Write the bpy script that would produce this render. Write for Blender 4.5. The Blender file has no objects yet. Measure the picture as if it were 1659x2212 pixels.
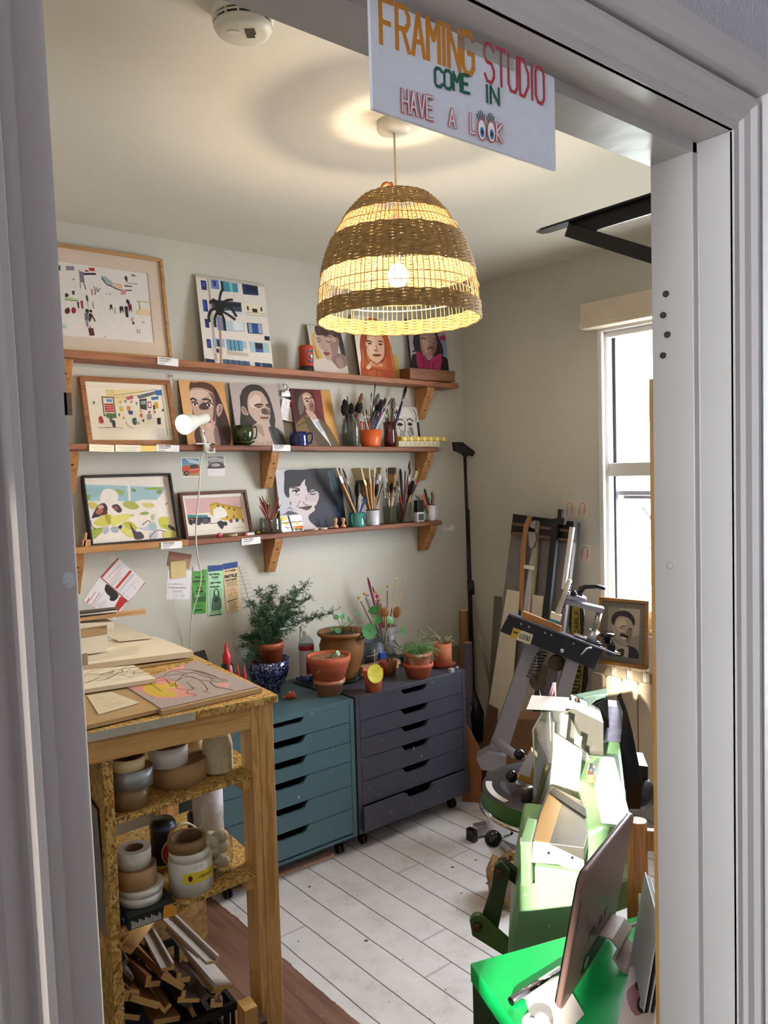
import bpy, math, random
from math import sin, cos, pi, radians, atan2, sqrt, hypot
from mathutils import Matrix, Vector, Euler

S = bpy.context.scene
COL = S.collection
rnd = random.Random(7)

# ------------------------------------------------------------------ camera, light, exposure
FPX, YAW, PITCH, ROLL, EYE = 1716.4, 0.684623, 0.052854, 0.028865, 1.665
_f = Vector((sin(YAW)*cos(PITCH), cos(YAW)*cos(PITCH), -sin(PITCH)))
_r0 = Vector((cos(YAW), -sin(YAW), 0.0))
_d0 = _f.cross(_r0)
_r = _r0*cos(ROLL) + _d0*sin(ROLL)
_d = _d0*cos(ROLL) - _r0*sin(ROLL)
cam = bpy.data.cameras.new('camera')
cam.sensor_fit = 'VERTICAL'
cam.sensor_height = 36.0
cam.lens = 36.0*FPX/2212.0
cam.clip_start = 0.02
co = bpy.data.objects.new('camera', cam)
COL.objects.link(co)
m = Matrix((( _r.x, -_d.x, -_f.x, 0.0), (_r.y, -_d.y, -_f.y, 0.0), (_r.z, -_d.z, -_f.z, EYE), (0, 0, 0, 1)))
co.matrix_world = m
S.camera = co

EXPOSURE = 0.5
SKY_STRENGTH = 22.0
SUN_STRENGTH = 13.0
BULB_WATTS = 6.0
CLIP_WATTS = 8.0
S.view_settings.view_transform = 'Standard'
S.view_settings.look = 'None'
S.view_settings.gamma = 1.0
S.view_settings.exposure = EXPOSURE
S.view_settings.use_curve_mapping = False

w = bpy.data.worlds.new('daylight_sky')
S.world = w
w.use_nodes = True
nt = w.node_tree
bg = nt.nodes['Background']
bg.inputs['Color'].default_value = (0.86, 0.93, 1.0, 1)
bg.inputs['Strength'].default_value = SKY_STRENGTH

# low morning sun that enters by an unseen hall opening added to shape its beam
sl = bpy.data.lights.new('sun', 'SUN')
sl.energy = SUN_STRENGTH
sl.angle = radians(0.8)
sl.color = (1.0, 0.93, 0.8)
so = bpy.data.objects.new('sun', sl)
COL.objects.link(so)
SUN_DIR = Vector((0.865, 0.50, -0.277)).normalized()
so.rotation_euler = SUN_DIR.to_track_quat('-Z', 'Y').to_euler()
so.location = (-3, -3, 4)

# ------------------------------------------------------------------ pixel of the photograph -> point of the room
def ray(px, py):
    return _r*((px-829.5)/FPX) + _d*((py-1106)/FPX) + _f
CAMP = Vector((0, 0, EYE))
def AY(px, py, y):
    d = ray(px, py); return CAMP + d*(y/d.y)
def AX(px, py, x):
    d = ray(px, py); return CAMP + d*(x/d.x)
def AZ(px, py, z):
    d = ray(px, py); return CAMP + d*((z-EYE)/d.z)
def AD(px, py, a, D):
    n = Vector((sin(a), cos(a), 0)); d = ray(px, py)
    return CAMP + d*(D/d.dot(n))

# ------------------------------------------------------------------ materials
def lin(h):
    if not isinstance(h, str): return h
    h = h.lstrip('#')
    v = [int(h[i:i+2], 16)/255 for i in (0, 2, 4)]
    return tuple(c/12.92 if c <= 0.04045 else ((c+0.055)/1.055)**2.4 for c in v)
def _new(name):
    mt = bpy.data.materials.new(name); mt.use_nodes = True
    n = mt.node_tree; return mt, n, n.nodes['Principled BSDF']
def node(n, t, **kw):
    x = n.nodes.new(t)
    for k, v in kw.items():
        if k in x.inputs: x.inputs[k].default_value = v
        else: setattr(x, k, v)
    return x
def coords(n, scale=(1, 1, 1), rot=(0, 0, 0)):
    tc = node(n, 'ShaderNodeTexCoord'); mp = node(n, 'ShaderNodeMapping')
    mp.inputs['Scale'].default_value = scale; mp.inputs['Rotation'].default_value = rot
    n.links.new(tc.outputs['Object'], mp.inputs['Vector'])
    return mp.outputs['Vector']
def ramp(n, fac, stops):
    r = node(n, 'ShaderNodeValToRGB')
    e = r.color_ramp.elements
    while len(e) < len(stops): e.new(0.5)
    for i, (p, c) in enumerate(stops):
        e[i].position = p; e[i].color = (*lin(c), 1) if isinstance(c, str) else (c, c, c, 1)
    n.links.new(fac, r.inputs['Fac'])
    return r.outputs['Color']
def bump(n, b, h, strength, dist=0.01):
    bn = node(n, 'ShaderNodeBump', Strength=strength, Distance=dist)
    n.links.new(h, bn.inputs['Height']); n.links.new(bn.outputs['Normal'], b.inputs['Normal'])
def mix(n, a, b, fac, mode='MIX'):
    x = node(n, 'ShaderNodeMix', data_type='RGBA', blend_type=mode)
    for sock, v in ((x.inputs[6], a), (x.inputs[7], b), (x.inputs[0], fac)):
        if hasattr(v, 'is_output'): n.links.new(v, sock)
        elif isinstance(v, (int, float)): sock.default_value = v
        else: sock.default_value = (*lin(v), 1)
    return x.outputs[2]
_MC = {}
def M(name, col='808080', rough=0.55, metal=0.0, var=0.0, scale=9.0, bmp=0.0, bscale=60.0, spots=None, spec=0.5, coat=0.0):
    """plain painted or metal surface, with faint mottling, optional relief and optional spots of another colour"""
    if name in _MC: return _MC[name]
    mt, n, b = _new(name); c = lin(col)
    b.inputs['Base Color'].default_value = (*c, 1); b.inputs['Roughness'].default_value = rough
    b.inputs['Metallic'].default_value = metal; b.inputs['Specular IOR Level'].default_value = spec
    b.inputs['Coat Weight'].default_value = coat
    v = None; colour = None
    if var:
        v = coords(n); nz = node(n, 'ShaderNodeTexNoise', Scale=scale, Detail=4.0); n.links.new(v, nz.inputs['Vector'])
        lo = tuple(x*(1-var) for x in c); hi = tuple(min(1, x*(1+var)) for x in c)
        r = node(n, 'ShaderNodeValToRGB'); r.color_ramp.elements[0].position = .3; r.color_ramp.elements[1].position = .7
        r.color_ramp.elements[0].color = (*lo, 1); r.color_ramp.elements[1].color = (*hi, 1)
        n.links.new(nz.outputs['Fac'], r.inputs['Fac']); colour = r.outputs['Color']
    if spots:
        v = v or coords(n); sc, th, scol = spots
        nz = node(n, 'ShaderNodeTexNoise', Scale=sc, Detail=2.0); n.links.new(v, nz.inputs['Vector'])
        fac = ramp(n, nz.outputs['Fac'], [(th, 0.0), (th+.02, 1.0)])
        colour = mix(n, colour if colour else col, scol, fac)
    if colour: n.links.new(colour, b.inputs['Base Color'])
    if bmp:
        v = v or coords(n); nz = node(n, 'ShaderNodeTexNoise', Scale=bscale, Detail=3.0); n.links.new(v, nz.inputs['Vector'])
        bump(n, b, nz.outputs['Fac'], bmp)
    _MC[name] = mt; return mt
def wood(name, c1, c2, axis='x', rough=0.5, scale=1.0, knots=False):
    if name in _MC: return _MC[name]
    mt, n, b = _new(name); b.inputs['Roughness'].default_value = rough
    sc = {'x': (1.6, 22, 22), 'y': (22, 1.6, 22), 'z': (22, 22, 1.6)}[axis]
    v = coords(n, tuple(s*scale for s in sc))
    nz = node(n, 'ShaderNodeTexNoise', Scale=1.6, Detail=6.0, Roughness=.62, Distortion=.6); n.links.new(v, nz.inputs['Vector'])
    cl = ramp(n, nz.outputs['Fac'], [(.3, c2), (.5, c1), (.62, c2), (.75, c1)])
    if knots:
        v2 = coords(n, tuple(5 if s > 5 else 2.2 for s in sc)); vo = node(n, 'ShaderNodeTexVoronoi', Scale=1.0); n.links.new(v2, vo.inputs['Vector'])
        cl = mix(n, cl, '6a3f1e', ramp(n, vo.outputs['Distance'], [(.05, 1.0), (.12, 0.0)]))
    n.links.new(cl, b.inputs['Base Color']); bump(n, b, nz.outputs['Fac'], .15, .004)
    _MC[name] = mt; return mt
def chip(name, cs, scale=90.0, stretch=(1, 1, 1), rough=.7):
    """chipboard: flakes of several tones"""
    if name in _MC: return _MC[name]
    mt, n, b = _new(name); b.inputs['Roughness'].default_value = rough
    v = coords(n, stretch)
    nz0 = node(n, 'ShaderNodeTexNoise', Scale=scale*.25, Detail=2.0); n.links.new(v, nz0.inputs['Vector'])
    vo = node(n, 'ShaderNodeTexVoronoi', Scale=scale); n.links.new(mix(n, v, nz0.outputs['Color'], .05), vo.inputs['Vector'])
    sep = node(n, 'ShaderNodeSeparateColor'); n.links.new(vo.outputs['Color'], sep.inputs[0])
    cl = ramp(n, sep.outputs[0], [(i/(len(cs)-1), c) for i, c in enumerate(cs)])
    n.links.new(cl, b.inputs['Base Color']); bump(n, b, sep.outputs[1], .3, .003)
    _MC[name] = mt; return mt
def glass(name='clear_glass', col='f4f8f6', rough=0.0, mixf=.85, gloss=.04):
    """thin clear sheet: mostly see-through with a little gloss"""
    if name in _MC: return _MC[name]
    mt = bpy.data.materials.new(name); mt.use_nodes = True; n = mt.node_tree; n.nodes.clear()
    out = node(n, 'ShaderNodeOutputMaterial'); tr = node(n, 'ShaderNodeBsdfTransparent'); gl = node(n, 'ShaderNodeBsdfGlossy')
    df = node(n, 'ShaderNodeBsdfDiffuse'); tr.inputs['Color'].default_value = (*lin(col), 1)
    gl.inputs['Roughness'].default_value = gloss; df.inputs['Color'].default_value = (*lin(col), 1)
    lw = node(n, 'ShaderNodeLayerWeight', Blend=.5); pw = node(n, 'ShaderNodeMath', operation='POWER'); pw.inputs[1].default_value = 4.0
    n.links.new(lw.outputs['Facing'], pw.inputs[0]); ma = node(n, 'ShaderNodeMath', operation='MULTIPLY_ADD'); ma.inputs[1].default_value = .55; ma.inputs[2].default_value = .05
    n.links.new(pw.outputs[0], ma.inputs[0])
    m1 = node(n, 'ShaderNodeMixShader', ); m2 = node(n, 'ShaderNodeMixShader')
    m1.inputs[0].default_value = 1-mixf
    n.links.new(tr.outputs[0], m1.inputs[1]); n.links.new(df.outputs[0], m1.inputs[2])
    n.links.new(ma.outputs[0], m2.inputs[0]); n.links.new(m1.outputs[0], m2.inputs[1]); n.links.new(gl.outputs[0], m2.inputs[2])
    n.links.new(m2.outputs[0], out.inputs[0])
    _MC[name] = mt; return mt
def glow(name, col, strength):
    if name in _MC: return _MC[name]
    mt, n, b = _new(name)
    b.inputs['Base Color'].default_value = (*lin(col), 1)
    b.inputs['Emission Color'].default_value = (*lin(col), 1); b.inputs['Emission Strength'].default_value = strength
    _MC[name] = mt; return mt
def pigment(rough=.6, name='printed_colour'):
    """colours of a print or painting, kept with the faces that carry them"""
    if name in _MC: return _MC[name]
    mt, n, b = _new(name); b.inputs['Roughness'].default_value = rough
    a = node(n, 'ShaderNodeVertexColor'); a.layer_name = 'Col'
    v = coords(n); nz = node(n, 'ShaderNodeTexNoise', Scale=70.0, Detail=3.0); n.links.new(v, nz.inputs['Vector'])
    k = ramp(n, nz.outputs['Fac'], [(.3, .9), (.7, 1.0)])
    n.links.new(mix(n, a.outputs['Color'], k, .6, 'MULTIPLY'), b.inputs['Base Color'])
    _MC[name] = mt; return mt

# ------------------------------------------------------------------ mesh builder
class MB:
    def __init__(s): s.v = []; s.f = []; s.c = []; s.sm = []
    def add(s, vs, fs, M4=None, col=None, smooth=False):
        o = len(s.v)
        for p in vs:
            p = Vector(p)
            s.v.append(tuple(M4 @ p) if M4 is not None else tuple(p))
        for f in fs: s.f.append([o+i for i in f]); s.c.append(col); s.sm.append(smooth)
        return s
    def box(s, a, b, M4=None, col=None):
        (x0, y0, z0), (x1, y1, z1) = a, b
        vs = [(x0, y0, z0), (x1, y0, z0), (x1, y1, z0), (x0, y1, z0), (x0, y0, z1), (x1, y0, z1), (x1, y1, z1), (x0, y1, z1)]
        return s.add(vs, [(0, 3, 2, 1), (4, 5, 6, 7), (0, 1, 5, 4), (1, 2, 6, 5), (2, 3, 7, 6), (3, 0, 4, 7)], M4, col)
    def hexa(s, lo, hi, col=None):
        """solid between two quads given in the same order"""
        return s.add(list(lo)+list(hi), [(3, 2, 1, 0), (4, 5, 6, 7), (0, 1, 5, 4), (1, 2, 6, 5), (2, 3, 7, 6), (3, 0, 4, 7)], None, col)
    def prism(s, pts, vec, M4=None, col=None, smooth=False):
        """polygon of 3-D points swept along vec"""
        n = len(pts); vec = Vector(vec)
        vs = [Vector(p) for p in pts]+[Vector(p)+vec for p in pts]
        fs = [tuple(range(n)), tuple(range(2*n-1, n-1, -1))]
        nn = Vector((0, 0, 0))
        for i in range(n): nn += vs[i].cross(vs[(i+1) % n])
        if nn.dot(vec) > 0: fs = [tuple(reversed(f)) for f in fs]
        s.add(vs, fs, M4, col)
        side = [(i, (i+1) % n, n+(i+1) % n, n+i) for i in range(n)]
        if nn.dot(vec) < 0: side = [tuple(reversed(f)) for f in side]
        o = len(s.v)-2*n
        for f in side: s.f.append([o+i for i in f]); s.c.append(col); s.sm.append(smooth)
        return s
    def lathe(s, prof, seg=28, M4=None, col=None, smooth=True, a0=0, a1=2*pi):
        full = abs(a1-a0-2*pi) < 1e-6; k = seg if full else seg+1
        vs = [(r*cos(a0+(a1-a0)*i/seg), r*sin(a0+(a1-a0)*i/seg), z) for (r, z) in prof for i in range(k)]
        fs = []
        for j in range(len(prof)-1):
            for i in range(k if full else k-1):
                a, b2 = j*k+i, j*k+(i+1) % k
                fs.append((a, b2, b2+k, a+k))
        return s.add(vs, fs, M4, col, smooth)
    def tube(s, pts, r, seg=8, col=None, cap=True, smooth=True, M4=None, closed=False, flat=1.0):
        pts = [Vector(p) for p in pts]; n = len(pts)
        rs = r if isinstance(r, (list, tuple)) else [r]*n
        vs = []; up = None
        for i in range(n):
            if closed: t = pts[(i+1) % n]-pts[i-1]
            else: t = pts[min(i+1, n-1)]-pts[max(i-1, 0)]
            if t.length < 1e-9: t = Vector((0, 0, 1))
            t.normalize()
            if up is None:
                up = Vector((0, 0, 1)) if abs(t.z) < .9 else Vector((1, 0, 0))
            u = t.cross(up)
            if u.length < 1e-6: u = t.orthogonal()
            u.normalize(); v2 = u.cross(t).normalized(); up = v2
            for k in range(seg):
                a = 2*pi*k/seg
                vs.append(pts[i]+u*(rs[i]*cos(a))+v2*(rs[i]*flat*sin(a)))
        fs = []
        for i in range(n if closed else n-1):
            for k in range(seg):
                a = i*seg+k; b2 = i*seg+(k+1) % seg
                c2 = ((i+1) % n)*seg+(k+1) % seg; d2 = ((i+1) % n)*seg+k
                fs.append((a, b2, c2, d2))
        s.add(vs, fs, M4, col, smooth)
        if cap and not closed:
            o = len(s.v)-len(vs)
            s.f.append([o+k for k in range(seg-1, -1, -1)]); s.f.append([o+(n-1)*seg+k for k in range(seg)])
            s.c += [col, col]; s.sm += [False, False]
        return s
    def ball(s, c, r, seg=16, sx=1, sy=1, sz=1, col=None, M4=None):
        n = max(6, seg//2)
        prof = [(max(1e-5, r*sin(pi*j/n)), -r*cos(pi*j/n)) for j in range(n+1)]
        t = Matrix.Translation(Vector(c)) @ Matrix.Diagonal((sx, sy, sz, 1))
        return s.lathe(prof, seg, (M4 @ t) if M4 is not None else t, col)
    def quad(s, a, b, c, d, col=None): return s.add([a, b, c, d], [(0, 1, 2, 3)], None, col)
    def build(s, name, mat, parent=None, bevel=0.0, loc=None, rot=None, seg=2, solid=0.0, recalc=False):
        me = bpy.data.meshes.new(name); me.from_pydata(s.v, [], s.f)
        me.polygons.foreach_set('use_smooth', s.sm)
        for mm in (mat if isinstance(mat, (list, tuple)) else [mat]): me.materials.append(mm)
        if any(c is not None for c in s.c):
            if isinstance(mat, (list, tuple)):
                me.polygons.foreach_set('material_index', [c if isinstance(c, int) else 0 for c in s.c])
            else:
                at = me.color_attributes.new('Col', 'FLOAT_COLOR', 'CORNER'); i = 0; buf = []
                for p, c in zip(s.f, s.c): buf += list((*lin(c or 'ffffff'), 1.0))*len(p)
                at.data.foreach_set('color', buf)
        me.update()
        o = bpy.data.objects.new(name, me); COL.objects.link(o)
        if parent is not None: o.parent = parent
        if loc is not None: o.location = loc
        if rot is not None: o.rotation_euler = rot
        if solid:
            md = o.modifiers.new('solid', 'SOLIDIFY'); md.thickness = solid; md.offset = 0
        if bevel:
            md = o.modifiers.new('bevel', 'BEVEL'); md.width = bevel; md.segments = seg; md.limit_method = 'ANGLE'; md.angle_limit = radians(40)
        return o
def tag(o, label=None, cat=None, group=None, kind=None):
    if label: o['label'] = label
    if cat: o['category'] = cat
    if group: o['group'] = group
    if kind: o['kind'] = kind
    return o
def thing(name, label, cat, loc=(0, 0, 0), rot=(0, 0, 0), group=None):
    o = bpy.data.objects.new(name, None); COL.objects.link(o)
    o.empty_display_size = .02; o.location = loc; o.rotation_euler = rot
    return tag(o, label, cat, group)
def copy_tree(o, parent=None):
    c = o.copy(); COL.objects.link(c); c.parent = parent
    for ch in [x for x in bpy.data.objects if x.parent == o]: copy_tree(ch, c)
    return c
def catmull(pts, closed=True, k=5):
    n = len(pts)
    if n < 3: return pts
    out = []
    g = (lambda i: pts[i % n]) if closed else (lambda i: pts[min(max(i, 0), n-1)])
    for i in range(n if closed else n-1):
        p0, p1, p2, p3 = g(i-1), g(i), g(i+1), g(i+2)
        for j in range(k):
            t = j/k
            out.append(tuple(0.5*((2*b)+(c-a)*t+(2*a-5*b+4*c-d)*t*t+(3*b-a-3*c+d)*t**3) for a, b, c, d in zip(p0, p1, p2, p3)))
    if not closed: out.append(tuple(pts[-1]))
    return out
def arc(cx, cy, r, a0, a1, n=12, ry=None):
    ry = r if ry is None else ry
    return [(cx+r*cos(a0+(a1-a0)*i/n), cy+ry*sin(a0+(a1-a0)*i/n)) for i in range(n+1)]

# ------------------------------------------------------------------ hand lettering: one pen stroke list per letter (x 0-4, y 0-6)
GL = {'A': '00 26 40|12 32', 'B': '00 06 36 45 44 33 03|33 42 41 30 00', 'C': '45 36 16 05 01 10 30 41', 'D': '00 06 26 44 42 20 00', 'E': '40 00 06 46|03 33',
 'F': '00 06 46|03 33', 'G': '45 36 16 05 01 10 30 41 43 23', 'H': '00 06|40 46|03 43', 'I': '20 26', 'J': '46 41 30 10 01', 'K': '00 06|46 03 40', 'L': '06 00 40',
 'M': '00 06 23 46 40', 'N': '00 06 40 46', 'O': '16 05 01 10 30 41 45 36 16', 'P': '00 06 36 45 44 33 03', 'Q': '16 05 01 10 30 41 45 36 16|22 40', 'R': '00 06 36 45 44 33 03|23 40',
 'S': '45 36 16 05 04 13 33 42 41 30 10 01', 'T': '06 46|26 20', 'U': '06 01 10 30 41 46', 'V': '06 20 46', 'W': '06 10 23 30 46', 'X': '00 46|06 40', 'Y': '06 23 46|23 20', 'Z': '06 46 00 40',
 '0': '16 05 01 10 30 41 45 36 16', '1': '15 26 20|10 30', '2': '05 16 36 45 44 00 40', '3': '05 16 36 45 44 33 42 41 30 10 01', '4': '30 36 02 42', '5': '46 06 03 33 42 41 30 00',
 '6': '36 05 01 10 30 41 42 33 13 02', '7': '06 46 10', '8': '16 05 04 13 33 42 41 30 10 01 02 13|33 44 45 36 16', '9': '40 45 36 16 05 04 13 43', "'": '26 25', '-': '13 33', '&': '40 05 16 25 01 10 20 42',
 '.': '20 21', '!': '26 22|20 21', ',': '21 10', '/': '00 46', ' ': ''}
def letter_strokes(txt, x, y, h, wd=None, gap=None):
    """strokes (lists of x,y; y up) for a line of capitals"""
    wd = wd or h*.62; gap = gap if gap is not None else wd*.32; out = []
    for ch in txt.upper():
        g = GL.get(ch, '')
        narrow = .25 if ch in "I.!',1" else 1.0
        off = -wd*.375 if narrow < 1 else 0
        for st in (g.split('|') if g else []):
            out.append([(x+off+int(q[0])/4*wd, y+int(q[1])/6*h) for q in st.split()])
        x += wd*(narrow if narrow < 1 else 1)+gap if ch != ' ' else wd*.8
    return out
def stroke_poly(pts, wdt):
    """left and right outline of a pen stroke"""
    L = []; R = []; n = len(pts)
    for i in range(n):
        ax, ay = pts[max(i-1, 0)]; bx, by = pts[min(i+1, n-1)]
        dx, dy = bx-ax, by-ay; l = hypot(dx, dy) or 1e-9
        nx, ny = -dy/l*wdt/2, dx/l*wdt/2
        L.append((pts[i][0]+nx, pts[i][1]+ny)); R.append((pts[i][0]-nx, pts[i][1]-ny))
    return L, R
class Art:
    """a flat picture in x (right) / z (up), w by h metres, seen from -y; each colour lies a hair above the one before"""
    def __init__(s, w, h, base='f4efe6', y=0.0): s.w, s.h, s.mb, s.y = w, h, MB(), y; s.n = 0; s.base = base; s.poly([(0, 0), (100, 0), (100, 100), (0, 100)], base)
    def P(s, u, v): return (u/100*s.w, s.y-s.n*2.5e-5, (1-v/100)*s.h)
    def poly(s, pts, col, smooth=False):
        if smooth: pts = catmull(pts, True, 4)
        pts = [(min(100, max(0, a)), min(100, max(0, b))) for a, b in pts]
        vs = [s.P(*p) for p in pts]
        ar = sum(pts[i-1][0]*pts[i][1]-pts[i][0]*pts[i-1][1] for i in range(len(pts)))
        idx = tuple(range(len(vs))) if ar < 0 else tuple(range(len(vs)-1, -1, -1))
        s.mb.add(vs, [idx], None, col); s.n += 1
    def stroke(s, pts, wd, col, smooth=False):
        """wd in per cent of the width"""
        if smooth: pts = catmull(pts, False, 4)
        k = s.h/s.w
        q = [(a, b*k) for a, b in pts]
        if smooth:
            L, R = stroke_poly(q, wd)
            vs = [s.P(a, b/k) for a, b in L]+[s.P(a, b/k) for a, b in R]; n = len(q)
            s.mb.add(vs, [(i, i+1, n+i+1, n+i) for i in range(n-1)], None, col)
        else:
            for (a0, b0), (a1, b1) in zip(q, q[1:]):
                l = hypot(a1-a0, b1-b0) or 1e-9; dx, dy = (a1-a0)/l*wd*.5, (b1-b0)/l*wd*.5
                e = .55
                s.mb.quad(*[s.P(x, y/k) for x, y in ((a0-dx*e-dy, b0-dy*e+dx), (a1+dx*e-dy, b1+dy*e+dx), (a1+dx*e+dy, b1+dy*e-dx), (a0-dx*e+dy, b0-dy*e-dx))], col)
                s.n += .15
        s.n += 1
    def text(s, t, u, v, hgt, wd, col, cw=None, gap=None):
        """text with its baseline at v; hgt in per cent of the width"""
        k = s.h/s.w
        for st in letter_strokes(t, u, 0, hgt, cw, gap):
            s.stroke([(a, v-b/k) for a, b in st], wd, col)
    def lines(s, u0, u1, v0, n, dv, wd, col, rag=15, r=rnd):
        for i in range(n): s.stroke([(u0+r.uniform(0, rag*.3), v0+i*dv), (u1-r.uniform(0, rag), v0+i*dv)], wd, col)
    def dsl(s, src):
        for ln in src.strip().split('\n'):
            ln = ln.strip()
            if not ln: continue
            t = ln.split()
            if t[0] == 't': s.text(t[6].replace('_', ' '), float(t[1]), float(t[2]), float(t[3]), float(t[4]), t[5]); continue
            if t[0][0] in 'sS': pts = [tuple(map(float, q.split(','))) for q in t[2:]]; s.stroke(pts, float(t[0][1:]), t[1], t[0][0] == 'S')
            else: pts = [tuple(map(float, q.split(','))) for q in t[2:]]; s.poly(pts, t[1], t[0] == 'c')
        return s
    def build(s, name, parent=None, mat=None): return s.mb.build(name, mat or pigment(), parent)

class ArtQ(Art):
    """a picture on any flat quad of the room: tl, tr, br, bl corners, raised towards the viewer along nrm"""
    def __init__(s, tl, tr, br, bl, base='f4efe6', nrm=(0, 0, 1)):
        s.q = [Vector(p) for p in (tl, tr, br, bl)]; s.nv = Vector(nrm).normalized(); s.w = (s.q[1]-s.q[0]).length; s.h = (s.q[3]-s.q[0]).length
        s.mb, s.n, s.base, s.y = MB(), 4, base, 0
    def P(s, u, v):
        a, b = u/100, v/100; tl, tr, br, bl = s.q
        p = (tl*(1-a)+tr*a)*(1-b)+(bl*(1-a)+br*a)*b
        return p+s.nv*(s.n*2.5e-5)
def slab(name, label, cat, quad, t, mat, art=None, base=None, group=None, down=(0, 0, -1), part='sheet'):
    """a flat thing whose upper face is the given quad of room points (tl, tr, br, bl); art is drawn on that face"""
    q = [Vector(p) for p in quad]; o = q[3].copy(); d = Vector(down).normalized()*t
    root = thing(name, label, cat, tuple(o+d), group=group); off = o+d
    mb = MB(); mb.hexa([tuple(p+d-off) for p in (q[3], q[2], q[1], q[0])], [tuple(p-off) for p in (q[3], q[2], q[1], q[0])]); mb.build(part, mat, root)
    if art:
        A = ArtQ(*[p-off for p in q], base or 'f4efe6', tuple(-Vector(down)))
        art(A) if callable(art) else None
        A.build('print', root)
    return root
def homog(quad):
    """maps points of a quadrilateral (tl, tr, br, bl) to 0-100 picture coordinates"""
    import numpy as np
    A = []; B = []
    for (x, y), (u, v) in zip(quad, ((0, 0), (100, 0), (100, 100), (0, 100))):
        A += [[x, y, 1, 0, 0, 0, -u*x, -u*y], [0, 0, 0, x, y, 1, -v*x, -v*y]]; B += [u, v]
    h = [float(q) for q in np.linalg.solve(np.array(A, float), np.array(B, float))]+[1.0]
    def f(x, y):
        k = h[6]*x+h[7]*y+h[8]
        return ((h[0]*x+h[1]*y+h[2])/k, (h[3]*x+h[4]*y+h[5])/k)
    return f
def drawn(src, quad):
    """an art function from a list of shapes given in the coordinates of quad"""
    f = homog(quad)
    def go(A):
        for ln in src.strip().split('\n'):
            t = ln.split()
            if not t: continue
            if t[0] == 't':
                u, v = f(float(t[1]), float(t[2])); A.text(t[6].replace('_', ' '), u, v, float(t[3]), float(t[4]), t[5], float(t[7]) if len(t) > 7 else None); continue
            pts = [f(*map(float, q.split(','))) for q in t[2:]]
            if t[0][0] in 'sS': A.stroke(pts, float(t[0][1:]), t[1], t[0][0] == 'S')
            else: A.poly(pts, t[1], t[0] == 'c')
    return go
# ------------------------------------------------------------------ the room
XR, YB, H, YF, YD = 3.23, 3.22, 2.67, 0.494, 0.60      # right wall, back wall, ceiling, hall face and room face of the door wall
XL = -0.5
HX = -2.0
def struct(name, mb, mat, parent=None, bevel=0.0):
    o = mb.build(name, mat, parent, bevel)
    if parent is None: o['kind'] = 'structure'
    return o
def cells(mb, us, vs, holes, put):
    us = sorted(set(us)); vs = sorted(set(vs))
    for i in range(len(us)-1):
        for j in range(len(vs)-1):
            cu, cv = (us[i]+us[i+1])/2, (vs[j]+vs[j+1])/2
            if not any(a < cu < b and c < cv < d for a, b, c, d in holes): put(us[i], us[i+1], vs[j], vs[j+1])
def wallX(name, x0, x1, ya, yb, za, zb, holes, mat):
    mb = MB()
    cells(mb, [ya, yb]+[q for h in holes for q in h[:2]], [za, zb]+[q for h in holes for q in h[2:]], holes, lambda a, b, c, d: mb.box((x0, a, c), (x1, b, d)))
    return struct(name, mb, mat)
def wallY(name, y0, y1, xa, xb, za, zb, holes, mat):
    mb = MB()
    cells(mb, [xa, xb]+[q for h in holes for q in h[:2]], [za, zb]+[q for h in holes for q in h[2:]], holes, lambda a, b, c, d: mb.box((a, y0, c), (b, y1, d)))
    return struct(name, mb, mat)

sage = M('sage_wall_paint', 'cbc8bc', .75, var=.035, scale=2.2, bmp=.06, bscale=35)
ceil_paint = M('cream_ceiling_paint', 'dcd8cc', .8, var=.02, scale=1.5, bmp=.05, bscale=30)
hall_paint = M('hall_wall_paint', 'b9b6ba', .7, var=.02, scale=3, bmp=.25, bscale=160)
gloss_paint = M('grey_white_gloss_paint', 'b0aba8', .28, var=.03, scale=5, bmp=.07, bscale=24)
white_gloss = M('white_window_gloss', 'dcd8d4', .35, var=.02)

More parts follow.
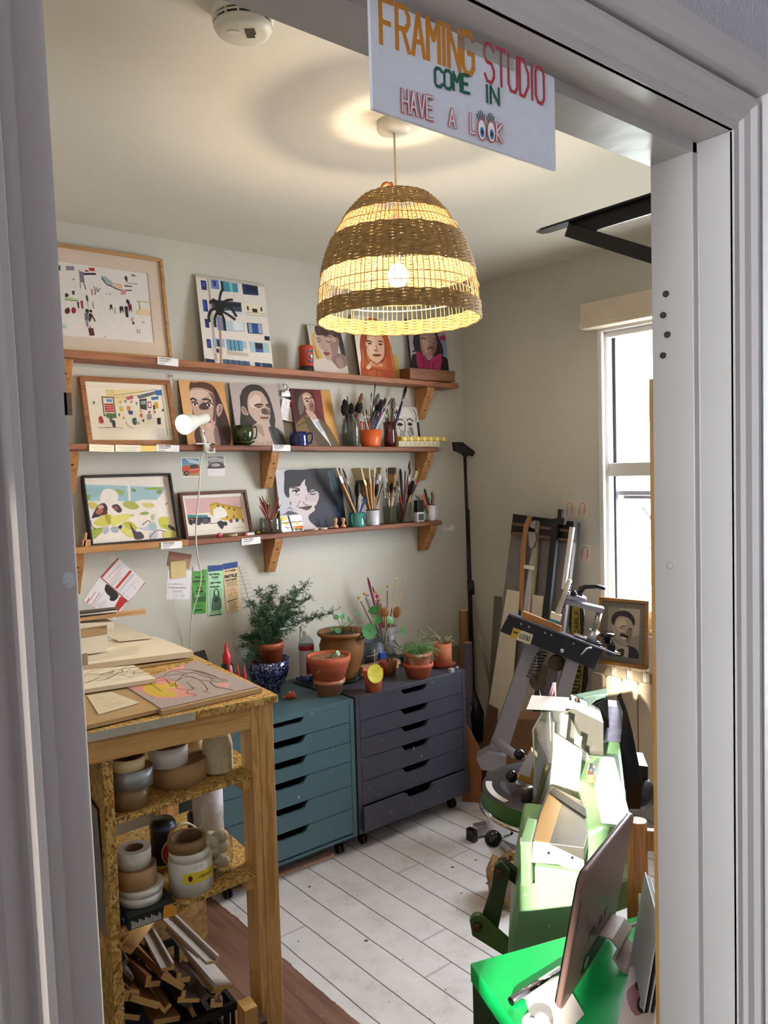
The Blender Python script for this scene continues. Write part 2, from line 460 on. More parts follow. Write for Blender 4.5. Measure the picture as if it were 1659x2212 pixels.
def floor_mat():
    mt, n, b = _new('painted_floorboards'); L = n.links
    tc = node(n, 'ShaderNodeTexCoord'); sp = node(n, 'ShaderNodeSeparateXYZ'); L.new(tc.outputs['Object'], sp.inputs[0])
    def mth(op, a, b2=None):
        x = node(n, 'ShaderNodeMath', operation=op)
        for i, q in enumerate((a, b2)):
            if q is None: continue
            if hasattr(q, 'is_output'): L.new(q, x.inputs[i])
            else: x.inputs[i].default_value = q
        return x.outputs[0]
    nzw = node(n, 'ShaderNodeTexNoise', Scale=5.0); L.new(tc.outputs['Object'], nzw.inputs['Vector'])
    wob = mth('MULTIPLY', mth('SUBTRACT', nzw.outputs['Fac'], .5), .006)
    xb = mth('DIVIDE', mth('SUBTRACT', mth('ADD', sp.outputs[0], wob), 1.415), .1235)
    fr = mth('FRACT', xb); row = mth('FLOOR', xb)
    dist = mth('MINIMUM', fr, mth('SUBTRACT', 1.0, fr))
    seam = ramp(n, dist, [(.010, 1.0), (.026, 0.0)])
    wn = node(n, 'ShaderNodeTexWhiteNoise', noise_dimensions='1D'); L.new(row, wn.inputs['W'])
    yb = mth('FRACT', mth('ADD', mth('DIVIDE', sp.outputs[1], 1.7), wn.outputs['Value']))
    joint = ramp(n, mth('MINIMUM', yb, mth('SUBTRACT', 1.0, yb)), [(.0012, .55), (.0022, 0.0)])
    nz = node(n, 'ShaderNodeTexNoise', Scale=7.0, Detail=8.0, Roughness=.7); L.new(tc.outputs['Object'], nz.inputs['Vector'])
    paint = ramp(n, nz.outputs['Fac'], [(.25, 'c0b9b6'), (.45, 'dad6d6'), (.7, 'e6e4e6')])
    # splashes and scuffs
    vo = node(n, 'ShaderNodeTexVoronoi', Scale=17.0); L.new(tc.outputs['Object'], vo.inputs['Vector'])
    sz = node(n, 'ShaderNodeSeparateColor'); L.new(vo.outputs['Color'], sz.inputs[0])
    rad = mth('MULTIPLY', mth('POWER', sz.outputs[0], 5.0), .15)
    spl = mth('LESS_THAN', vo.outputs['Distance'], rad)
    paint = mix(n, paint, '3a3430', mth('MULTIPLY', spl, .85))
    vo2 = node(n, 'ShaderNodeTexVoronoi', Scale=46.0); L.new(tc.outputs['Object'], vo2.inputs['Vector'])
    s2 = node(n, 'ShaderNodeSeparateColor'); L.new(vo2.outputs['Color'], s2.inputs[0])
    spl2 = mth('LESS_THAN', vo2.outputs['Distance'], mth('MULTIPLY', mth('POWER', s2.outputs[0], 7.0), .17))
    paint = mix(n, paint, '4a423c', mth('MULTIPLY', spl2, .8))
    vs = coords(n, (9, 30, 1), (0, 0, .7)); sc = node(n, 'ShaderNodeTexNoise', Scale=2.4, Detail=9.0, Roughness=.8); L.new(vs, sc.inputs['Vector'])
    paint = mix(n, paint, '8f8680', ramp(n, sc.outputs['Fac'], [(.62, 0.0), (.68, .55)]))
    # bare hardboard and brown paint left of the white edge
    vbr = coords(n, (26, 2.2, 1)); nb = node(n, 'ShaderNodeTexNoise', Scale=1.5, Detail=6.0); L.new(vbr, nb.inputs['Vector'])
    brown = ramp(n, nb.outputs['Fac'], [(.3, '6b4a3c'), (.55, '82604f'), (.75, '8f6d5c')])
    brown = mix(n, brown, '2c2422', mth('MULTIPLY', spl, .8)); brown = mix(n, brown, 'b9b2ae', mth('MULTIPLY', spl2, .7))
    edge = mth('LESS_THAN', mth('ADD', sp.outputs[0], mth('MULTIPLY', mth('SUBTRACT', nz.outputs['Fac'], .5), .03)), 1.372)
    col = mix(n, paint, brown, edge)
    notbrown = mth('SUBTRACT', 1.0, mth('MULTIPLY', edge, .75))
    col = mix(n, col, '3b342f', mth('MULTIPLY', mth('MULTIPLY', mth('MAXIMUM', seam, joint), notbrown), .85))
    L.new(col, b.inputs['Base Color']); b.inputs['Roughness'].default_value = .5
    bump(n, b, mth('SUBTRACT', 1.0, seam), .4, .004)
    return mt
struct('floor', MB().box((XL-.1, YF, -.08), (XR+.1, YB+.1, 0)), floor_mat())
struct('floor_hall', MB().box((HX-.1, -2.3, -.08), (2.4, YF, 0)), M('hall_floor', '8d7a68', .5, var=.1))
struct('ceiling', MB().box((XL-.1, YD, H), (XR+.1, YB+.1, H+.1)), ceil_paint)
struct('ceiling_hall', MB().box((HX-.1, -2.3, 2.75), (2.4, YD, 2.85)), M('hall_ceiling', 'c9c6c8', .8))
wallY('wall_back', YB, YB+.1, XL-.1, XR+.1, 0, H, [], sage)
wallX('wall_left', XL-.1, XL, YD, YB, 0, H, [], sage)
WY0, WY1, WZ0, WZ1 = 1.30, 2.30, 0.95, 2.30
wallX('wall_right', XR, XR+.22, YD-.1, YB, 0, H, [(WY0, WY1, WZ0, WZ1)], sage)
wallY('wall_front', YF, YD, HX-.1, XR, 0, 2.75, [(0.136, 0.990, -.01, 2.085)], hall_paint)
HW = (-.10, .46, .25, 2.55); H_SUN = (-1.01, -.748, 1.67, 2.39)
wallX('wall_hall_left', HX-.1, HX, -2.3, YF, 0, 2.75, [HW, H_SUN], hall_paint)
wallX('wall_hall_right', 2.3, 2.4, -2.3, YF, 0, 2.75, [], hall_paint)
wallY('wall_hall_rear', -2.4, -2.3, HX-.1, 2.4, 0, 2.75, [], hall_paint)
struct('baseboard_back', MB().box((XL, YB-.018, 0), (XR, YB, .13)), white_gloss, None, .004)
struct('baseboard_right', MB().box((XR-.018, YD, 0), (XR, YB-.02, .13)), white_gloss, None, .004)
# light of the sky through the three openings
def portal(name, loc, rot, sx, sy):
    l = bpy.data.lights.new(name, 'AREA'); l.shape = 'RECTANGLE'; l.size = sx; l.size_y = sy
    l.cycles.is_portal = True
    o = bpy.data.objects.new(name, l); COL.objects.link(o); o.location = loc; o.rotation_euler = rot
portal('sky_portal_window', (XR+.2, (WY0+WY1)/2, (WZ0+WZ1)/2), (0, radians(90), 0), WZ1-WZ0, WY1-WY0)
portal('sky_portal_hall', (HX-.09, (HW[0]+HW[1])/2, (HW[2]+HW[3])/2), (0, radians(-90), 0), HW[3]-HW[2], HW[1]-HW[0])

# unseen hall windows; the second is added and sized for the sun beam
def hall_window(name, h):
    mb = MB(); y0, y1, z0, z1 = h; t = .03
    for a, b in (((y0, z0), (y0+t, z1)), ((y1-t, z0), (y1, z1)), ((y0, z0), (y1, z0+t)), ((y0, z1-t), (y1, z1))):
        mb.box((HX-.07, a[0], a[1]), (HX-.02, b[0], b[1]))
    o = struct(name, mb, white_gloss, None, .003)
hall_window('window_2', HW); hall_window('window_sun', H_SUN)

# ------------------------------------------------------------------ door frame
door = thing('door_1', None, None); door['kind'] = 'structure'
def jx(z): return 0.1587-0.0106*(z-1.665)          # the left jamb leans a little
zt = 2.07
prof = [(0, .004), (0, -.0012), (-.020, -.0012), (-.022, -.012), (-.030, -.012), (-.033, -.020), (-.038, -.0225), (-.043, -.020), (-.046, -.015), (-.058, -.022), (-.066, -.034), (-.070, -.038), (-.088, -.038), (-.088, .004)]
lo = [(jx(0)+a, YF+b, 0) for a, b in prof]; hi = [(jx(zt)+a, YF+b, zt+.0-a) for a, b in prof]
mb = MB(); n = len(prof)
mb.add(lo+hi, [tuple(range(n)), tuple(range(2*n-1, n-1, -1))]+[(i, n+i, n+(i+1) % n, (i+1) % n) for i in range(n)])
struct('architrave', mb, gloss_paint, door)
prof = [(0, .004), (0, -.0012), (.012, -.0012), (.016, -.006), (.028, -.008), (.034, -.014), (.040, -.014), (.042, -.004), (.046, -.004), (.050, -.020), (.066, -.026), (.080, -.028), (.080, .004)]
mb = MB(); n = len(prof)
lo = [(.974+a, YF+b, 0) for a, b in prof]; hi = [(.974+a, YF+b, zt+a) for a, b in prof]
mb.add(lo+hi, [tuple(range(n)), tuple(range(2*n-1, n-1, -1))]+[(i, (i+1) % n, n+(i+1) % n, n+i) for i in range(n)])
struct('architrave', mb, gloss_paint, door)
mb = MB()
lo = [(jx(zt)-a, YF+b, zt+a) for a, b in prof]; hi = [(.974+a, YF+b, zt+a) for a, b in prof]
mb.add(lo+hi, [tuple(range(n)), tuple(range(2*n-1, n-1, -1))]+[(i, n+i, n+(i+1) % n, (i+1) % n) for i in range(n)])
struct('architrave', mb, gloss_paint, door)
# linings with the stop strip
mb = MB(); mb.prism([(.974, YF, 0), (.974, .541, 0), (.962, .541, 0), (.962, YD+.001, 0), (.99, YD+.001, 0), (.99, YF, 0)], (0, 0, zt))
struct('jamb', mb, gloss_paint, door, .0015)
mb = MB()
a = [(jx(0)-.02, YF, 0), (jx(0), YF, 0), (jx(0), YD, 0), (jx(0)-.02, YD, 0)]; c = [(jx(zt)-.02, YF, zt), (jx(zt), YF, zt), (jx(zt), YD, zt), (jx(zt)-.02, YD, zt)]
mb.hexa(a, c); struct('jamb', mb, gloss_paint, door)
mb = MB(); mb.prism([(0.14, YF, zt), (0.14, .541, zt), (.14, .541, zt-.014), (.14, YD+.001, zt-.014), (.14, YD+.001, zt+.02), (.14, YF, zt+.02)], (.84, 0, 0))
struct('head_lining', mb, gloss_paint, door)
# screw holes and filler on the jamb, chips on the left edge
hole = M('old_screw_hole', '4a3a2c', .9)
for px, py in ((1439, 635), (1433, 681), (1442, 723), (1433, 768)):
    p = AX(px, py, .9615); mb = MB(); mb.lathe([(.0001, 0), (.0042, 0), (.0042, .002)], 12, Matrix.Translation(p) @ Matrix.Rotation(radians(-90), 4, 'Y')); struct('screw_hole', mb, hole, door)
p = AX(1446, 1222, .9615); mb = MB(); mb.lathe([(.0001, .0012), (.004, .0012), (.005, 0)], 14, Matrix.Translation(p) @ Matrix.Rotation(radians(-90), 4, 'Y')); struct('filler_dab', mb, gloss_paint, door)
for px0, py0, px1, py1 in ((137, 848, 152, 897), (176, 1413, 186, 1437)):
    a, b = AY(px0, py0, YF-.0005), AY(px1, py1, YF-.0005)
    mb = MB(); mb.box((a.x, YF-.0012, b.z), (b.x+.001, YF, a.z)); struct('paint_chip', mb, M('bare_wood_chip', '7c6650', .8), door)
a, b = AY(130, 835, YF), AY(150, 900, YF)
p = AY(147, 1255, YF-.001); mb = MB(); mb.ball((0, 0, 0), .0045, 14, 1, .25, 1.25, M4=Matrix.Translation(p)); struct('filler_dab', mb, M('grey_filler', 'c9d0d4', .4, bmp=.5, bscale=300), door)

# ------------------------------------------------------------------ window in the right wall
win = thing('window_1', None, None); win['kind'] = 'structure'
XC = XR-.022
yo = AX(1289, 800, XC).y                        # outer edge of the casing
y1 = AX(1306, 800, XR).y; y2 = AX(1323, 800, XR+.05).y
zb = AX(1297, 1345, XC).z; ztop = AX(1290, 700, XC).z+.03
mb = MB(); mb.box((XC, y1, zb), (XR, yo, ztop)); mb.box((XC, 1.23, ztop-.07), (XR, y1, ztop)); mb.box((XC, 1.2, zb), (XR, 1.27, ztop-.07)); struct('casing', mb, white_gloss, win, .006)
mb = MB(); mb.box((XC-.004, 1.2, zb-.02), (XR, yo+.004, zb)); struct('window_sill', mb, white_gloss, win, .008)
zr0, zr1 = AX(1322, 1029, XR+.03).z, AX(1322, 1000, XR+.03).z
mb = MB(); ys = WY1+.03
mb.box((XR+.01, y2, WZ0-.03), (XR+.08, y1+.02, WZ1+.03)); mb.box((XR+.01, 1.26, WZ0-.03), (XR+.08, 1.34, WZ1+.03))
mb.box((XR+.012, 1.34, zr0), (XR+.078, y2, zr1)); mb.box((XR+.01, 1.34, WZ1-.04), (XR+.08, y2, WZ1+.03)); mb.box((XR+.01, 1.34, WZ0-.03), (XR+.08, y2, WZ0+.03))
mb.box((XR+.012, 1.77, WZ0), (XR+.078, 1.83, zr0)); mb.box((XR+.012, 1.77, zr1), (XR+.078, 1.83, WZ1))
struct('window_frame', mb, white_gloss, win, .004)
gask = M('window_gasket', '34323a', .6)
mb = MB(); mb.box((XR+.05, y2-.016, zr1), (XR+.07, y2, WZ1-.04)); mb.box((XR+.05, y2-.010, WZ0+.03), (XR+.07, y2, zr0)); struct('gasket', mb, gask, win)
mb = MB(); mb.box((XR+.055, 1.34, WZ0), (XR+.058, y2-.01, WZ1)); struct('window_pane', mb, glass('window_glass', 'ffffff', mixf=1.0), win)
# stay of the opening light and its open vent outside
stay = M('window_stay_metal', 'a9a3b4', .35, .6)
p0 = AX(1335, 1062, XR+.10); p1 = AX(1410, 1064, XR+.10)
mb = MB(); mb.box((XR+.085, 1.5, p0.z-.016), (XR+.12, p0.y, p0.z+.004)); mb.box((XR+.1, 1.5, p0.z-.034), (XR+.105, p0.y-.03, p0.z-.018)); struct('vent_rail', mb, M('vent_rail_paint', '6d6468', .5), win)
mb = MB(); mb.tube([AX(1388, 1096, XR+.12), AX(1420, 1136, XR+.12)], .008, 6); mb.tube([AX(1334, 1100, XR+.1), AX(1346, 1092, XR+.1), AX(1342, 1110, XR+.1)], .004, 6); mb.tube([AX(1354, 1150, XR+.11), AX(1364, 1122, XR+.11)], .004, 6); struct('window_stay', mb, stay, win)
# blind box over the window
bl = MB(); a, b = AX(1253, 657, XR-.09), AX(1255, 712, XR-.09)
yb_, zl0, zl1 = a.y, b.z, a.z
bl.box((XR-.09, 1.15, zl0), (XR, yb_, zl1)); bl.box((XR-.097, 1.15, zl0), (XR-.09, yb_+.004, zl0+.028))
tag(bl.build('blind_box', M('cream_blind_box', 'd2c4ae', .6, var=.05), None, .004), 'cream painted blind box fixed over the window', 'pelmet')
# ground and shrub outside
struct('ground_outside', MB().box((XR+.3, -3, -.4), (9, 6, -.35)), M('pale_yard', '86837a', .8))
sh = MB(); r = random.Random(3)
c0 = AX(1408, 1200, 4.6)
for i in range(320):
    p = Vector((c0.x+r.uniform(-.2, .3), c0.y+r.gauss(-.13, .09), r.uniform(c0.z-.55, c0.z+.12))); d = Vector((r.gauss(0, 1), r.gauss(0, 1), r.gauss(0, .6))).normalized()*.035; e = d.cross(Vector((0, 0, 1)))*.35
    sh.quad(p-d, p-e, p+d, p+e)
shr = thing('garden_shrub', 'green leafy shrub seen outside at the window edge', 'shrub', (c0.x, c0.y-.12, -.35))
sh2 = MB(); sh2.v = [(x-c0.x, y-c0.y+.12, z+.35) for x, y, z in sh.v]; sh2.f, sh2.c, sh2.sm = sh.f, sh.c, sh.sm
sh2.build('foliage', M('shrub_leaf', '6fae3a', .6), shr)
st = MB(); st.tube([(0, 0, 0), (.02, 0, .5), (0, .02, c0.z+.35)], .012, 6); st.build('stem', M('shrub_bark', '6a553c', .8), shr)
# ------------------------------------------------------------------ shelves on the back wall
pine_b = wood('shelf_pine_red', 'a86c48', '7e4a2e', 'x', .55)
pine_d = wood('shelf_pine_dark', '8a5436', '5c331f', 'x', .6)
pine_l = wood('shelf_pine_light', 'c08a52', 'a06c3a', 'x', .55)
brk_m = wood('bracket_pine', 'bd8653', '96622f', 'z', .55)
SY = 3.085
wall_y = YB-.0005
hole_m = M('dark_screw_hole', '2a1a10', .9)
def shelf_board(px, p0, p1, t, mat, label, yb=wall_y, yf=SY, split=None):
    """board whose front upper edge runs p0 -> p1 in space"""
    a, b = AY(*p0, yf), AY(*p1, yf)
    mb = MB(); mb.hexa([(a.x, yf, a.z-t), (b.x, yf, b.z-t), (b.x, yb, b.z-t), (a.x, yb, a.z-t)], [(a.x, yf, a.z), (b.x, yf, b.z), (b.x, yb, b.z), (a.x, yb, a.z)])
    o = mb.build('wall_shelf', mat, None, .004); tag(o, label, 'shelf'); return a, b
def zline(a, b): return lambda x: a.z+(b.z-a.z)*(x-a.x)/(b.x-a.x)
a, b = shelf_board('top', (60, 749), (991, 828), .027, pine_b, 'topmost wooden wall shelf, reddish pine, holding canvases and a tea tin'); Z1 = zline(a, b)
a, b = shelf_board('mid', (60, 957), (949, 966), .024, pine_d, 'middle wooden wall shelf, holding portraits and brush pots'); Z2 = zline(a, b)
a, b = shelf_board('lowl', (60, 1190), (408, 1166), .026, pine_l, 'lowest wall shelf, pale left board under the black framed print'); Z3a = zline(a, b)
a, b = shelf_board('lowr', (404, 1167.5), (955, 1124), .023, pine_d, 'lowest wall shelf, dark right board holding mugs of brushes'); Z3b = zline(a, b)
def bracket(px, py, zf, t, drop, label):
    """triangular timber bracket, px = left edge at the wall"""
    x = AY(px, py, YB).x; zt_ = zf(x+t/2)-t_board
    b = thing('shelf_bracket', label, 'bracket', (x, YB, zt_), (0, 0, 0), 'timber brackets under the shelves')
    dep = .105
    mb = MB(); mb.prism([(0, -.0005, 0), (0, -dep, 0), (0, -dep, -.018), (0, -.028, -drop), (0, -.0005, -drop)], (t, 0, 0))
    mb.build('bracket_block', brk_m, b, .003)
    for q in (.25, .68):
        m4 = Matrix.Translation((t*.5, -dep+(dep-.028)*q-.001, -.018-(drop-.018)*q)) @ Matrix.Rotation(radians(90)-atan2(dep-.028, drop-.018)*1, 4, 'X')
        k = MB(); k.lathe([(.0001, .0012), (.0045, .0012), (.0045, 0)], 10, m4); k.build('screw_hole', hole_m, b)
t_board = .0265
bracket(894, 838, Z1, .052, .165, 'timber bracket at the right end of the top shelf')
bracket(110, 790, Z1, .052, .165, 'timber bracket at the left end of the top shelf beside the door frame')
t_board = .0235
bracket(560, 975, Z2, .046, .17, 'timber bracket under the middle of the middle shelf')
bracket(895, 978, Z2, .05, .15, 'timber bracket under the right end of the middle shelf')
bracket(125, 975, Z2, .05, .17, 'timber bracket under the left end of the middle shelf')
t_board = .0225
bracket(568, 1170, Z3b, .046, .165, 'timber bracket under the lowest shelf above the fern')
bracket(901, 1140, Z3b, .055, .14, 'timber bracket under the right end of the lowest shelf')
t_board = .0255
bracket(136, 1190, Z3a, .05, .17, 'timber bracket under the left end of the lowest shelf')

# ------------------------------------------------------------------ small label cards and notes
card_m = M('white_card', 'f2efee', .6)
def flat(name, label, cat, quadpx, y, art=None, base='f4f1ec', thick=.0012, group=None, fn=None, curl=0.0):
    """a paper given by its four corners in the photo (tl, tr, br, bl), lying against the plane y"""
    P4 = [(AY(px, py, y)) for px, py in quadpx]
    tl, tr, br, bl_ = P4
    w_ = ((tr-tl).length+(br-bl_).length)/2; h_ = ((tl-bl_).length+(tr-br).length)/2
    ang = atan2((tr-tl).z+(br-bl_).z, (tr-tl).x+(br-bl_).x)
    c = (tl+tr+br+bl_)/4
    ux = Vector((cos(ang), 0, sin(ang))); uz = Vector((-sin(ang), 0, cos(ang)))
    o_ = c-ux*w_/2-uz*h_/2
    t = thing(name, label, cat, (o_.x, y-thick, o_.z), (0, -ang, 0), group)
    mb = MB(); mb.box((0, 0, 0), (w_, thick, h_)); mb.build('sheet', M('sheet_'+base, base, .7), t)
    if art is not None:
        A = Art(w_, h_, base, -.0001); art(A); A.build('print', t)
    return t
def card_art(A):
    A.text('FRAMED ORIGINAL', 8, 26, 5, 1.2, '55545a', 3.2, 1)
    for i, v in enumerate((42, 56, 84)): A.stroke([(8, v), (60-i*12, v)], 2.2, '77767c')
def card(label, q, y=SY-.002):
    flat('price_card', label, 'card', q, y, card_art, 'f4f1f0', .0015, 'white title cards on the shelf edges')
card('white title card on the top shelf edge under the crowd print', [(340, 770), (385, 776), (385, 792), (340, 787)])
card('blank white title card on the middle shelf edge under the oak framed print', [(338, 960), (387, 962), (387, 976), (338, 975)])
card('white title card on the middle shelf edge above a bracket', [(588, 961), (627, 961), (627, 975), (589, 974)])
card('white title card on the pale left board of the lowest shelf', [(347, 1171), (393, 1169), (393, 1183), (348, 1187)])
card('white title card on the lowest shelf below the seaside print', [(522, 1164), (562, 1159), (563, 1174), (522, 1178)])
card('white title card stuck to the wall right of the lowest shelf', [(959, 1134), (980, 1134), (980, 1146), (959, 1146)], YB)
def wavy(A):
    A.stroke([(8, 30), (20, 45), (30, 25), (42, 48), (55, 28), (68, 44), (80, 26), (94, 40)], 1.2, '8a867e', True); A.lines(14, 88, 62, 2, 18, 1, 'a29d92')
flat('note', 'curling white note with a wavy line on the middle shelf edge', 'note', [(191, 960), (247, 961), (246, 977), (194, 974)], SY-.002, wavy, 'ece2cc', .0008)
flat('note', 'pencilled white note on the middle shelf edge left of the yellow one', 'note', [(247, 961), (302, 962), (306, 976), (251, 975)], SY-.003, wavy, 'efe8d8', .0008)
flat('note', 'blank yellow sticky note on the middle shelf edge', 'note', [(302, 963), (339, 963), (339, 975), (304, 975)], SY-.002, None, 'e8c878', .0008)

# ------------------------------------------------------------------ lean a picture on a shelf
def lean(name, label, cat, bl_, br, tly, zf, yb, yt, thick=.004, group=None, slide=0.0):
    """root at the lower left corner; local x right, z up the picture, -y towards the room; returns root, width, height"""
    a = AY(*bl_, yb); b = AY(*br, yb); z0 = zf((a.x+b.x)/2)+.0006
    top = AY(a.x*0+bl_[0], tly, yt).z
    hgt = hypot(top-z0, yt-yb); tilt = atan2(yt-yb, top-z0)
    t = thing(name, label, cat, (a.x, yb, z0), (-tilt, 0, 0), group)
    return t, b.x-a.x, hgt
def canvas(t, w_, h_, art, thick=.016, edge='d8d0c4', base='cccccc', part='canvas'):
    mb = MB(); mb.box((0, .0002, 0), (w_, thick, h_)); mb.build(part, M('edge_'+edge, edge, .7), t, .001)
    A = Art(w_, h_, base, 0); art(A) if callable(art) else A.dsl(art); A.build('painting', t)
def framed(t, w_, h_, art, fw, fd, fmat, mount=None, mat_w=0, base='f4efe6', rough=.4):
    mb = MB(); iw, ih = w_-2*fw, h_-2*fw
    for q in ([(0, 0), (w_, 0), (w_-fw, fw), (fw, fw)], [(w_, 0), (w_, h_), (w_-fw, h_-fw), (w_-fw, fw)], [(w_, h_), (0, h_), (fw, h_-fw), (w_-fw, h_-fw)], [(0, h_), (0, 0), (fw, fw), (fw, h_-fw)]):
        mb.prism([(x, 0, z) for x, z in q], (0, fd, 0))
    mb.build('frame', fmat, t, .0015)
    bk = MB(); bk.box((fw*.6, fd*.55, fw*.6), (w_-fw*.6, fd*.95, h_-fw*.6)); bk.build('backing_board', M('brown_backing', '8a6a48', .8), t)
    mw = mat_w
    if mount:
        mo = MB(); y = fd*.5
        for q in ([(fw, fw), (w_-fw, fw), (w_-fw-mw, fw+mw), (fw+mw, fw+mw)], [(w_-fw, fw), (w_-fw, h_-fw), (w_-fw-mw, h_-fw-mw), (w_-fw-mw, fw+mw)], [(w_-fw, h_-fw), (fw, h_-fw), (fw+mw, h_-fw-mw), (w_-fw-mw, h_-fw-mw)], [(fw, h_-fw), (fw, fw), (fw+mw, fw+mw), (fw+mw, h_-fw-mw)]):
            mo.prism([(x, y-.002, z) for x, z in q], (0, .002, 0))
        mo.build('mount', M('mount_'+mount, mount, .8), t)
    A = Art(iw-2*mw, ih-2*mw, base, fd*.5+.0005 if mount else fd*.5); art(A) if callable(art) else A.dsl(art)
    o = A.build('print', t); o.location = (fw+mw, 0, fw+mw)
# ------------------------------------------------------------------ pictures on the shelves
oak = wood('frame_oak', 'a8744a', '7f5230', 'x', .4); palefr = wood('frame_ash', 'c79a68', 'a87a4a', 'x', .4)
walnut = wood('frame_walnut', '6a3f2c', '4a2a1c', 'x', .4); blackfr = M('frame_black', '1c1a1c', .45, var=.1)

crowd = drawn('''
p 4a4450 330,955 430,965 432,1035 340,1028
p 8a8490 510,970 632,978 636,1040 515,1035
p 7d7684 705,1050 770,1060 785,1210 715,1210
s.7 6a6470 715,1210 722,1295
s.9 4a4650 770,1210 798,1310
c c9a890 700,1032 722,1030 724,1052 702,1052
p b01818 845,1003 940,1010 942,1055 870,1050
p c23030 795,1035 850,1040 850,1062 795,1060
p 3a3048 765,1075 950,1078 965,1108 775,1108
p 9ab0b4 1030,1125 1100,1130 1220,1240 1180,1265 1060,1180
S1.2 4a4a55 1040,1150 1110,1240 1190,1275 1300,1325 1480,1338
p e8b8a0 1220,1220 1330,1240 1340,1310 1215,1285
p d8928c 1310,1330 1390,1325 1395,1390 1320,1398
p 5a5864 1375,1255 1490,1275 1485,1290 1378,1280
p 8c8a94 1485,1105 1545,1115 1545,1145 1485,1135
S1 9a98a0 1400,1210 1450,1235 1570,1250
c 30303a 1380,1150 1415,1130 1425,1200 1400,1200
c 38343c 490,1370 520,1360 540,1400 490,1415
p 28262c 590,1330 630,1330 625,1385 600,1385
c b9d890 480,1440 540,1415 680,1455 670,1470 520,1460
S.6 5a6a40 480,1445 600,1466 680,1468
p 28242a 660,1480 690,1490 690,1570 675,1580
p a03a3a 710,1470 745,1465 755,1580 725,1580
p c8a0a0 870,1310 905,1310 905,1395 875,1395
s.8 55505a 920,1275 940,1340 930,1390
s.8 77727a 960,1290 970,1350 1010,1300
c 44404a 795,1400 815,1395 830,1470 805,1470
s.7 bcb2b0 815,1475 825,1560
s.8 8a8488 890,1490 905,1580
c 5a2028 480,1590 530,1560 555,1610 520,1650 480,1630
c a01c28 575,1590 605,1555 640,1590 630,1635 590,1640
p 6c6874 765,1640 820,1635 825,1745 770,1740
p 8a8690 780,1745 815,1745 812,1830 788,1830
c 33252a 780,1590 820,1590 825,1640 790,1630
p 221e22 830,1650 870,1650 920,1745 915,1770 870,1690 845,1760 830,1760
c 2a2226 835,1600 870,1600 880,1630 845,1630
p 5e1c24 810,1850 885,1850 900,1950 830,1955
c c8a090 832,1820 852,1818 854,1845 834,1848
p 2a2a38 1145,1530 1175,1530 1182,1620 1160,1570 1138,1620
s.8 b0aab0 1215,1575 1218,1650
p 2a2632 1285,1560 1335,1555 1345,1655 1315,1600 1300,1660 1285,1600
p 201c26 1360,1560 1405,1560 1410,1710 1370,1710
p 6a1c26 1410,1525 1460,1530 1470,1650 1445,1590 1430,1650
c 2a2228 1390,1470 1420,1465 1440,1520 1400,1520
p e6cfa0 1520,1650 1600,1590 1700,1600 1740,1690 1560,1680
s1 d6b060 1545,1490 1720,1510
s.7 b09878 1580,1510 1590,1600
c e0a088 1455,1720 1480,1720 1475,1780 1460,1770
p 1c1a1c 1465,1775 1490,1775 1488,1810 1465,1810
p b4b0b8 1600,1770 1645,1775 1640,1795 1600,1790
c b6d0c0 420,1800 470,1790 490,1840 430,1850
c a02830 1150,1375 1160,1375 1160,1390 1150,1390
c 30282c 1102,1378 1112,1378 1112,1390 1102,1390
c a02830 610,1160 630,1160 630,1175 612,1175
s.6 8a8480 1525,1880 1530,1935
s.6 8a8480 1560,1880 1565,1930
s.5 55504e 1030,1985 1060,1970
''', [(138, 862), (1728, 1100), (1763, 2068), (215, 1923)])
t, w_, h_ = lean('framed_print', 'large pale framed print of a scattered crowd on the top shelf', 'picture', (66, 744), (373, 775), 515, Z1, YB-.085, YB-.03)
framed(t, w_, h_, crowd, .014, .022, palefr, 'd9c5b2', .055, 'e9e0da')

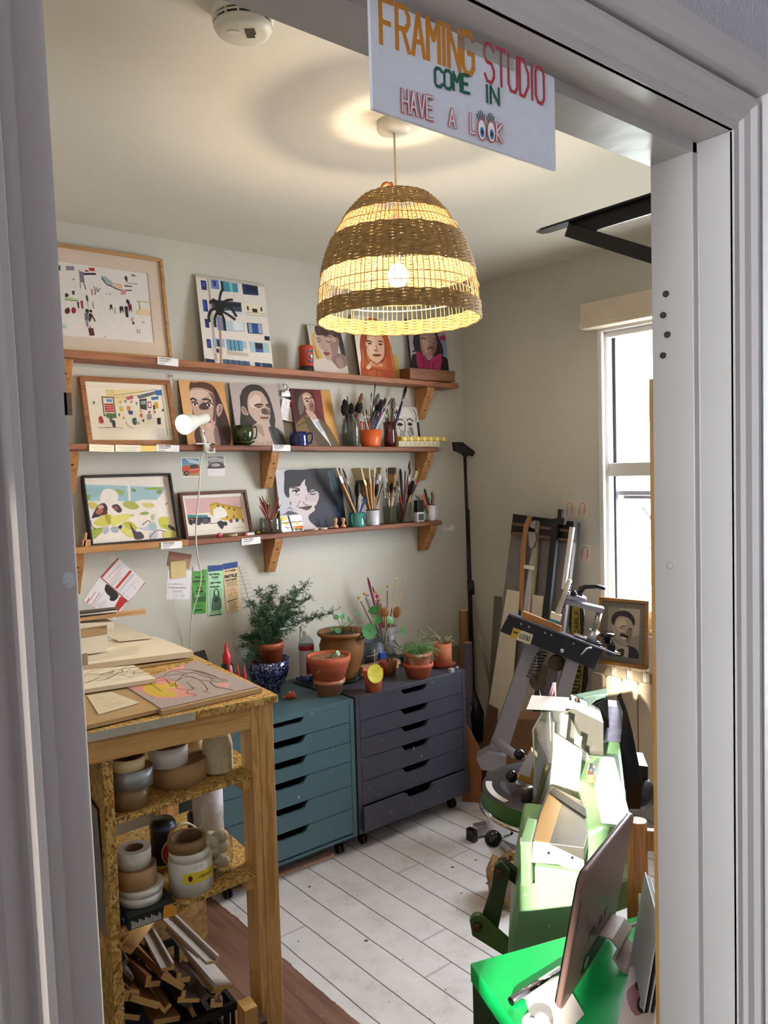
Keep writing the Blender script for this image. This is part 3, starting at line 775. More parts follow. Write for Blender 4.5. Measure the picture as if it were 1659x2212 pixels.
blk = '''
p e9dfd6 1062,368 1522,452 1568,1000 1090,965
p c9bdb2 1062,368 1522,452 1524,470 1064,386
p 1e2a58 1096,405 1134,412 1136,472 1100,466
p 2a48a8 1104,415 1124,418 1126,450 1106,446
p 6a82c8 1164,404 1220,412 1222,470 1168,462
p 2a3c80 1180,412 1200,415 1202,450 1182,446
p 3a92a8 1230,415 1346,440 1350,495 1236,482
p 163a5a 1230,418 1250,420 1254,485 1236,482
p 8cc4cc 1290,428 1310,432 1314,490 1294,487
p 20305a 1375,440 1480,462 1484,520 1382,508
p 0e1838 1400,448 1476,464 1480,500 1404,490
p 1c2c78 1100,530 1132,534 1136,612 1104,606
p 3a5ac0 1108,540 1116,541 1120,600 1110,598
p b5a99c 1140,400 1155,402 1180,940 1160,938
p 3a4458 1160,530 1365,560 1368,620 1166,600
p 1a1c2c 1180,540 1360,566 1362,590 1184,572
p c8d0d8 1270,606 1368,622 1370,636 1272,622
p efe2c8 1378,565 1508,580 1530,650 1390,636
p 2a2420 1402,584 1414,586 1416,612 1404,610
p 241c18 1436,600 1470,604 1474,628 1440,624
p 2a2420 1492,594 1504,596 1506,622 1494,620
s.6 9a8c80 1386,622 1532,640
s.6 9a8c80 1388,636 1534,654
p 1e3064 1106,655 1134,660 1138,718 1110,714
p 6a86b8 1190,640 1250,655 1256,740 1196,735
p b8c8d0 1240,672 1376,686 1380,748 1246,742
p dfe6e8 1300,678 1370,686 1374,740 1306,736
s1.2 f2ece6 1330,680 1336,745
p 13182c 1398,690 1498,702 1502,768 1404,760
p 8aa4c0 1405,694 1430,697 1434,758 1410,756
p 2a4a9a 1434,698 1466,702 1470,762 1438,760
p 9ab0c4 1470,702 1496,705 1500,764 1474,762
p 13182c 1512,780 1546,784 1548,812 1514,808
p 1c2c66 1110,790 1140,794 1144,855 1114,850
p 2a50a8 1118,800 1134,802 1138,848 1120,845
p 9ab4cc 1156,785 1236,795 1240,850 1162,845
p 22304c 1180,795 1200,797 1204,845 1184,842
p 6aa0b8 1248,795 1360,808 1364,878 1256,870
s1 12203a 1276,800 1282,872
s1 12203a 1304,803 1310,874
s1 12203a 1332,806 1338,876
p a8c4d0 1364,810 1388,812 1392,865 1368,862
p c8b8a8 1250,872 1392,890 1400,915 1258,900
p a8c8cc 1408,815 1540,828 1546,892 1416,885
p 1a1c30 1445,822 1498,828 1502,888 1450,884
p 4a58a0 1452,862 1500,868 1502,888 1452,884
p d4c6b8 1150,850 1218,862 1220,896 1154,890
c 3a3430 1175,858 1195,862 1194,884 1176,880
p 26385a 1092,922 1160,932 1164,968 1096,964
p 4a6a8c 1216,928 1404,948 1410,990 1222,976
s1.2 1a2440 1250,932 1256,980
s1.2 1a2440 1290,936 1296,984
s1.2 1a2440 1330,940 1336,986
s1.2 1a2440 1370,944 1376,988
p 22385c 1440,952 1556,964 1562,1000 1446,992
p 5a84a0 1475,956 1490,958 1496,996 1480,994
S2.4 b08468 1214,640 1212,760 1204,968
S3 141416 1212,590 1190,560 1160,545 1150,560
S3 141416 1214,590 1220,530 1232,490 1246,470
S3 141416 1214,590 1260,545 1310,540
S3.4 141416 1214,595 1160,600 1138,640 1140,680
S3.4 141416 1214,600 1180,650 1180,715
S3.4 141416 1214,600 1240,660 1246,740
S3.4 141416 1214,600 1280,640 1320,670
S3.4 141416 1216,595 1280,580 1330,650
S4 101012 1214,600 1200,560 1170,530
S4 101012 1214,600 1250,570 1300,600
c 121214 1190,580 1214,560 1240,580 1240,625 1214,640 1192,620
'''
t, w_, h_ = lean('canvas_print', 'print of a pale apartment block with blue windows and a black palm', 'picture', (443, 785), (591, 796), 596, Z1, YB-.07, YB-.012)
canvas(t, w_, h_, drawn(blk, [(1062, 368), (1522, 452), (1568, 1000), (1090, 965)]), .005, 'd8c8b0', 'e9dfd6', 'board')

sleepy = '''
p cfc6ba 105,108 460,160 527,595 182,560
c d8b060 150,230 185,180 200,300 260,400 250,440 200,430 170,330
c b08a3a 165,300 190,330 230,430 205,430
p dccfc4 165,440 290,425 360,470 430,540 527,595 182,565
c 3a2c30 370,160 440,170 470,260 500,390 470,440 430,300 400,200
c c4a294 205,235 260,190 340,200 400,230 420,290 420,380 380,440 330,450 290,420 270,350 240,340 225,300
c a08078 345,300 420,290 420,390 380,440 350,445 360,380
c 8e7468 360,450 420,390 490,420 510,500 430,530 390,490
c a88a80 400,440 450,430 480,500 430,520
c 4a3630 190,130 260,125 380,140 430,170 440,240 390,240 350,215 300,225 260,215 215,215 195,190
c 5e463c 215,150 250,140 240,205 220,205
c 6a5044 320,160 370,170 380,225 340,210
c 9c7c70 405,255 430,250 438,290 420,330 408,300
S2.2 5a4440 205,240 230,245 250,265
S2 4a3836 208,262 225,274 245,272
S2.2 5a4440 290,232 330,228 362,245
S2.2 4a3836 300,270 330,284 358,278
S1.6 8a6a62 262,290 275,330 272,350 300,360 318,348
c 8e4a48 272,376 300,372 342,384 320,404 292,402
S1.4 7a3c3c 272,378 310,386 342,385
'''
t, w_, h_ = lean('portrait_painting', 'small canvas portrait of a fringed woman with closed eyes and yellow drapery', 'painting', (680, 801), (754, 810), 703, Z1, YB-.075, YB-.02)
canvas(t, w_, h_, drawn(sleepy, [(105, 108), (460, 160), (527, 595), (182, 560)]), .014, '7e7a60')

amber = '''
p f0e2d0 565,0 902,40 993,633 640,605
c c86a38 690,60 760,30 840,60 890,150 940,300 985,520 990,560 860,560 700,560 640,520 650,400 640,250
c a8461c 690,60 700,200 680,380 690,520 650,520 648,400 640,250
c b85424 860,120 920,280 975,480 980,560 900,540 890,400 870,260
c e8b898 700,200 740,160 820,165 860,230 875,300 870,390 830,450 780,455 730,420 700,330
c f0cdb0 720,230 770,200 790,300 780,380 740,390
p b24a22 640,530 740,510 800,520 900,530 985,545 995,633 645,610
p c8602c 700,560 780,530 860,600 850,625 760,620
c dca07a 740,450 830,460 860,500 790,495 720,490
c eac8aa 700,500 735,480 740,510 712,530
S3 6a2410 700,255 725,248 755,262
S3 6a2410 815,258 840,250 862,264
c 3c1408 712,272 732,266 752,276 732,284
c 3c1408 815,280 838,272 858,284 836,292
S2 b06038 790,290 800,330 772,340
S1.6 8a3a1c 772,342 800,350 818,340
c 9c4428 752,384 800,376 848,384 820,402 790,404
S1.6 6a2410 752,386 800,388 848,386
S3 8a3414 700,300 690,400 720,470
S3 8a3414 880,300 880,400 850,460
S2 7a2a10 735,430 800,480 860,440
S2 8a3a1a 790,515 800,570 795,620
S3 92380f 700,250 712,150 760,90
S3 d88848 660,330 668,430 660,510
S3 d88848 930,330 950,430 960,510
'''
t, w_, h_ = lean('portrait_painting', 'small amber toned portrait of a long haired girl, half under the lampshade', 'painting', (779, 813), (856, 821), 682, Z1, YB-.08, YB-.02)
canvas(t, w_, h_, drawn(amber, [(565, 0), (902, 40), (993, 633), (640, 605)]), .014, '5a3a24')
t, w_, h_ = lean('patterned_board', 'narrow yellow board with black speckles behind the amber portrait', 'board', (840, 818), (867, 821), 765, Z1, YB-.05, YB-.018)
def speck(A):
    r = random.Random(5)
    for i in range(60):
        u, v = r.uniform(5, 80), r.uniform(3, 97); A.poly([(u+r.uniform(-7, 7), v+r.uniform(-2, 2)) for k in range(4)], r.choice(['1c1a18', '2a2622', 'c89a30']))
canvas(t, w_, h_, speck, .004, 'e0c890', 'e4c060', 'board')

pinkshirt = '''
p a8a4a8 1085,30 1455,75 1532,668 1158,640
p 7a98b0 1420,240 1480,230 1520,540 1440,520
p b02858 1405,200 1478,185 1482,245 1420,235
c 2e2226 1150,230 1180,140 1250,100 1340,110 1400,200 1450,320 1440,400 1380,400 1220,360 1170,340
c 141214 1135,400 1200,370 1300,430 1440,390 1510,450 1530,640 1160,630
c b08c80 1215,200 1250,150 1340,160 1380,220 1385,310 1360,370 1320,405 1290,400 1240,350
c c8a898 1240,220 1290,200 1300,330 1270,350
c 8a6a60 1340,260 1385,230 1380,330 1340,380
c a8205c 1180,360 1220,350 1300,425 1310,530 1230,555 1195,480
c b83068 1320,425 1420,370 1440,400 1420,530 1330,530
S2 6a1038 1230,400 1260,450 1250,530
S2 6a1038 1370,440 1350,480 1360,520
S2.2 4a3430 1225,225 1255,215 1280,228
S2 4a3430 1345,225 1365,220 1380,232
S1.6 8a6a5c 1320,240 1345,280 1318,290
S2 3a201c 1290,325 1320,302 1370,320
c 8a4038 1305,312 1335,300 1362,316 1330,322
S3 1c1618 1150,250 1170,330 1145,345
S2.4 241c20 1395,230 1420,300 1400,370
'''
t, w_, h_ = lean('portrait_painting', 'small portrait of a person in a magenta collared shirt, behind the wooden box', 'painting', (893, 823), (973, 831), 690, Z1, YB-.055, YB-.016)
canvas(t, w_, h_, drawn(pinkshirt, [(1085, 30), (1455, 75), (1532, 668), (1158, 640)]), .014, '3a3434')

shadowface = '''
p d8a060 80,62 545,95 605,675 160,665
p e0b078 80,62 200,70 220,400 130,400
c 5e3c30 190,130 250,90 350,90 440,130 500,240 560,420 590,560 570,670 440,670 250,660 240,560
c 3a2420 440,140 500,250 560,430 590,560 565,670 470,660 450,400
c 4a2c26 225,560 260,520 300,600 270,660 240,640
c c4a494 195,170 240,140 340,150 420,190 450,260 450,380 440,470 400,560 340,560 280,500 210,330 192,240
c dcc0b0 200,180 300,160 380,190 330,240 250,260 205,250
c 6a4a40 390,190 440,230 455,330 440,450 415,440 430,330 420,250
c 4a3430 285,310 330,280 372,300 380,340 330,350 290,340
c b8968a 455,340 480,300 515,305 520,350 490,405 465,410
S2.4 6a4a44 490,315 500,345 480,380
S4 2e201e 200,256 225,240 262,262
S4 2e201e 320,255 360,250 405,270
c f0e4dc 218,290 250,280 274,300 250,315
c 1e1614 232,288 250,284 256,304 238,308
c f0e4dc 355,300 390,290 420,310 390,326
c 1e1614 372,296 392,294 398,320 378,320
S3 2a1c1a 212,286 245,272 275,300
S3 2a1c1a 350,300 385,280 425,306
c cbb0a0 330,560 420,500 450,520 470,660 360,665
c 8e7064 420,540 455,500 480,660 430,650
c 2a1a18 330,600 350,640 440,660 350,670 300,650
S3 6a4638 330,470 380,462 400,480
c dcb4a4 350,480 400,470 390,520 350,515
'''
qd = [(80, 62), (545, 95), (605, 675), (160, 665)]
t, w_, h_ = lean('portrait_painting', 'portrait on ochre of a dark haired face in half shadow, behind the clip lamp', 'painting', (406, 957), (504, 960), 822, Z2, YB-.08, YB-.012)
canvas(t, w_, h_, drawn(shadowface, qd), .012, '6a5a40')

greyface = '''
p b9aca8 597,95 1035,115 1115,675 648,680
c 3a3230 690,230 720,150 790,110 880,120 940,180 980,280 1010,420 1000,490 960,470 930,300 900,400 800,480 700,560 676,480 690,380
c 2a2422 690,200 720,300 740,420 790,480 720,520 676,480 688,340
c c4aa9a 760,230 800,170 880,170 930,230 955,300 970,370 950,440 900,470 840,450 790,400 760,340
c dcc6b8 770,260 830,200 880,220 860,290 800,320
c 7e665e 900,320 950,330 965,380 900,372
c 5a4640 885,330 920,325 940,372 890,370
c b09486 695,320 715,300 745,340 760,380 735,385 705,370
S2 6a504a 710,320 725,350 735,372
S3.6 30241f 820,298 860,285 900,292
S3.6 30241f 925,295 950,288 970,296
c 2a201e 832,306 858,300 890,308 858,316
c 2a201e 930,306 950,302 968,310 948,314
c 9a6a5c 868,404 910,398 955,405 930,422 890,424
S2 5a3c36 866,404 910,408 955,404
p c6ac9c 800,480 900,475 960,500 1010,680 790,680
c a68a7c 800,480 880,480 900,590 830,520
c 4a4c50 950,490 1020,500 1080,560 1115,680 1010,680 960,560
S2 22242a 970,500 1010,600 1060,675
S2 22242a 1020,510 1060,580 1090,660
c 3a3230 970,330 1005,430 1000,560 975,520 965,440
s1 7a5c52 830,640 836,655
s1 7a5c52 880,640 884,660
s1 7a5c52 930,635 934,655
s1 7a5c52 960,640 964,655
'''
t, w_, h_ = lean('portrait_painting', 'portrait on grey of a frowning long haired woman, behind the green cup', 'painting', (515, 961), (619, 961), 828, Z2, YB-.075, YB-.012)
canvas(t, w_, h_, drawn(greyface, [(597, 95), (1035, 115), (1115, 675), (648, 680)]), .012, '8a8280')

jacket = '''
p 58201e 1155,135 1545,160 1625,690 1237,688
p 3e1616 1190,140 1270,145 1240,440 1200,430
p 7a2a28 1390,150 1455,158 1490,440 1420,330
p d8a058 1455,156 1545,162 1625,690 1560,600 1490,440
c 6e6256 1240,250 1270,190 1320,175 1300,260 1290,350 1265,390 1245,360
c c49a88 1280,200 1320,175 1360,200 1390,260 1395,340 1370,365 1330,350 1300,300 1285,250
c dcb8a4 1290,210 1320,195 1350,240 1330,280 1300,270
c 8a6254 1345,270 1390,300 1390,345 1350,360
S2.6 3a2a26 1300,240 1320,232 1345,242
S2.6 3a2a26 1350,235 1368,222 1380,236
c 2a1c1a 1310,255 1328,250 1342,262 1322,268
S2 7a5040 1355,250 1385,290 1362,300
S1.8 5a3028 1352,312 1370,304 1388,312
c c8a090 1310,340 1380,365 1420,430 1400,470 1330,390
p dcdfe6 1345,400 1380,440 1430,430 1550,685 1500,690
p b8bcc8 1400,455 1440,440 1480,540 1450,560
c 7a6038 1215,480 1290,400 1340,400 1400,500 1520,690 1237,690 1205,540
c 5a4628 1290,400 1340,430 1480,600 1540,690 1440,690 1330,520
c 6a5230 1430,440 1500,470 1560,560 1620,688 1560,690 1490,560
S1.6 3a2e1c 1220,500 1300,460 1330,480
S1.6 3a2e1c 1340,410 1380,520 1500,680
'''
t, w_, h_ = lean('portrait_painting', 'portrait of an elderly person in an olive jacket on dark red and ochre', 'painting', (645, 961), (733, 964), 840, Z2, YB-.075, YB-.012)
canvas(t, w_, h_, drawn(jacket, [(1155, 135), (1545, 160), (1625, 690), (1237, 688)]), .012, '5a2a24')

bw = '''
p dcd8d4 905,435 1190,440 1215,890 890,890
c efece8 930,470 1060,450 1120,540 1000,540 930,560
S4 1c1c20 915,590 950,565 1000,575
S4 1c1c20 1045,580 1085,560 1130,590
c 17171b 915,620 950,600 990,620 960,640 930,636
c 17171b 1050,612 1085,598 1115,618 1090,636 1060,630
S3 3a3a40 1015,580 1010,680 985,740
S3 44444a 1045,690 1060,740 1120,780
S2.4 55555a 920,650 950,680 935,740
c a8a6a6 940,700 1000,690 990,800 930,790
c 8a888a 1060,660 1110,650 1120,740 1080,730
p 141418 1170,600 1200,590 1215,800 1180,790
S3 2a2a30 1140,460 1170,520 1160,600
S3 2a2a30 880,700 900,760 890,820
S2 66666a 950,780 1000,760 1060,770
'''
t, w_, h_ = lean('portrait_painting', 'small black and white sketched face canvas behind the patterned boxes', 'painting', (861, 964), (911, 966), 878, Z2, YB-.05, YB-.02)
canvas(t, w_, h_, drawn(bw, [(905, 435), (1190, 440), (1215, 890), (890, 890)]), .012, 'c8c6c4')

street = '''
p f3ead8 315,1145 800,1165 845,1485 345,1450
p f0dda8 460,1165 620,1160 700,1170 480,1260
p e8cf9a 410,1165 470,1160 480,1220 420,1215
s.7 8a7a60 470,1200 760,1165
s.5 a89a80 478,1215 760,1190
p 7a7050 385,1205 466,1210 478,1330 396,1330
p e8e4dc 395,1215 458,1218 468,1322 404,1320
p 6a9ac0 415,1222 452,1225 454,1242 418,1240
p c02a2a 402,1250 460,1252 466,1306 408,1304
s.8 f0d8d0 408,1262 458,1266
s.8 f0d8d0 410,1276 460,1280
s.8 f0d8d0 412,1292 462,1294
p 2e6eb4 750,1170 798,1166 802,1204 756,1202
p 3a70a8 722,1214 778,1210 776,1230 726,1234
p c85a6a 545,1215 590,1200 598,1222 556,1232
p 6a6e74 620,1205 680,1190 750,1176 752,1196 640,1226
p 3c4440 638,1228 690,1222 690,1300 642,1290
p 9aa8a0 646,1240 684,1236 684,1262 648,1262
p a83a40 695,1245 722,1244 724,1288 698,1286
p f0e4dc 700,1252 718,1252 720,1280 702,1280
p d8a830 745,1250 772,1248 776,1292 748,1292
p 30343a 735,1268 748,1268 750,1300 738,1300
p 5a7a50 412,1310 478,1315 480,1345 414,1340
c b83040 365,1335 385,1330 395,1370 370,1370
c 5a6a60 432,1330 452,1335 450,1370 436,1368
c 3a3e44 450,1360 468,1362 470,1400 454,1400
c e0c050 500,1275 520,1270 526,1300 506,1300
c d8a060 550,1270 575,1275 570,1300 552,1300
c 304a80 560,1300 590,1305 586,1325 564,1322
c 3a5a48 585,1355 612,1350 615,1390 592,1390
p 202840 762,1355 790,1355 792,1400 766,1400
c c86a50 640,1325 655,1322 658,1345 642,1345
c 9a9a98 690,1330 720,1330 722,1360 694,1362
S.6 7a6a50 360,1400 480,1405 520,1415
S.6 7a6a50 540,1370 560,1400 600,1420
s.6 4a463e 405,1400 430,1405
''' + '\n'.join('c %s %d,%d %d,%d %d,%d' % (c, x, y, x+14, y-4, x+9, y+16) for c, x, y in [('8a6a50', 490, 1320), ('d0b070', 520, 1340), ('a83a40', 700, 1310), ('5a7a9a', 600, 1365), ('c8a868', 640, 1300), ('3a3a3a', 655, 1365), ('d08060', 575, 1240), ('7a8a6a', 610, 1250), ('6a8aa8', 535, 1235), ('c8b080', 500, 1240), ('b06a4a', 740, 1310), ('4a4a50', 800, 1300), ('6a8a70', 330, 1240), ('a0a8a8', 620, 1380)])
t, w_, h_ = lean('framed_print', 'oak framed print of a market street beside the clip lamp', 'picture', (191, 957), (388, 961), 812, Z2, YB-.085, YB-.02)
framed(t, w_, h_, drawn(street, [(315, 1145), (800, 1165), (845, 1485), (345, 1450)]), .0195, .026, oak, 'efe6d4', .02, 'f6efe0')

flowers = '''
p f6eade 135,222 722,217 780,655 188,690
p a8c8ce 145,265 700,295 690,330 640,385 540,380 480,400 380,385 300,380 160,385
p 9cc0c0 150,285 280,290 270,330 200,360 160,350
p f6eade 440,275 458,275 462,390 448,392
c f6eade 250,370 270,310 320,300 370,330 370,380 330,410 270,410
c 8aa850 150,345 180,340 175,375 155,370
c a0b860 360,300 420,320 400,345 370,330
c 7a9848 470,300 500,310 490,325 474,318
c 9ab058 560,300 640,295 690,300 660,312 580,312
c 8a9c48 640,320 680,315 670,345 650,340
c d8c868 160,400 200,390 240,420 190,440
c b8b858 410,400 470,390 520,430 480,450 420,430
c e0d080 540,410 600,405 630,430 570,440
c 3a2c34 190,500 230,420 280,400 300,450 250,490 210,500
c b06a50 215,460 250,430 270,455 240,480
c d8a890 230,425 260,410 275,430 245,440
c 6a2a30 260,470 285,445 300,470 275,490
c 4a3a40 330,420 370,410 400,450 380,470 350,450
c a85a50 345,430 365,425 372,445 350,448
c d8d060 200,540 260,490 320,480 340,520 300,560 240,560
c b8a830 280,490 310,485 320,540 300,545
c e6e078 330,500 420,480 470,490 420,530 350,560 330,570
c c8c040 400,550 450,530 500,570 490,600 440,580
c a8b848 190,590 260,570 280,580 220,640 190,650
c 98a838 185,580 270,572 225,590
c b8bcc8 260,580 300,565 305,600 275,620
c a8b4c0 320,580 360,565 375,600 340,610
c e0d870 380,580 440,580 480,640 440,640
c 4a3c48 450,540 490,600 530,610 550,650 490,660 470,610
c 3a3038 370,570 390,555 400,570 385,585
c c8d0d8 500,580 560,575 590,550 620,540 640,570 580,600
c a8c0c8 580,560 620,545 640,590 600,600
c d0c850 660,510 720,510 730,560 690,590 660,560
c b0b840 670,560 740,570 770,590 720,600
c b8c8a0 600,490 625,490 620,530 605,520
c 4a3a48 730,560 770,600 760,610 720,580
c c8c8d0 590,620 640,600 640,650 600,660
c d4cc70 680,620 740,600 780,620 778,652 700,655
S.8 5a4a58 540,560 580,530 600,545
S.8 5a4a58 590,650 640,600 700,610
S.8 5a4a58 180,520 190,560 215,580
S.8 8a3a40 700,420 718,405
c 98b060 520,480 560,465 590,480 550,490
c c8cc88 450,490 480,480 476,500
s1 c8a0a0 690,240 700,290
'''
t, w_, h_ = lean('framed_print', 'black framed floral print with yellow leaves on the lowest shelf', 'picture', (198, 1181), (391, 1169), 1026, Z3a, YB-.09, YB-.02)
framed(t, w_, h_, drawn(flowers, [(135, 222), (722, 217), (780, 655), (188, 690)]), .0085, .035, blackfr, None, 0, 'f6eade')

seaside = '''
p dcb0ae 863,395 1195,387 1205,460 870,490
p efe4d8 868,500 1210,480 1223,572 890,605
p 3a8a88 872,490 1000,492 1010,505 876,508
p 2a2a34 876,508 1020,505 1022,535 880,545
p c05a48 890,515 915,514 916,526 892,528
p d8b040 1018,430 1048,418 1196,450 1210,515 1100,525 1020,490
p c09428 1018,430 1048,418 1196,450 1198,460 1048,430 1020,442
p 6a5a30 1060,432 1072,434 1074,450 1062,448
p 6a5a30 1090,440 1102,442 1104,456 1092,454
p 6a5a30 1122,446 1134,448 1136,462 1124,460
p 6a5a30 1152,454 1164,456 1166,468 1154,466
p 7a6838 1110,490 1120,490 1122,512 1112,512
p 7a6838 1150,492 1160,492 1162,512 1152,512
c f3eae0 1040,460 1080,445 1110,465 1115,500 1050,510
s1 4a4448 880,548 940,545 1060,540
c 1e1c24 890,525 905,520 908,550 895,552
c 3a3640 925,525 950,518 960,548 930,552
c 55505a 970,520 1000,515 1010,540 980,545
c 2a2630 1060,535 1085,525 1100,545 1090,575 1070,560
c 1a181e 1080,540 1110,530 1120,548 1100,555
c 8a4a48 1130,520 1145,516 1148,535 1134,536
c 4a4a58 1165,515 1180,512 1182,530 1168,532
c a85a48 1200,515 1208,514 1212,532 1204,532
s.8 a8a0a0 1150,568 1210,560
'''
t, w_, h_ = lean('framed_print', 'walnut framed print of a yellow building under a pink sky', 'picture', (403, 1166), (548, 1149), 1063, Z3b, YB-.07, YB-.018)
framed(t, w_, h_, drawn(seaside, [(863, 395), (1195, 387), (1223, 572), (890, 605)]), .0125, .03, walnut, 'efe6d8', .014, 'efe4d8')

wink = '''
p c6c4ca 380,110 1370,95 1575,1080 530,1165
p 17202a 1060,98 1372,95 1575,1080 1110,1090 1000,900
p 24404a 1180,130 1290,120 1330,330 1290,480 1240,400
p 1e343c 1250,110 1370,110 1420,380 1340,500 1290,300
S1.6 3a5a60 1200,160 1240,300 1300,480
S1.2 4a6a70 1270,130 1300,260 1340,400
p 22305a 1330,700 1440,720 1500,1000 1400,1040
S2 30609a 1400,820 1450,900 1470,960
c d6c6c4 620,420 700,370 800,360 860,270 880,400 960,470 1060,480 1085,580 1060,680 1040,790 960,870 900,930 960,1000 1080,1090 860,1120 840,960 740,820 640,620
c 241f26 545,125 800,115 1080,105 1220,240 1260,500 1310,800 1340,1070 1120,1090 1020,1030 960,960 950,880 1040,790 1030,740 1080,660 1090,580 1060,470 980,440 900,470 880,400 850,350 850,270 800,330 770,385 640,400 612,450 620,560 580,560 540,490 530,400 530,250
c 2c2a3c 1090,700 1240,660 1330,900 1330,1060 1120,1085 1010,1010 980,900 1060,800
c c8b4b8 900,500 1060,490 1080,570 1050,640 940,640 905,600
S1.8 2a2024 640,410 720,412 780,440
c f0ecea 665,470 720,452 775,465 740,495 690,490
c 2a201e 700,460 730,455 750,470 735,495 712,490
S2 17131a 660,470 710,448 778,458
S.8 6a5a5e 700,515 740,530 780,515
S2 3a2c34 900,480 980,470 1050,450
S1.6 3a2c34 940,510 990,522 1030,505
S1 5a484c 830,650 860,668 880,700 920,690
c b8a2a2 865,560 880,640 905,610 895,560
c 5a2a2e 770,742 830,735 900,718 985,715 960,770 900,790 830,765
S1.2 2a1418 770,742 850,742 985,716
S.8 6a5458 740,740 770,680 800,620
S.8 6a5458 1020,740 1045,700
c 55555e 580,830 640,800 780,850 700,860 620,870
S.8 3a3a42 600,770 640,740 680,800
S.8 3a3a42 540,860 580,850 620,870
c 6a2a30 632,640 652,650 656,695 640,680
'''
t, w_, h_ = lean('portrait_painting', 'large canvas of a winking woman with black fringed hair', 'painting', (609, 1154), (749, 1142), 1014, Z3b, YB-.06, YB-.02)
canvas(t, w_, h_, drawn(wink, [(380, 110), (1370, 95), (1575, 1080), (530, 1165)]), .018, '8a6a4a')
t, w_, h_ = lean('painted_tile', 'small white tile with a black cross and orange fruit, in front of the winking portrait', 'tile', (610, 1154), (656, 1151), 1115, Z3b, YB-.105, YB-.09)
canvas(t, w_, h_, drawn('''
p f4f2f0 530,885 815,868 875,1145 535,1170
p f0d040 530,900 560,890 570,960 532,975
p f0e080 560,890 620,890 625,940 570,950
p 17130f 625,878 650,876 715,1150 690,1155
p 17130f 528,990 830,962 834,974 530,1002
c e8c820 572,1000 628,994 640,1020 600,1030
c e8c820 750,980 790,978 780,1030 765,1030
s2 141414 585,1065 605,1075 615,1062
S2.4 141414 605,1078 625,1088 650,1072
c e07818 705,1075 740,1050 800,1050 860,1050 868,1100 800,1120 720,1110
c c85a10 800,1050 860,1048 862,1080 820,1080
c 3a6a2a 730,1110 770,1085 790,1130 750,1142
c 24401c 800,1110 840,1100 860,1130 810,1140
c e8b838 720,1085 750,1065 760,1090
''', [(530, 885), (815, 868), (875, 1145), (535, 1170)]), .006, 'e8e4e0')
# ------------------------------------------------------------------ woven pendant lamp
LX, LY = 1.54, 1.79
straw = M('seagrass', 'b0905c', .75, var=.28, scale=70, bmp=.3, bscale=220)
rib_m = M('split_cane', 'c79a5c', .6, var=.15, scale=40)
white_pl = M('white_plastic', 'e6e2da', .4)
cream_pl = M('cream_plastic', 'dcd6c6', .45)
zt_, zb_ = AY(856, 424, LY).z, AY(861, 694, LY).z
RB = (AY(995, 695, LY)-AY(727, 695, LY)).length/2*.985
lampT = thing('pendant_lamp', 'woven seagrass pendant lamp with open cane bands, lit', 'lamp', (LX, LY, H))
def shade_r(f):                         # f = 0 top, 1 rim
    return RB*(0.36+0.64*(1-(1-f)**2.3)**.80) if f > 0 else RB*.36
hS = zt_-zb_
def zf_(f): return zt_-H-hS*f
mb = MB(); mb.lathe([(.0001, -.030), (.030, -.030), (.047, -.026), (.050, -.018), (.050, 0)], 32); mb.build('ceiling_rose', cream_pl, lampT)
mb = MB(); mb.tube([(0, 0, -.03), (.002, .001, (zt_-H)*.5), (0, 0, zt_-H-.10)], .0032, 8); mb.build('cord', M('cord_fabric', 'cfc6a4', .6), lampT)
mb = MB(); mb.lathe([(.0001, zt_-H-.06), (.018, zt_-H-.06), (.021, zt_-H-.08), (.021, zt_-H-.13), (.0001, zt_-H-.13)], 20); mb.build('lamp_holder', white_pl, lampT)
zbulb = AY(872, 598, LY).z-H
mb = MB(); mb.ball((0, 0, 0), .030, 20, 1, 1, 1.15); mb.build('bulb', glow('bulb_glow', 'ffe6c4', BULB_WATTS/(4*pi*.03**2)*.55), lampT, loc=(0, 0, zbulb))
def weave(f0, f1, rows, amp=.0022, r0=.0030):
    m_ = MB(); N = 132; tur = (N//3)
    for j in range(rows):
        f = f0+(f1-f0)*(j+.5)/rows; R = shade_r(f); z = zf_(f); pts = []
        ph = pi*(j % 2)+rnd.uniform(-.4, .4)
        for i in range(N):
            a = 2*pi*i/N
            pts.append(((R+amp*sin(a*tur+ph))*cos(a), (R+amp*sin(a*tur+ph))*sin(a), z+.0012*sin(a*tur*.5+ph)+rnd.uniform(-.0006, .0006)))
        m_.tube(pts, r0*rnd.uniform(.85, 1.1), 5, closed=True)
    return m_
dz = hS
weave(.012, .19, 14, .0013, .0031).build('woven_band', straw, lampT)
weave(.345, .63, 22, .0016, .0033).build('woven_band', straw, lampT)
weave(.875, .985, 9, .0016, .0031).build('woven_band', straw, lampT)
weave(.98, 1.0, 2, .0015, .0038).build('woven_band', straw, lampT)
mb = MB(); NR = 92
for i in range(NR):
    a = 2*pi*i/NR+rnd.uniform(-.01, .01); tw = rnd.uniform(-.012, .012)
    mb.tube([(shade_r(f)*.996*cos(a+tw*f), shade_r(f)*.996*sin(a+tw*f), zf_(f)) for f in (0.0, .06, .13, .2, .3, .42, .55, .7, .85, .93, 1.0)], .00125, 4, cap=False)
mb.build('cane_ribs', rib_m, lampT)
mb = MB()
for f in (.268, .745): mb.tube([((shade_r(f)+.0016)*cos(2*pi*i/60), (shade_r(f)+.0016)*sin(2*pi*i/60), zf_(f)+.001*sin(i*.9)) for i in range(60)], .0013, 5, closed=True)
mb.build('cane_hoop', rib_m, lampT)
mb = MB(); f = .80; R = shade_r(f)*.94
mb.tube([(R*cos(2*pi*i/40), R*sin(2*pi*i/40), zf_(f)) for i in range(40)], .0018, 6, closed=True)
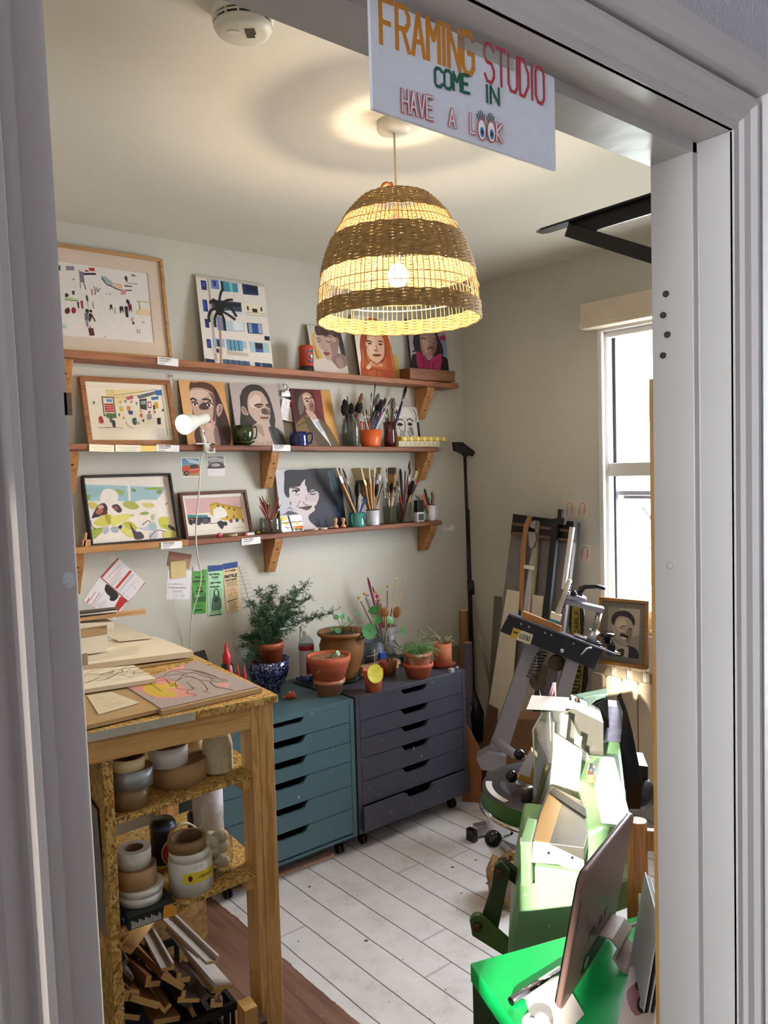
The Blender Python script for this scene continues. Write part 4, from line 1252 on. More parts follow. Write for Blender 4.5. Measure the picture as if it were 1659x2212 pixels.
for k in range(3):
    a = 2*pi*k/3+.7; mb.tube([(R*cos(a), R*sin(a), zf_(f)), (R*.45*cos(a), R*.45*sin(a), zf_(f)+.03), (.02*cos(a), .02*sin(a), zt_-H-.12)], .0016, 6)
mb.build('wire_carrier', white_pl, lampT)
mb = MB(); g = zf_(0)
mb.tube(catmull([(-.052, 0, g), (-.058, -.01, g+.016), (-.04, -.012, g+.026), (-.02, -.006, g+.018), (-.006, 0, g+.012)], False), .0042, 6)
mb.tube(catmull([(.05, 0, g-.004), (.03, -.012, g+.014), (.012, -.01, g+.022), (-.004, -.008, g+.008), (-.02, -.006, g+.02)], False), .0042, 6)
mb.tube(catmull([(-.02, -.004, g+.022), (-.026, -.012, g+.03), (-.012, -.008, g+.012)], False), .0038, 6)
mb.build('rope_tie', M('tie_rope', 'a8692e', .8, var=.3, scale=120, bmp=.5, bscale=300), lampT)

# ------------------------------------------------------------------ smoke alarm
p = AZ(524, 22, H)
al = thing('smoke_alarm', 'round white smoke alarm on the ceiling', 'smoke alarm', (p.x, p.y, H))
R = .068
mb = MB(); mb.lathe([(R*.98, 0), (R, -.006), (R*.98, -.020), (R*.90, -.022)], 48); mb.build('base_ring', cream_pl, al)
mb = MB(); mb.lathe([(R*.88, -.020), (R*.88, -.040)], 48); mb.build('sensor_slot', M('dark_slot', '3a362c', .8), al)
mb = MB(); mb.lathe([(R*.90, -.027), (R*.955, -.027), (R*.955, -.030), (R*.90, -.030)], 48); mb.lathe([(.0001, -.052), (R*.72, -.051), (R*.86, -.046), (R*.94, -.036), (R*.88, -.034)], 48)
for k in range(14):
    a = 2*pi*k/14; mb.box((R*.87, -.0018, -.036), (R*.95, .0018, -.020), Matrix.Rotation(a, 4, 'Z'))
mb.build('cover', cream_pl, al)
mr = Matrix.Rotation(radians(-40), 4, 'Z')
mb = MB()
for i in range(6): mb.box((.006, -.022+i*.0062, -.0535), (.028-(i > 3)*.004, -.0195+i*.0062, -.0505), mr)
mb.box((.034, .010, -.051), (.044, .0122, -.0485), mr); mb.box((.034, -.002, -.051), (.044, .0002, -.0485), mr)
mb.build('sounder_slots', M('slot_grey', '6e6858', .8), al)
mb = MB(); mb.prism([tuple(mr @ Vector((-.026+x, -.012+y, -.0535))) for x, y in arc(0, 0, .008, pi/2, 3*pi/2, 8)+arc(.012, 0, .008, -pi/2, pi/2, 8)], (0, 0, .003)); mb.build('test_button', cream_pl, al, .0006)

# ------------------------------------------------------------------ hand-lettered sign hanging in the doorway
zs = zt-.015
c_tr = AZ(1197, 168, zs); ysg = c_tr.y
q = [(799, 1), (1197, 168), (1205, 363), (812, 245)]
c_tl = AY(799, 1, ysg); c_br = AY(1205, 363, ysg); c_bl = AY(812, 245, ysg)
w_ = c_tr.x-c_tl.x; h_ = zs-(c_br.z+c_bl.z)/2
sg = thing('hanging_sign', 'white hand lettered card sign hanging under the door head', 'sign', (c_tl.x, ysg, zs-h_))
mb = MB(); mb.box((0, 0, 0), (w_, .0035, h_)); mb.build('card', M('sign_card', 'd9dce4', .5), sg)
ft = homog([(38, 5), (788, 318), (803, 688), (62, 462)])
A = Art(w_, h_, 'd9dce4', -.0002)
def letters(txt, x0, y0, x1, y1, hgt, wd, col, cw, outline=None):
    """letters from crop point 0 to 1 along the baseline"""
    u0, v0 = ft(x0, y0); u1, v1 = ft(x1, y1); k = A.h/A.w
    sts = letter_strokes(txt, 0, 0, hgt, cw); mx = max(a for s_ in sts for a, b in s_)
    sc_ = (u1-u0)/mx
    def put(s_): return [(u0+a*sc_, v0+(v1-v0)*(a/mx)-b/k) for a, b in s_]
    if outline:
        for s_ in sts: A.stroke(put(s_), wd, col)
        for s_ in sts: A.stroke(put(s_), wd*.5, outline)
    else:
        for s_ in sts: A.stroke(put(s_), wd, col)
letters('FRAMING', 88, 200, 462, 318, 15.2, 1.9, 'c8801e', 4.4)
letters('STUDIO', 508, 335, 748, 428, 14.5, 1.25, 'b4333a', 4.0)
letters('COME', 308, 365, 446, 392, 6.6, 1.15, '0a5a3c', 3.2)
letters('IN', 514, 424, 566, 436, 6.6, 1.15, '0a5a3c', 3.2)
letters('HAVE', 178, 474, 300, 502, 8.0, 1.5, 'c84a30', 2.6, 'd9dce4')
letters('A', 366, 525, 390, 532, 6.5, 1.5, 'c84a30', 3.2, 'd9dce4')
letters('L', 452, 548, 470, 553, 7.0, 1.5, 'c84a30', 3.2, 'd9dce4')
letters('K', 558, 580, 580, 586, 7.0, 1.5, 'c84a30', 3.0, 'd9dce4')
for ex, ey in ((496, 537), (534, 545)):
    u, v = ft(ex, ey); k = w_/h_
    A.poly([(u+2.5*cos(a), v+4.2*k*sin(a)) for a in [2*pi*i/18 for i in range(18)]], 'c84a30'); A.poly([(u+2.05*cos(a), v+3.7*k*sin(a)) for a in [2*pi*i/18 for i in range(18)]], 'f2f2f4')
    A.poly([(u+.2+1.25*cos(a), v+.9*k+2.0*k*sin(a)) for a in [2*pi*i/14 for i in range(14)]], '3a86b8'); A.poly([(u+.2+.55*cos(a), v+.9*k+1.0*k*sin(a)) for a in [2*pi*i/10 for i in range(10)]], '141c2c')
    for i in range(5):
        a = radians(60+i*18); A.stroke([(u+2.6*cos(a), v-4.5*k*sin(a)), (u+3.6*cos(a)-.3, v-7.2*k*sin(a))], .5, '1a1a1c')
A.build('lettering', sg)
tp = glass('sticky_tape', 'f2f0ea', mixf=.93, gloss=.15)
mb = MB(); mb.box((w_*.42, -.0012, h_-.012), (w_*.74, -.0009, h_-.0005)); mb.build('clear_tape', tp, sg)

# ------------------------------------------------------------------ white clip lamp on the middle shelf
pc = AY(445, 968, SY-.012); cl = thing('clip_lamp', 'white clip-on spot lamp clamped to the middle shelf, lit', 'lamp', (pc.x, SY-.012, Z2(pc.x)))
pj = AY(436, 932, SY-.012)-cl.location
mb = MB(); mb.box((-.05, -.012, .001), (.02, .03, .007)); mb.box((-.012, -.014, -.03), (.010, .006, .001)); mb.box((-.006, -.016, -.036), (.034, .006, -.030)); mb.box((.03, -.014, -.034), (.036, .004, -.014)); mb.build('clamp', white_pl, cl, .002)
mb = MB(); mb.tube([(.004, -.018, -.026), (.006, -.024, -.012), (.020, -.022, -.01), (.016, -.018, -.028)], .0028, 8); mb.build('clamp_spring', M('chrome', 'd8d8dc', .12, 1.0), cl)
mb = MB(); mb.tube([(-.004, 0, .006), (pj.x, 0, pj.z-.008)], [.0085, .0075], 12); mb.build('stem', white_pl, cl)
mb = MB(); mb.ball((pj.x, 0, pj.z), .012, 14, .7, 1, 1); mb.build('joint_knob', white_pl, cl)
hd_a = AY(446, 902, SY-.03)-cl.location; hd_b = AY(398, 917, SY-.105)-cl.location
ax = (hd_b-hd_a); Lh = ax.length; rotm = ax.to_track_quat('Z', 'Y').to_matrix().to_4x4(); M0 = Matrix.Translation(hd_a) @ rotm
mb = MB(); mb.lathe([(.0001, -.004), (.018, 0), (.0225, .010), (.0225, Lh*.45), (.030, Lh*.62), (.0385, Lh*.85), (.040, Lh*1.02)], 30, M0); mb.build('lamp_head', white_pl, cl)
mb = MB(); mb.lathe([(.0001, Lh*1.10), (.022, Lh*1.08), (.037, Lh*1.0), (.037, Lh*.86)], 26, M0); mb.build('reflector_bulb', glow('clip_bulb_glow', 'ffe6b8', 14.0), cl)
mb = MB()
for i in range(5): mb.box((.0222, -.006, Lh*.16+i*.006), (.0232, .006, Lh*.16+i*.006+.003), M0 @ Matrix.Rotation(radians(200), 4, 'Z'))
mb.build('vent_slots', M('slot_dark', '55514a', .8), cl)
sp_ = bpy.data.lights.new('clip_lamp_beam', 'SPOT'); sp_.energy = CLIP_WATTS; sp_.spot_size = radians(120); sp_.spot_blend = .6; sp_.shadow_soft_size = .03; sp_.color = (1.0, .80, .52)
so_ = bpy.data.objects.new('clip_lamp_beam', sp_); COL.objects.link(so_); so_.parent = cl; so_.matrix_local = Matrix.Translation(hd_a+ax*1.16) @ (ax.to_track_quat('-Z', 'Y').to_matrix().to_4x4())
pts = [AY(441, 978, SY-.016), AY(433, 1000, SY-.02), AY(430, 1060, SY-.03), AY(424, 1130, SY-.025), AY(425, 1190, SY-.02), AY(434, 1240, 3.13), AY(431, 1270, 3.14), AY(420, 1310, 3.16), AY(413, 1340, 3.18), AY(411, 1400, 3.2), AY(410, 1470, 3.205)]
pts = [tuple(q-cl.location) for q in pts]
mb = MB(); mb.tube(catmull(pts, False, 6), .0030, 8); mb.build('cord', M('white_cord', 'dcd6c8', .5), cl)

# ------------------------------------------------------------------ black shelf bracket fixed over the door, seen from below
blackm = M('black_metal', '16151a', .4, .3)
xk = 1.60; bt = AX(1165, 508, xk); yk = bt.y; zk = bt.z
sb = thing('metal_shelf_bracket', 'black metal shelf bracket projecting into the room near the window', 'bracket', (xk, YD, zk))
m_ = MB(); m_.prism([(-.02, 0, .004), (.02, 0, .004), (.02, yk-YD-.02, .004), (.012, yk-YD, .004), (-.012, yk-YD, .004), (-.02, yk-YD-.02, .004)], (0, 0, .005)); m_.box((-.004, 0, -.03), (.004, yk-YD-.10, .004)); m_.build('arm', blackm, sb, .001)
m_ = MB(); m_.box((-.02, 0, -.40), (.02, .006, .004)); m_.build('wall_plate', blackm, sb, .001)
e0 = AX(1228, 497, xk)-sb.location; e1 = AX(1407, 552, xk)-sb.location
dv = (e1-e0).normalized(); k_ = (-e0.y+.004)/dv.y; e2 = e0+dv*k_; nrm = Vector((0, -dv.z, dv.y))*.016
if nrm.z < 0: nrm = -nrm
m_ = MB(); m_.prism([(-.008, *(e0+nrm).yz), (-.008, *(e0-nrm).yz), (-.008, *(e2-nrm).yz), (-.008, *(e2+nrm).yz)], (.016, 0, 0)); m_.build('brace', blackm, sb, .001)
# ------------------------------------------------------------------ papers pinned to the back wall
def postcard(name, label, q, src, base='efe9e0', sq=None, y=YB):
    flat(name, label, 'postcard', q, y, drawn(src, sq), base, .0008)
postcard('postcard', 'small square postcard of an orange car under the middle shelf', [(389, 988), (430, 988), (432, 1031), (392, 1030)], '''
p 6a98b8 806,98 925,98 926,150 808,150
p c8d4d8 830,100 880,104 925,118 925,135 860,130
p 8a8a48 808,150 926,140 926,218 814,218
p b08a50 812,195 926,190 926,220 814,220
c c84a28 812,160 850,150 880,140 925,150 928,190 860,205 815,190
c 3a3430 865,150 885,140 910,142 920,160 870,168
c 1c1a1a 825,192 845,185 858,200 845,218 828,212
c 8a8480 835,196 846,192 850,204 838,208
s1.5 e8e0d4 860,182 926,172
''', 'f0ece4', [(798, 90), (928, 90), (932, 228), (806, 226)])
postcard('postcard', 'small card with a grey engraving of a hill village on the wall', [(446, 985), (484, 985), (487, 1028), (449, 1028)], '''
p 8a7e7c 985,82 1092,80 1096,165 990,168
c c4bab6 990,95 1030,85 1060,92 1090,100 1090,120 1000,118
c 4a4244 990,150 1020,125 1060,120 1095,140 1095,165 990,166
c b8aeaa 1010,140 1040,130 1070,140 1060,152 1020,152
s1.5 3a3436 992,120 1030,108 1060,104 1094,120
s1.5 5a5254 1000,132 1024,128
s1.5 3a3436 1060,150 1092,156
s1 a8a09e 1000,190 1070,188
''', 'ece6e2', [(980, 78), (1100, 78), (1104, 220), (986, 218)])
q = [(170, 1180), 180/1659]
def cz(o, k): return lambda x, y: (o[0]+x*k, o[1]+y*k)
g = cz((170, 1180), 180/1659.0)
def leaflet1(A):
    drawn('''
p f0eaea 430,640 775,240 985,620 560,1300
c 2c1c1c 550,760 640,820 740,900 780,960 740,1030 660,1070 590,1040 600,980 540,930 500,850 520,790
p f0eaea 540,930 600,985 580,1050 500,1000 480,960
p c42a26 800,1010 840,980 1000,1080 770,1290 690,1200
S2.4 c03a58 140,1085 175,1030 200,1000
S1.5 c84058 150,1075 200,1040 250,980 330,890
S1.5 c84058 210,1120 260,1090 320,1010 400,910
s.9 55505a 240,1170 440,940
s.9 55505a 270,1180 345,1100
s.8 77707a 330,1170 415,1080
s.8 77707a 350,1190 460,1075
s.8 77707a 390,1200 520,1060
s.8 77707a 420,1220 510,1150
''', [(430, 640), (1050, 980), (690, 1480), (85, 1040)])(A)
def leaflet2(A):
    drawn('''
p c42a26 430,630 785,235 800,255 460,640
p c42a26 430,630 460,640 1000,1085 1010,1105
p c42a26 1010,1105 1000,1085 1130,950 1330,700 1335,740 1180,930
s1.6 c85068 540,660 680,520 820,375
s1.6 c85068 600,720 720,590 850,440
s1 55505a 630,755 850,520
s1 55505a 650,770 840,590
s1 55505a 670,790 850,625
p c8352c 720,830 1020,475 1060,505 770,850
p d8d0d8 790,880 1060,540 1120,570 830,900
s.7 99929a 1060,740 1200,610
s.7 99929a 1080,760 1230,670
s.7 99929a 940,920 1020,800
s.8 66606a 1025,770 1045,745 1075,765 1055,800 1025,790
s.8 66606a 1095,830 1115,805 1140,825 1120,855 1095,845
s.8 66606a 870,945 890,915 915,935 895,965 870,955
s.8 c85060 940,1010 965,980 985,1000 965,1025
''', [(430, 630), (780, 235), (1335, 720), (1000, 1100)])(A)
flat('leaflet', 'red and white leaflet with a dark photograph on the wall, lower of two', 'leaflet', [g(430, 640), g(1050, 980), g(690, 1480), g(85, 1040)], YB, leaflet1, 'efe9e9', .0008)
flat('leaflet', 'white leaflet edged in red with handwriting on the wall, upper of two', 'leaflet', [g(430, 630), g(780, 235), g(1335, 720), g(1000, 1100)], YB-.002, leaflet2, 'efe8e8', .0008)
flat('masking_tape_strip', 'short strip of pale tape on the wall above the leaflets', 'tape', [g(618, 185), g(735, 165), g(740, 290), g(625, 330)], YB, None, 'd6d0c4', .0004)
g2 = cz((340, 1180), 220/1659.0)
K2 = lambda *a: [g2(*p_) for p_ in a]
def wnote(A):
    A.text('LA CARAVILLA', 8, 50, 5.5, .9, '8a8894', 4, 1.6); A.text('3 X SEASON & MEDIUM', 8, 62, 5, .9, '8a8894', 3.2, 1.2); A.text('FANKS', 26, 76, 7.5, 1.0, '85838f', 6, 2.4)
    A.stroke([(34, 90), (38, 84), (44, 84), (46, 90), (41, 95), (36, 93)], .9, '85838f', True); A.stroke([(36, 96), (32, 100)], .9, '85838f'); A.stroke([(68, 94), (58, 86), (62, 83), (68, 87), (74, 83), (78, 86), (68, 94)], .9, '85838f')
flat('paper_note', 'white handwritten note of thanks on the wall below the lowest shelf', 'note', K2((170, 390), (548, 395), (525, 865), (130, 862)), YB, wnote, 'eee8ea', .0008)
flat('card_scrap', 'brown folded card scrap above the handwritten note', 'card', K2((170, 105), (525, 110), (550, 390), (190, 290)), YB-.001, lambda A: (A.poly([(0, 0), (100, 2), (96, 26), (4, 28)], '8f5f44'), A.poly([(70, 38), (100, 30), (100, 100), (75, 95)], 'b88a72')), 'a06f52', .001)
flat('sticky_note', 'curled yellow sticky note over the handwritten note', 'note', K2((165, 270), (430, 235), (500, 495), (265, 515)), YB-.004, lambda A: A.lines(25, 80, 15, 6, 13, 1.4, 'b8a468', 30), 'dcc888', .0008)
def flyer(label, q, base, tape, items, y=YB-.001):
    def art(A):
        if tape: A.poly([(0, 0), (100, 0), (100, 11), (2, 12)], tape)
        for it in items:
            if it[0] == 't': A.text(it[5], it[1], it[2], it[3], it[4], '1c2014', it[6] if len(it) > 6 else it[3]*.62, it[7] if len(it) > 7 else it[3]*.2)
            elif it[0] == 'l': A.lines(it[1], it[2], it[3], it[4], it[5], 2.2, '2a2c20', 12)
            elif it[0] == 'p': A.poly(it[2], it[1], True)
            elif it[0] == 'q': A.poly(it[2], it[1])
            else: A.stroke(it[2], it[3], it[1], True)
    flat('flyer', label, 'flyer', q, y, art, base, .0008)
flyer('bright green gig flyer reading PAN AMERICAN behind the lamp cord', K2((550, 385), (765, 378), (830, 1085), (590, 1105)), '4fa83a', None, [
 ('l', 18, 85, 5, 2, 3, 0), ('t', 22, 20, 13, 5, 'PAN', 15, 4), ('t', 3, 28, 9, 4, 'AMERICAN', 8.2, 3), ('l', 8, 95, 31, 2, 3), ('t', 33, 43, 11, 5, 'VAL', 11, 3), ('t', 26, 51, 10, 5, 'COLOR', 7.5, 3),
 ('q', '3f8a30', [(5, 53), (97, 53), (98, 74), (8, 74)]), ('p', '2a5a24', [(10, 68), (30, 62), (60, 63), (92, 60), (96, 66), (60, 71), (25, 72)]), ('p', '8ac070', [(12, 58), (40, 56), (55, 60), (30, 62)]), ('q', '2f6a28', [(8, 71), (97, 68), (97, 74), (8, 74)]),
 ('l', 15, 85, 78, 3, 3.2), ('t', 22, 92, 6, 3, '10TH APR 8PM', 3.6, 1.4), ('l', 15, 92, 95, 1, 3)])
flyer('pale green gig flyer reading NATIONAL FUNK with a hooded figure', K2((780, 325), (1010, 308), (1138, 1110), (868, 1135)), 'b4e4b4', '2a4a8c', [
 ('t', 8, 19, 8, 3.6, 'NATIONAL', 7.2, 2.4), ('t', 26, 25, 8, 3.6, 'FUNK', 8, 2.6), ('l', 30, 70, 28, 1, 3), ('t', 10, 36, 9, 3, 'JOEYTHIN', 7.2, 2.4), ('t', 12, 43, 5.5, 2.6, 'GOLDEN SOUL', 4.2, 2),
 ('q', '9ad49e', [(14, 46), (88, 46), (88, 86), (14, 86)]), ('p', '2c3a30', [(48, 44), (62, 48), (72, 57), (66, 61), (38, 61), (34, 56), (40, 48)]), ('p', 'a8d8ac', [(48, 46), (58, 50), (62, 57), (54, 60), (44, 57), (44, 50)]),
 ('p', '4c6a52', [(30, 62), (50, 60), (74, 62), (86, 76), (80, 88), (26, 88), (22, 76)]), ('p', '2f4236', [(38, 64), (66, 64), (68, 72), (36, 72)]), ('s', '24342a', [(51, 60), (52, 86)], 2), ('s', '6a8a70', [(30, 66), (40, 84)], 2), ('s', '2a3a2e', [(78, 70), (70, 86)], 3),
 ('l', 12, 92, 89, 3, 2.6), ('q', '16201a', [(8, 97), (88, 96.5), (88, 98.5), (8, 99)])])
flyer('cream gig flyer reading RATTLE with an outlined figure', K2((1035, 285), (1258, 265), (1412, 1030), (1155, 1100)), 'f0d4a4', '2a4a8c', [
 ('t', 14, 17, 6, 2.6, '1ST AD-BEERS', 4.6, 1.8), ('t', 8, 29, 15, 5.5, 'RATTLE', 11, 3), ('t', 10, 35, 6.4, 2.6, 'BLACK NELSON', 4.8, 1.8), ('l', 10, 92, 38, 4, 2.8),
 ('q', 'e8c494', [(14, 50), (86, 49), (88, 72), (14, 73)]), ('s', '3a3024', [(50, 52), (40, 55), (44, 60), (30, 64), (24, 62), (30, 68), (26, 72)], 1.6), ('s', '3a3024', [(50, 52), (60, 55), (62, 61), (74, 62), (82, 66), (74, 68), (72, 71)], 1.6), ('s', '3a3024', [(44, 60), (40, 68), (56, 70), (66, 66), (62, 61)], 1.4),
 ('q', '1c1812', [(10, 75), (82, 73), (82, 74.5), (10, 77)]), ('l', 16, 80, 79, 5, 3), ('s', '2a241a', [(8, 94), (88, 92), (90, 98), (10, 99), (8, 94)], 1.2), ('l', 16, 84, 96, 1, 3)], YB-.0015)
flat('masking_tape_strip', 'strip of white masking tape over the bright green flyer', 'tape', K2((582, 330), (720, 340), (718, 410), (588, 405)), YB-.003, None, 'dcd4d0', .0004)
# hook left on the wall and the stencilled initial beside the seaside print
p = AY(374, 812, YB-.012); mb = MB(); mb.ball((0, 0, 0), .006, 10); mb.tube([(0, .012, .002), (0, 0, 0), (.004, -.004, -.012), (0, .006, -.016)], .0022, 6)
tag(mb.build('wall_hook', white_pl, None, loc=p), 'small white hook on the wall above the oak frame', 'hook')
p = AY(540, 1118, YB-.03); A = Art(.022, .038, 'd0ccbe', 0)
bt2 = thing('stencil_tag', 'small pale tag with a dark serif letter behind the seaside print', 'tag', (p.x-.012, YB-.012, p.z-.02)); mb = MB(); mb.box((0, .0002, 0), (.022, .002, .038)); mb.build('tag_card', M('tag_card', 'd0ccbe', .7), bt2)
for st_ in ([(30, 8), (70, 8)], [(50, 8), (50, 92)], [(28, 92), (72, 92)], [(50, 50), (80, 50)]): A.stroke(st_, 14, '24242a')
A.build('lettering', bt2)
# bulldog clip holding a receipt between the two portraits
p = AY(616, 842, YB-.02); tb = thing('bulldog_clip', 'silver bulldog clip holding papers, hung on the wall between portraits', 'clip', tuple(p))
ch = M('chrome', 'd8d8dc', .12, 1.0)
mb = MB(); mb.prism([(-.026, -.004, -.032), (.026, -.004, -.032), (.022, -.004, -.010), (-.022, -.004, -.010)], (0, .003, 0)); mb.prism([(-.024, .006, -.030), (.024, .006, -.030), (.022, .004, -.010), (-.022, .004, -.010)], (0, .003, 0)); mb.tube([(-.022, 0, -.008), (.022, 0, -.008)], .006, 10); mb.build('jaw', ch, tb, .0008)
mb = MB(); mb.tube([(.012*cos(a), -.008, .006+.012*sin(a)) for a in [2*pi*i/20 for i in range(20)]], .003, 6, closed=True); mb.tube([(-.006, -.003, .012), (-.012, 0, .022), (0, .002, .030), (.008, 0, .022)], .0028, 6); mb.build('handle', ch, tb)
flat('receipt', 'white receipt with a red stamp held by the bulldog clip', 'receipt', [(604, 860), (633, 866), (640, 914), (610, 904)], YB-.022, lambda A: (A.poly([(55, 6), (98, 8), (98, 36), (56, 34)], 'b02830'), A.lines(8, 90, 44, 5, 11, 2, 'a89ea2'), A.stroke([(22, 14), (30, 14), (30, 34)], 2, '66606a')), 'efe8ea', .001)
# ------------------------------------------------------------------ pots, mugs and what stands in them
ceram = {}
def lathe_part(parent, name, prof, mat, seg=32, M4=None): mb = MB(); mb.lathe(prof, seg, M4); return mb.build(name, mat, parent)
def stand(px, zf, y): p = AY(px[0], px[1], y); return Vector((p.x, y, zf(p.x)+.0006))
def pxm(px0, px1, py, y): return (AY(px1, py, y)-AY(px0, py, y)).x
def pxw(px0, px1, py, y):
    """true width of a round thing seen between two pixels"""
    return ray(px0, py).angle(ray(px1, py))*(AY((px0+px1)/2, py, y)-CAMP).length
def handle_pts(r0, z0, z1, out, ang): return [(cos(ang)*r_, sin(ang)*r_, z_) for r_, z_ in catmull([(r0, z1), (r0+out*.8, z1+.002), (r0+out, (z0+z1)/2+.006), (r0+out*.7, z0+.004), (r0, z0)], False, 6)]
Y2 = 3.135
# tea tin on the top shelf
p = stand((662, 800), Z1, 3.13); r_ = pxw(646, 678, 775, 3.13)/2
tt = thing('tea_tin', 'round red and black tea tin with an oval portrait, on the top shelf', 'tin', p)
hT = AY(662, 747, 3.13).z-p.z
lathe_part(tt, 'body', [(.0001, 0), (r_, 0), (r_, hT*.93)], M('tin_red', 'b8402a', .35), 36)
lathe_part(tt, 'foot_band', [(r_*1.01, 0), (r_*1.01, hT*.2), (r_, hT*.205)], M('tin_black', '16100e', .35), 36)
lathe_part(tt, 'lid', [(r_*1.02, hT*.86), (r_*1.02, hT*.93), (r_*.96, hT*.965), (r_*.9, hT), (.0001, hT)], M('tin_red', 'b8402a', .35), 36)
mb = MB()
for sc_, col, dz_ in ((1.0, '1d3a6a', 0), (.66, 'b8402a', .0004), (.42, '16100e', .0008), (.2, 'e8dcc8', .0012)):
    vs = []
    for i in range(24):
        a = 2*pi*i/24; th = -pi*.42+sc_*.95*cos(a); z = hT*.56+sc_*hT*.25*sin(a)*(1 if sc_ > .3 else 1.6); rr = r_+.0006+dz_
        vs.append((rr*cos(th), rr*sin(th), z))
    c0 = (-pi*.42); o_ = len(mb.v); mb.add(vs+[((r_+.0006+dz_)*cos(c0)*1.005, (r_+.0006+dz_)*sin(c0)*1.005, hT*.56)], [(i, (i+1) % 24, 24) for i in range(24)], None, col)
mb.build('label_print', pigment(.35, 'printed_tin'), tt)
# wooden box on the top shelf end
a, b = AY(886, 824, 3.075), AY(985, 826, 3.075)
bx = thing('wooden_box', 'brown wooden box with a flat lid at the right end of the top shelf', 'box', (a.x, 3.075, Z1(a.x)+.0005), (0, 0, 0))
wb_, hb = b.x-a.x, AY(930, 798, 3.075).z-Z1(a.x)
bm = wood('box_wood', '8a5a38', '6a4026', 'x', .5)
mb = MB(); mb.box((.004, .003, 0), (wb_-.004, .083, hb-.006)); mb.build('body', bm, bx, .001); mb = MB(); mb.box((0, 0, hb-.006), (wb_, .087, hb)); mb.build('lid', bm, bx, .001)
# green glazed cup
p = stand((527, 957), Z2, 3.125); gg = M('bottle_green_glaze', '2c3a18', .12, var=.5, scale=60, coat=.6); r_ = pxw(505, 549, 930, 3.125)/2; hC = AY(527, 919, 3.125).z-p.z
g_ = thing('glazed_cup', 'dark green glazed teacup standing on its saucer', 'cup', p)
lathe_part(g_, 'bowl', [(.0001, hC*.12), (r_*.55, hC*.12), (r_*.92, hC*.3), (r_, hC*.55), (r_*.98, hC), (r_*.9, hC), (r_*.92, hC*.55), (.0001, hC*.3)], gg)
mb = MB(); mb.tube(handle_pts(r_*.95, hC*.35, hC*.9, .022, -.1), .0042, 8); mb.build('handle', gg, g_)
lathe_part(g_, 'saucer', [(.0001, 0), (r_*.6, 0), (r_*.7, hC*.06), (r_*1.12, hC*.17), (r_*1.12, hC*.21), (r_*.6, hC*.13), (.0001, hC*.12)], gg)
# dark blue mug
p = stand((646, 963), Z2, 3.12); bl_ = M('cobalt_glaze', '16205c', .12, coat=.6); r_ = pxw(622, 664, 950, 3.12)/2; hC = AY(646, 933, 3.12).z-p.z
g_ = thing('mug', 'dark blue glossy mug in front of the jacket portrait', 'mug', p)
lathe_part(g_, 'body', [(.0001, 0), (r_*.98, 0), (r_, .002), (r_*.94, hC*.7), (r_*.9, hC), (r_*.84, hC), (r_*.9, hC*.3), (.0001, .006)], bl_)
mb = MB(); mb.tube(handle_pts(r_*.92, hC*.2, hC*.85, .026, -.35), .0052, 8); mb.build('handle', bl_, g_)

# ---------- brushes: one of each kind is built, then copied
BR = {}
def proto(kind, parts):
    root = thing('paintbrush', 'x', 'brush'); BR[kind] = (root, parts); root.hide_render = False
    return root
def mk_round(name, hcol, tip, L=.20, rh=.0032, fer='c8c8c8', bl=.026, br=.0036, cat='brush', nm='paintbrush', base=None):
    def make():
        root = thing(nm, 'x', cat)
        mb = MB(); mb.tube([(0, 0, 0), (0, 0, L*.25), (0, 0, L*.55), (0, 0, L*.72)], [rh*.55, rh*.9, rh*1.25, rh*.8], 8); mb.build('handle', M('handle_'+hcol, hcol, .35), root)
        mb = MB(); mb.tube([(0, 0, L*.72), (0, 0, L*.72+.012), (0, 0, L-bl)], [rh*.85, rh, br], 8); mb.build('ferrule', M('ferrule_'+fer, fer, .25, .9), root)
        mb = MB(); mb.tube([(0, 0, L-bl), (0, 0, L-bl*.6), (0, 0, L-bl*.15), (0, 0, L)], [br, br*1.25, br*.7, .0004], 8); mb.build('bristles', M('bristle_'+tip, tip, .8, bmp=.4, bscale=400), root)
        return root
    return make
def mk_flat(hcol, tip, wid, L=.20, bl=.035, fer='b8a078'):
    def make():
        root = thing('paintbrush', 'x', 'brush'); t = .007
        mb = MB(); mb.prism([(-.006, -.004, 0), (.006, -.004, 0), (.008, -.004, L*.35), (wid*.5, -.004, L-bl-.022), (-wid*.5, -.004, L-bl-.022), (-.008, -.004, L*.35)], (0, .008, 0)); mb.build('handle', M('handle_'+hcol, hcol, .45), root, .0015)
        mb = MB(); mb.box((-wid*.52, -.0055, L-bl-.024), (wid*.52, .0055, L-bl)); mb.build('ferrule', M('ferrule_'+fer, fer, .35, .7), root, .001)
        mb = MB(); mb.prism([(-wid*.5, -t*.6, L-bl), (wid*.5, -t*.6, L-bl), (wid*.58, -t*.4, L-.004), (wid*.52, -t*.3, L), (-wid*.52, -t*.3, L), (-wid*.58, -t*.4, L-.004)], (0, t, 0)); mb.build('bristles', M('bristle_'+tip, tip, .85, bmp=.6, bscale=300), root)
        return root
    return make
def mk_stick(nm, cat, hcol, L, r, tip=None, r2=None, ball=None, hexa=False):
    def make():
        root = thing(nm, 'x', cat)
        mb = MB(); mb.tube([(0, 0, 0), (0, 0, L*.93)], [r, r2 or r], 6 if hexa else 8, smooth=not hexa); mb.build('shaft', M('stick_'+hcol, hcol, .4), root)
        mb = MB()
        if ball: mb.ball((0, 0, L-ball*.5), ball, 12)
        else: mb.tube([(0, 0, L*.93), (0, 0, L*.985), (0, 0, L)], [r2 or r, (r2 or r)*.5, .0004], 8)
        mb.build('knob' if ball else 'point', M('tip_'+(tip or 'd8b48a'), tip or 'd8b48a', .6), root)
        return root
    return make
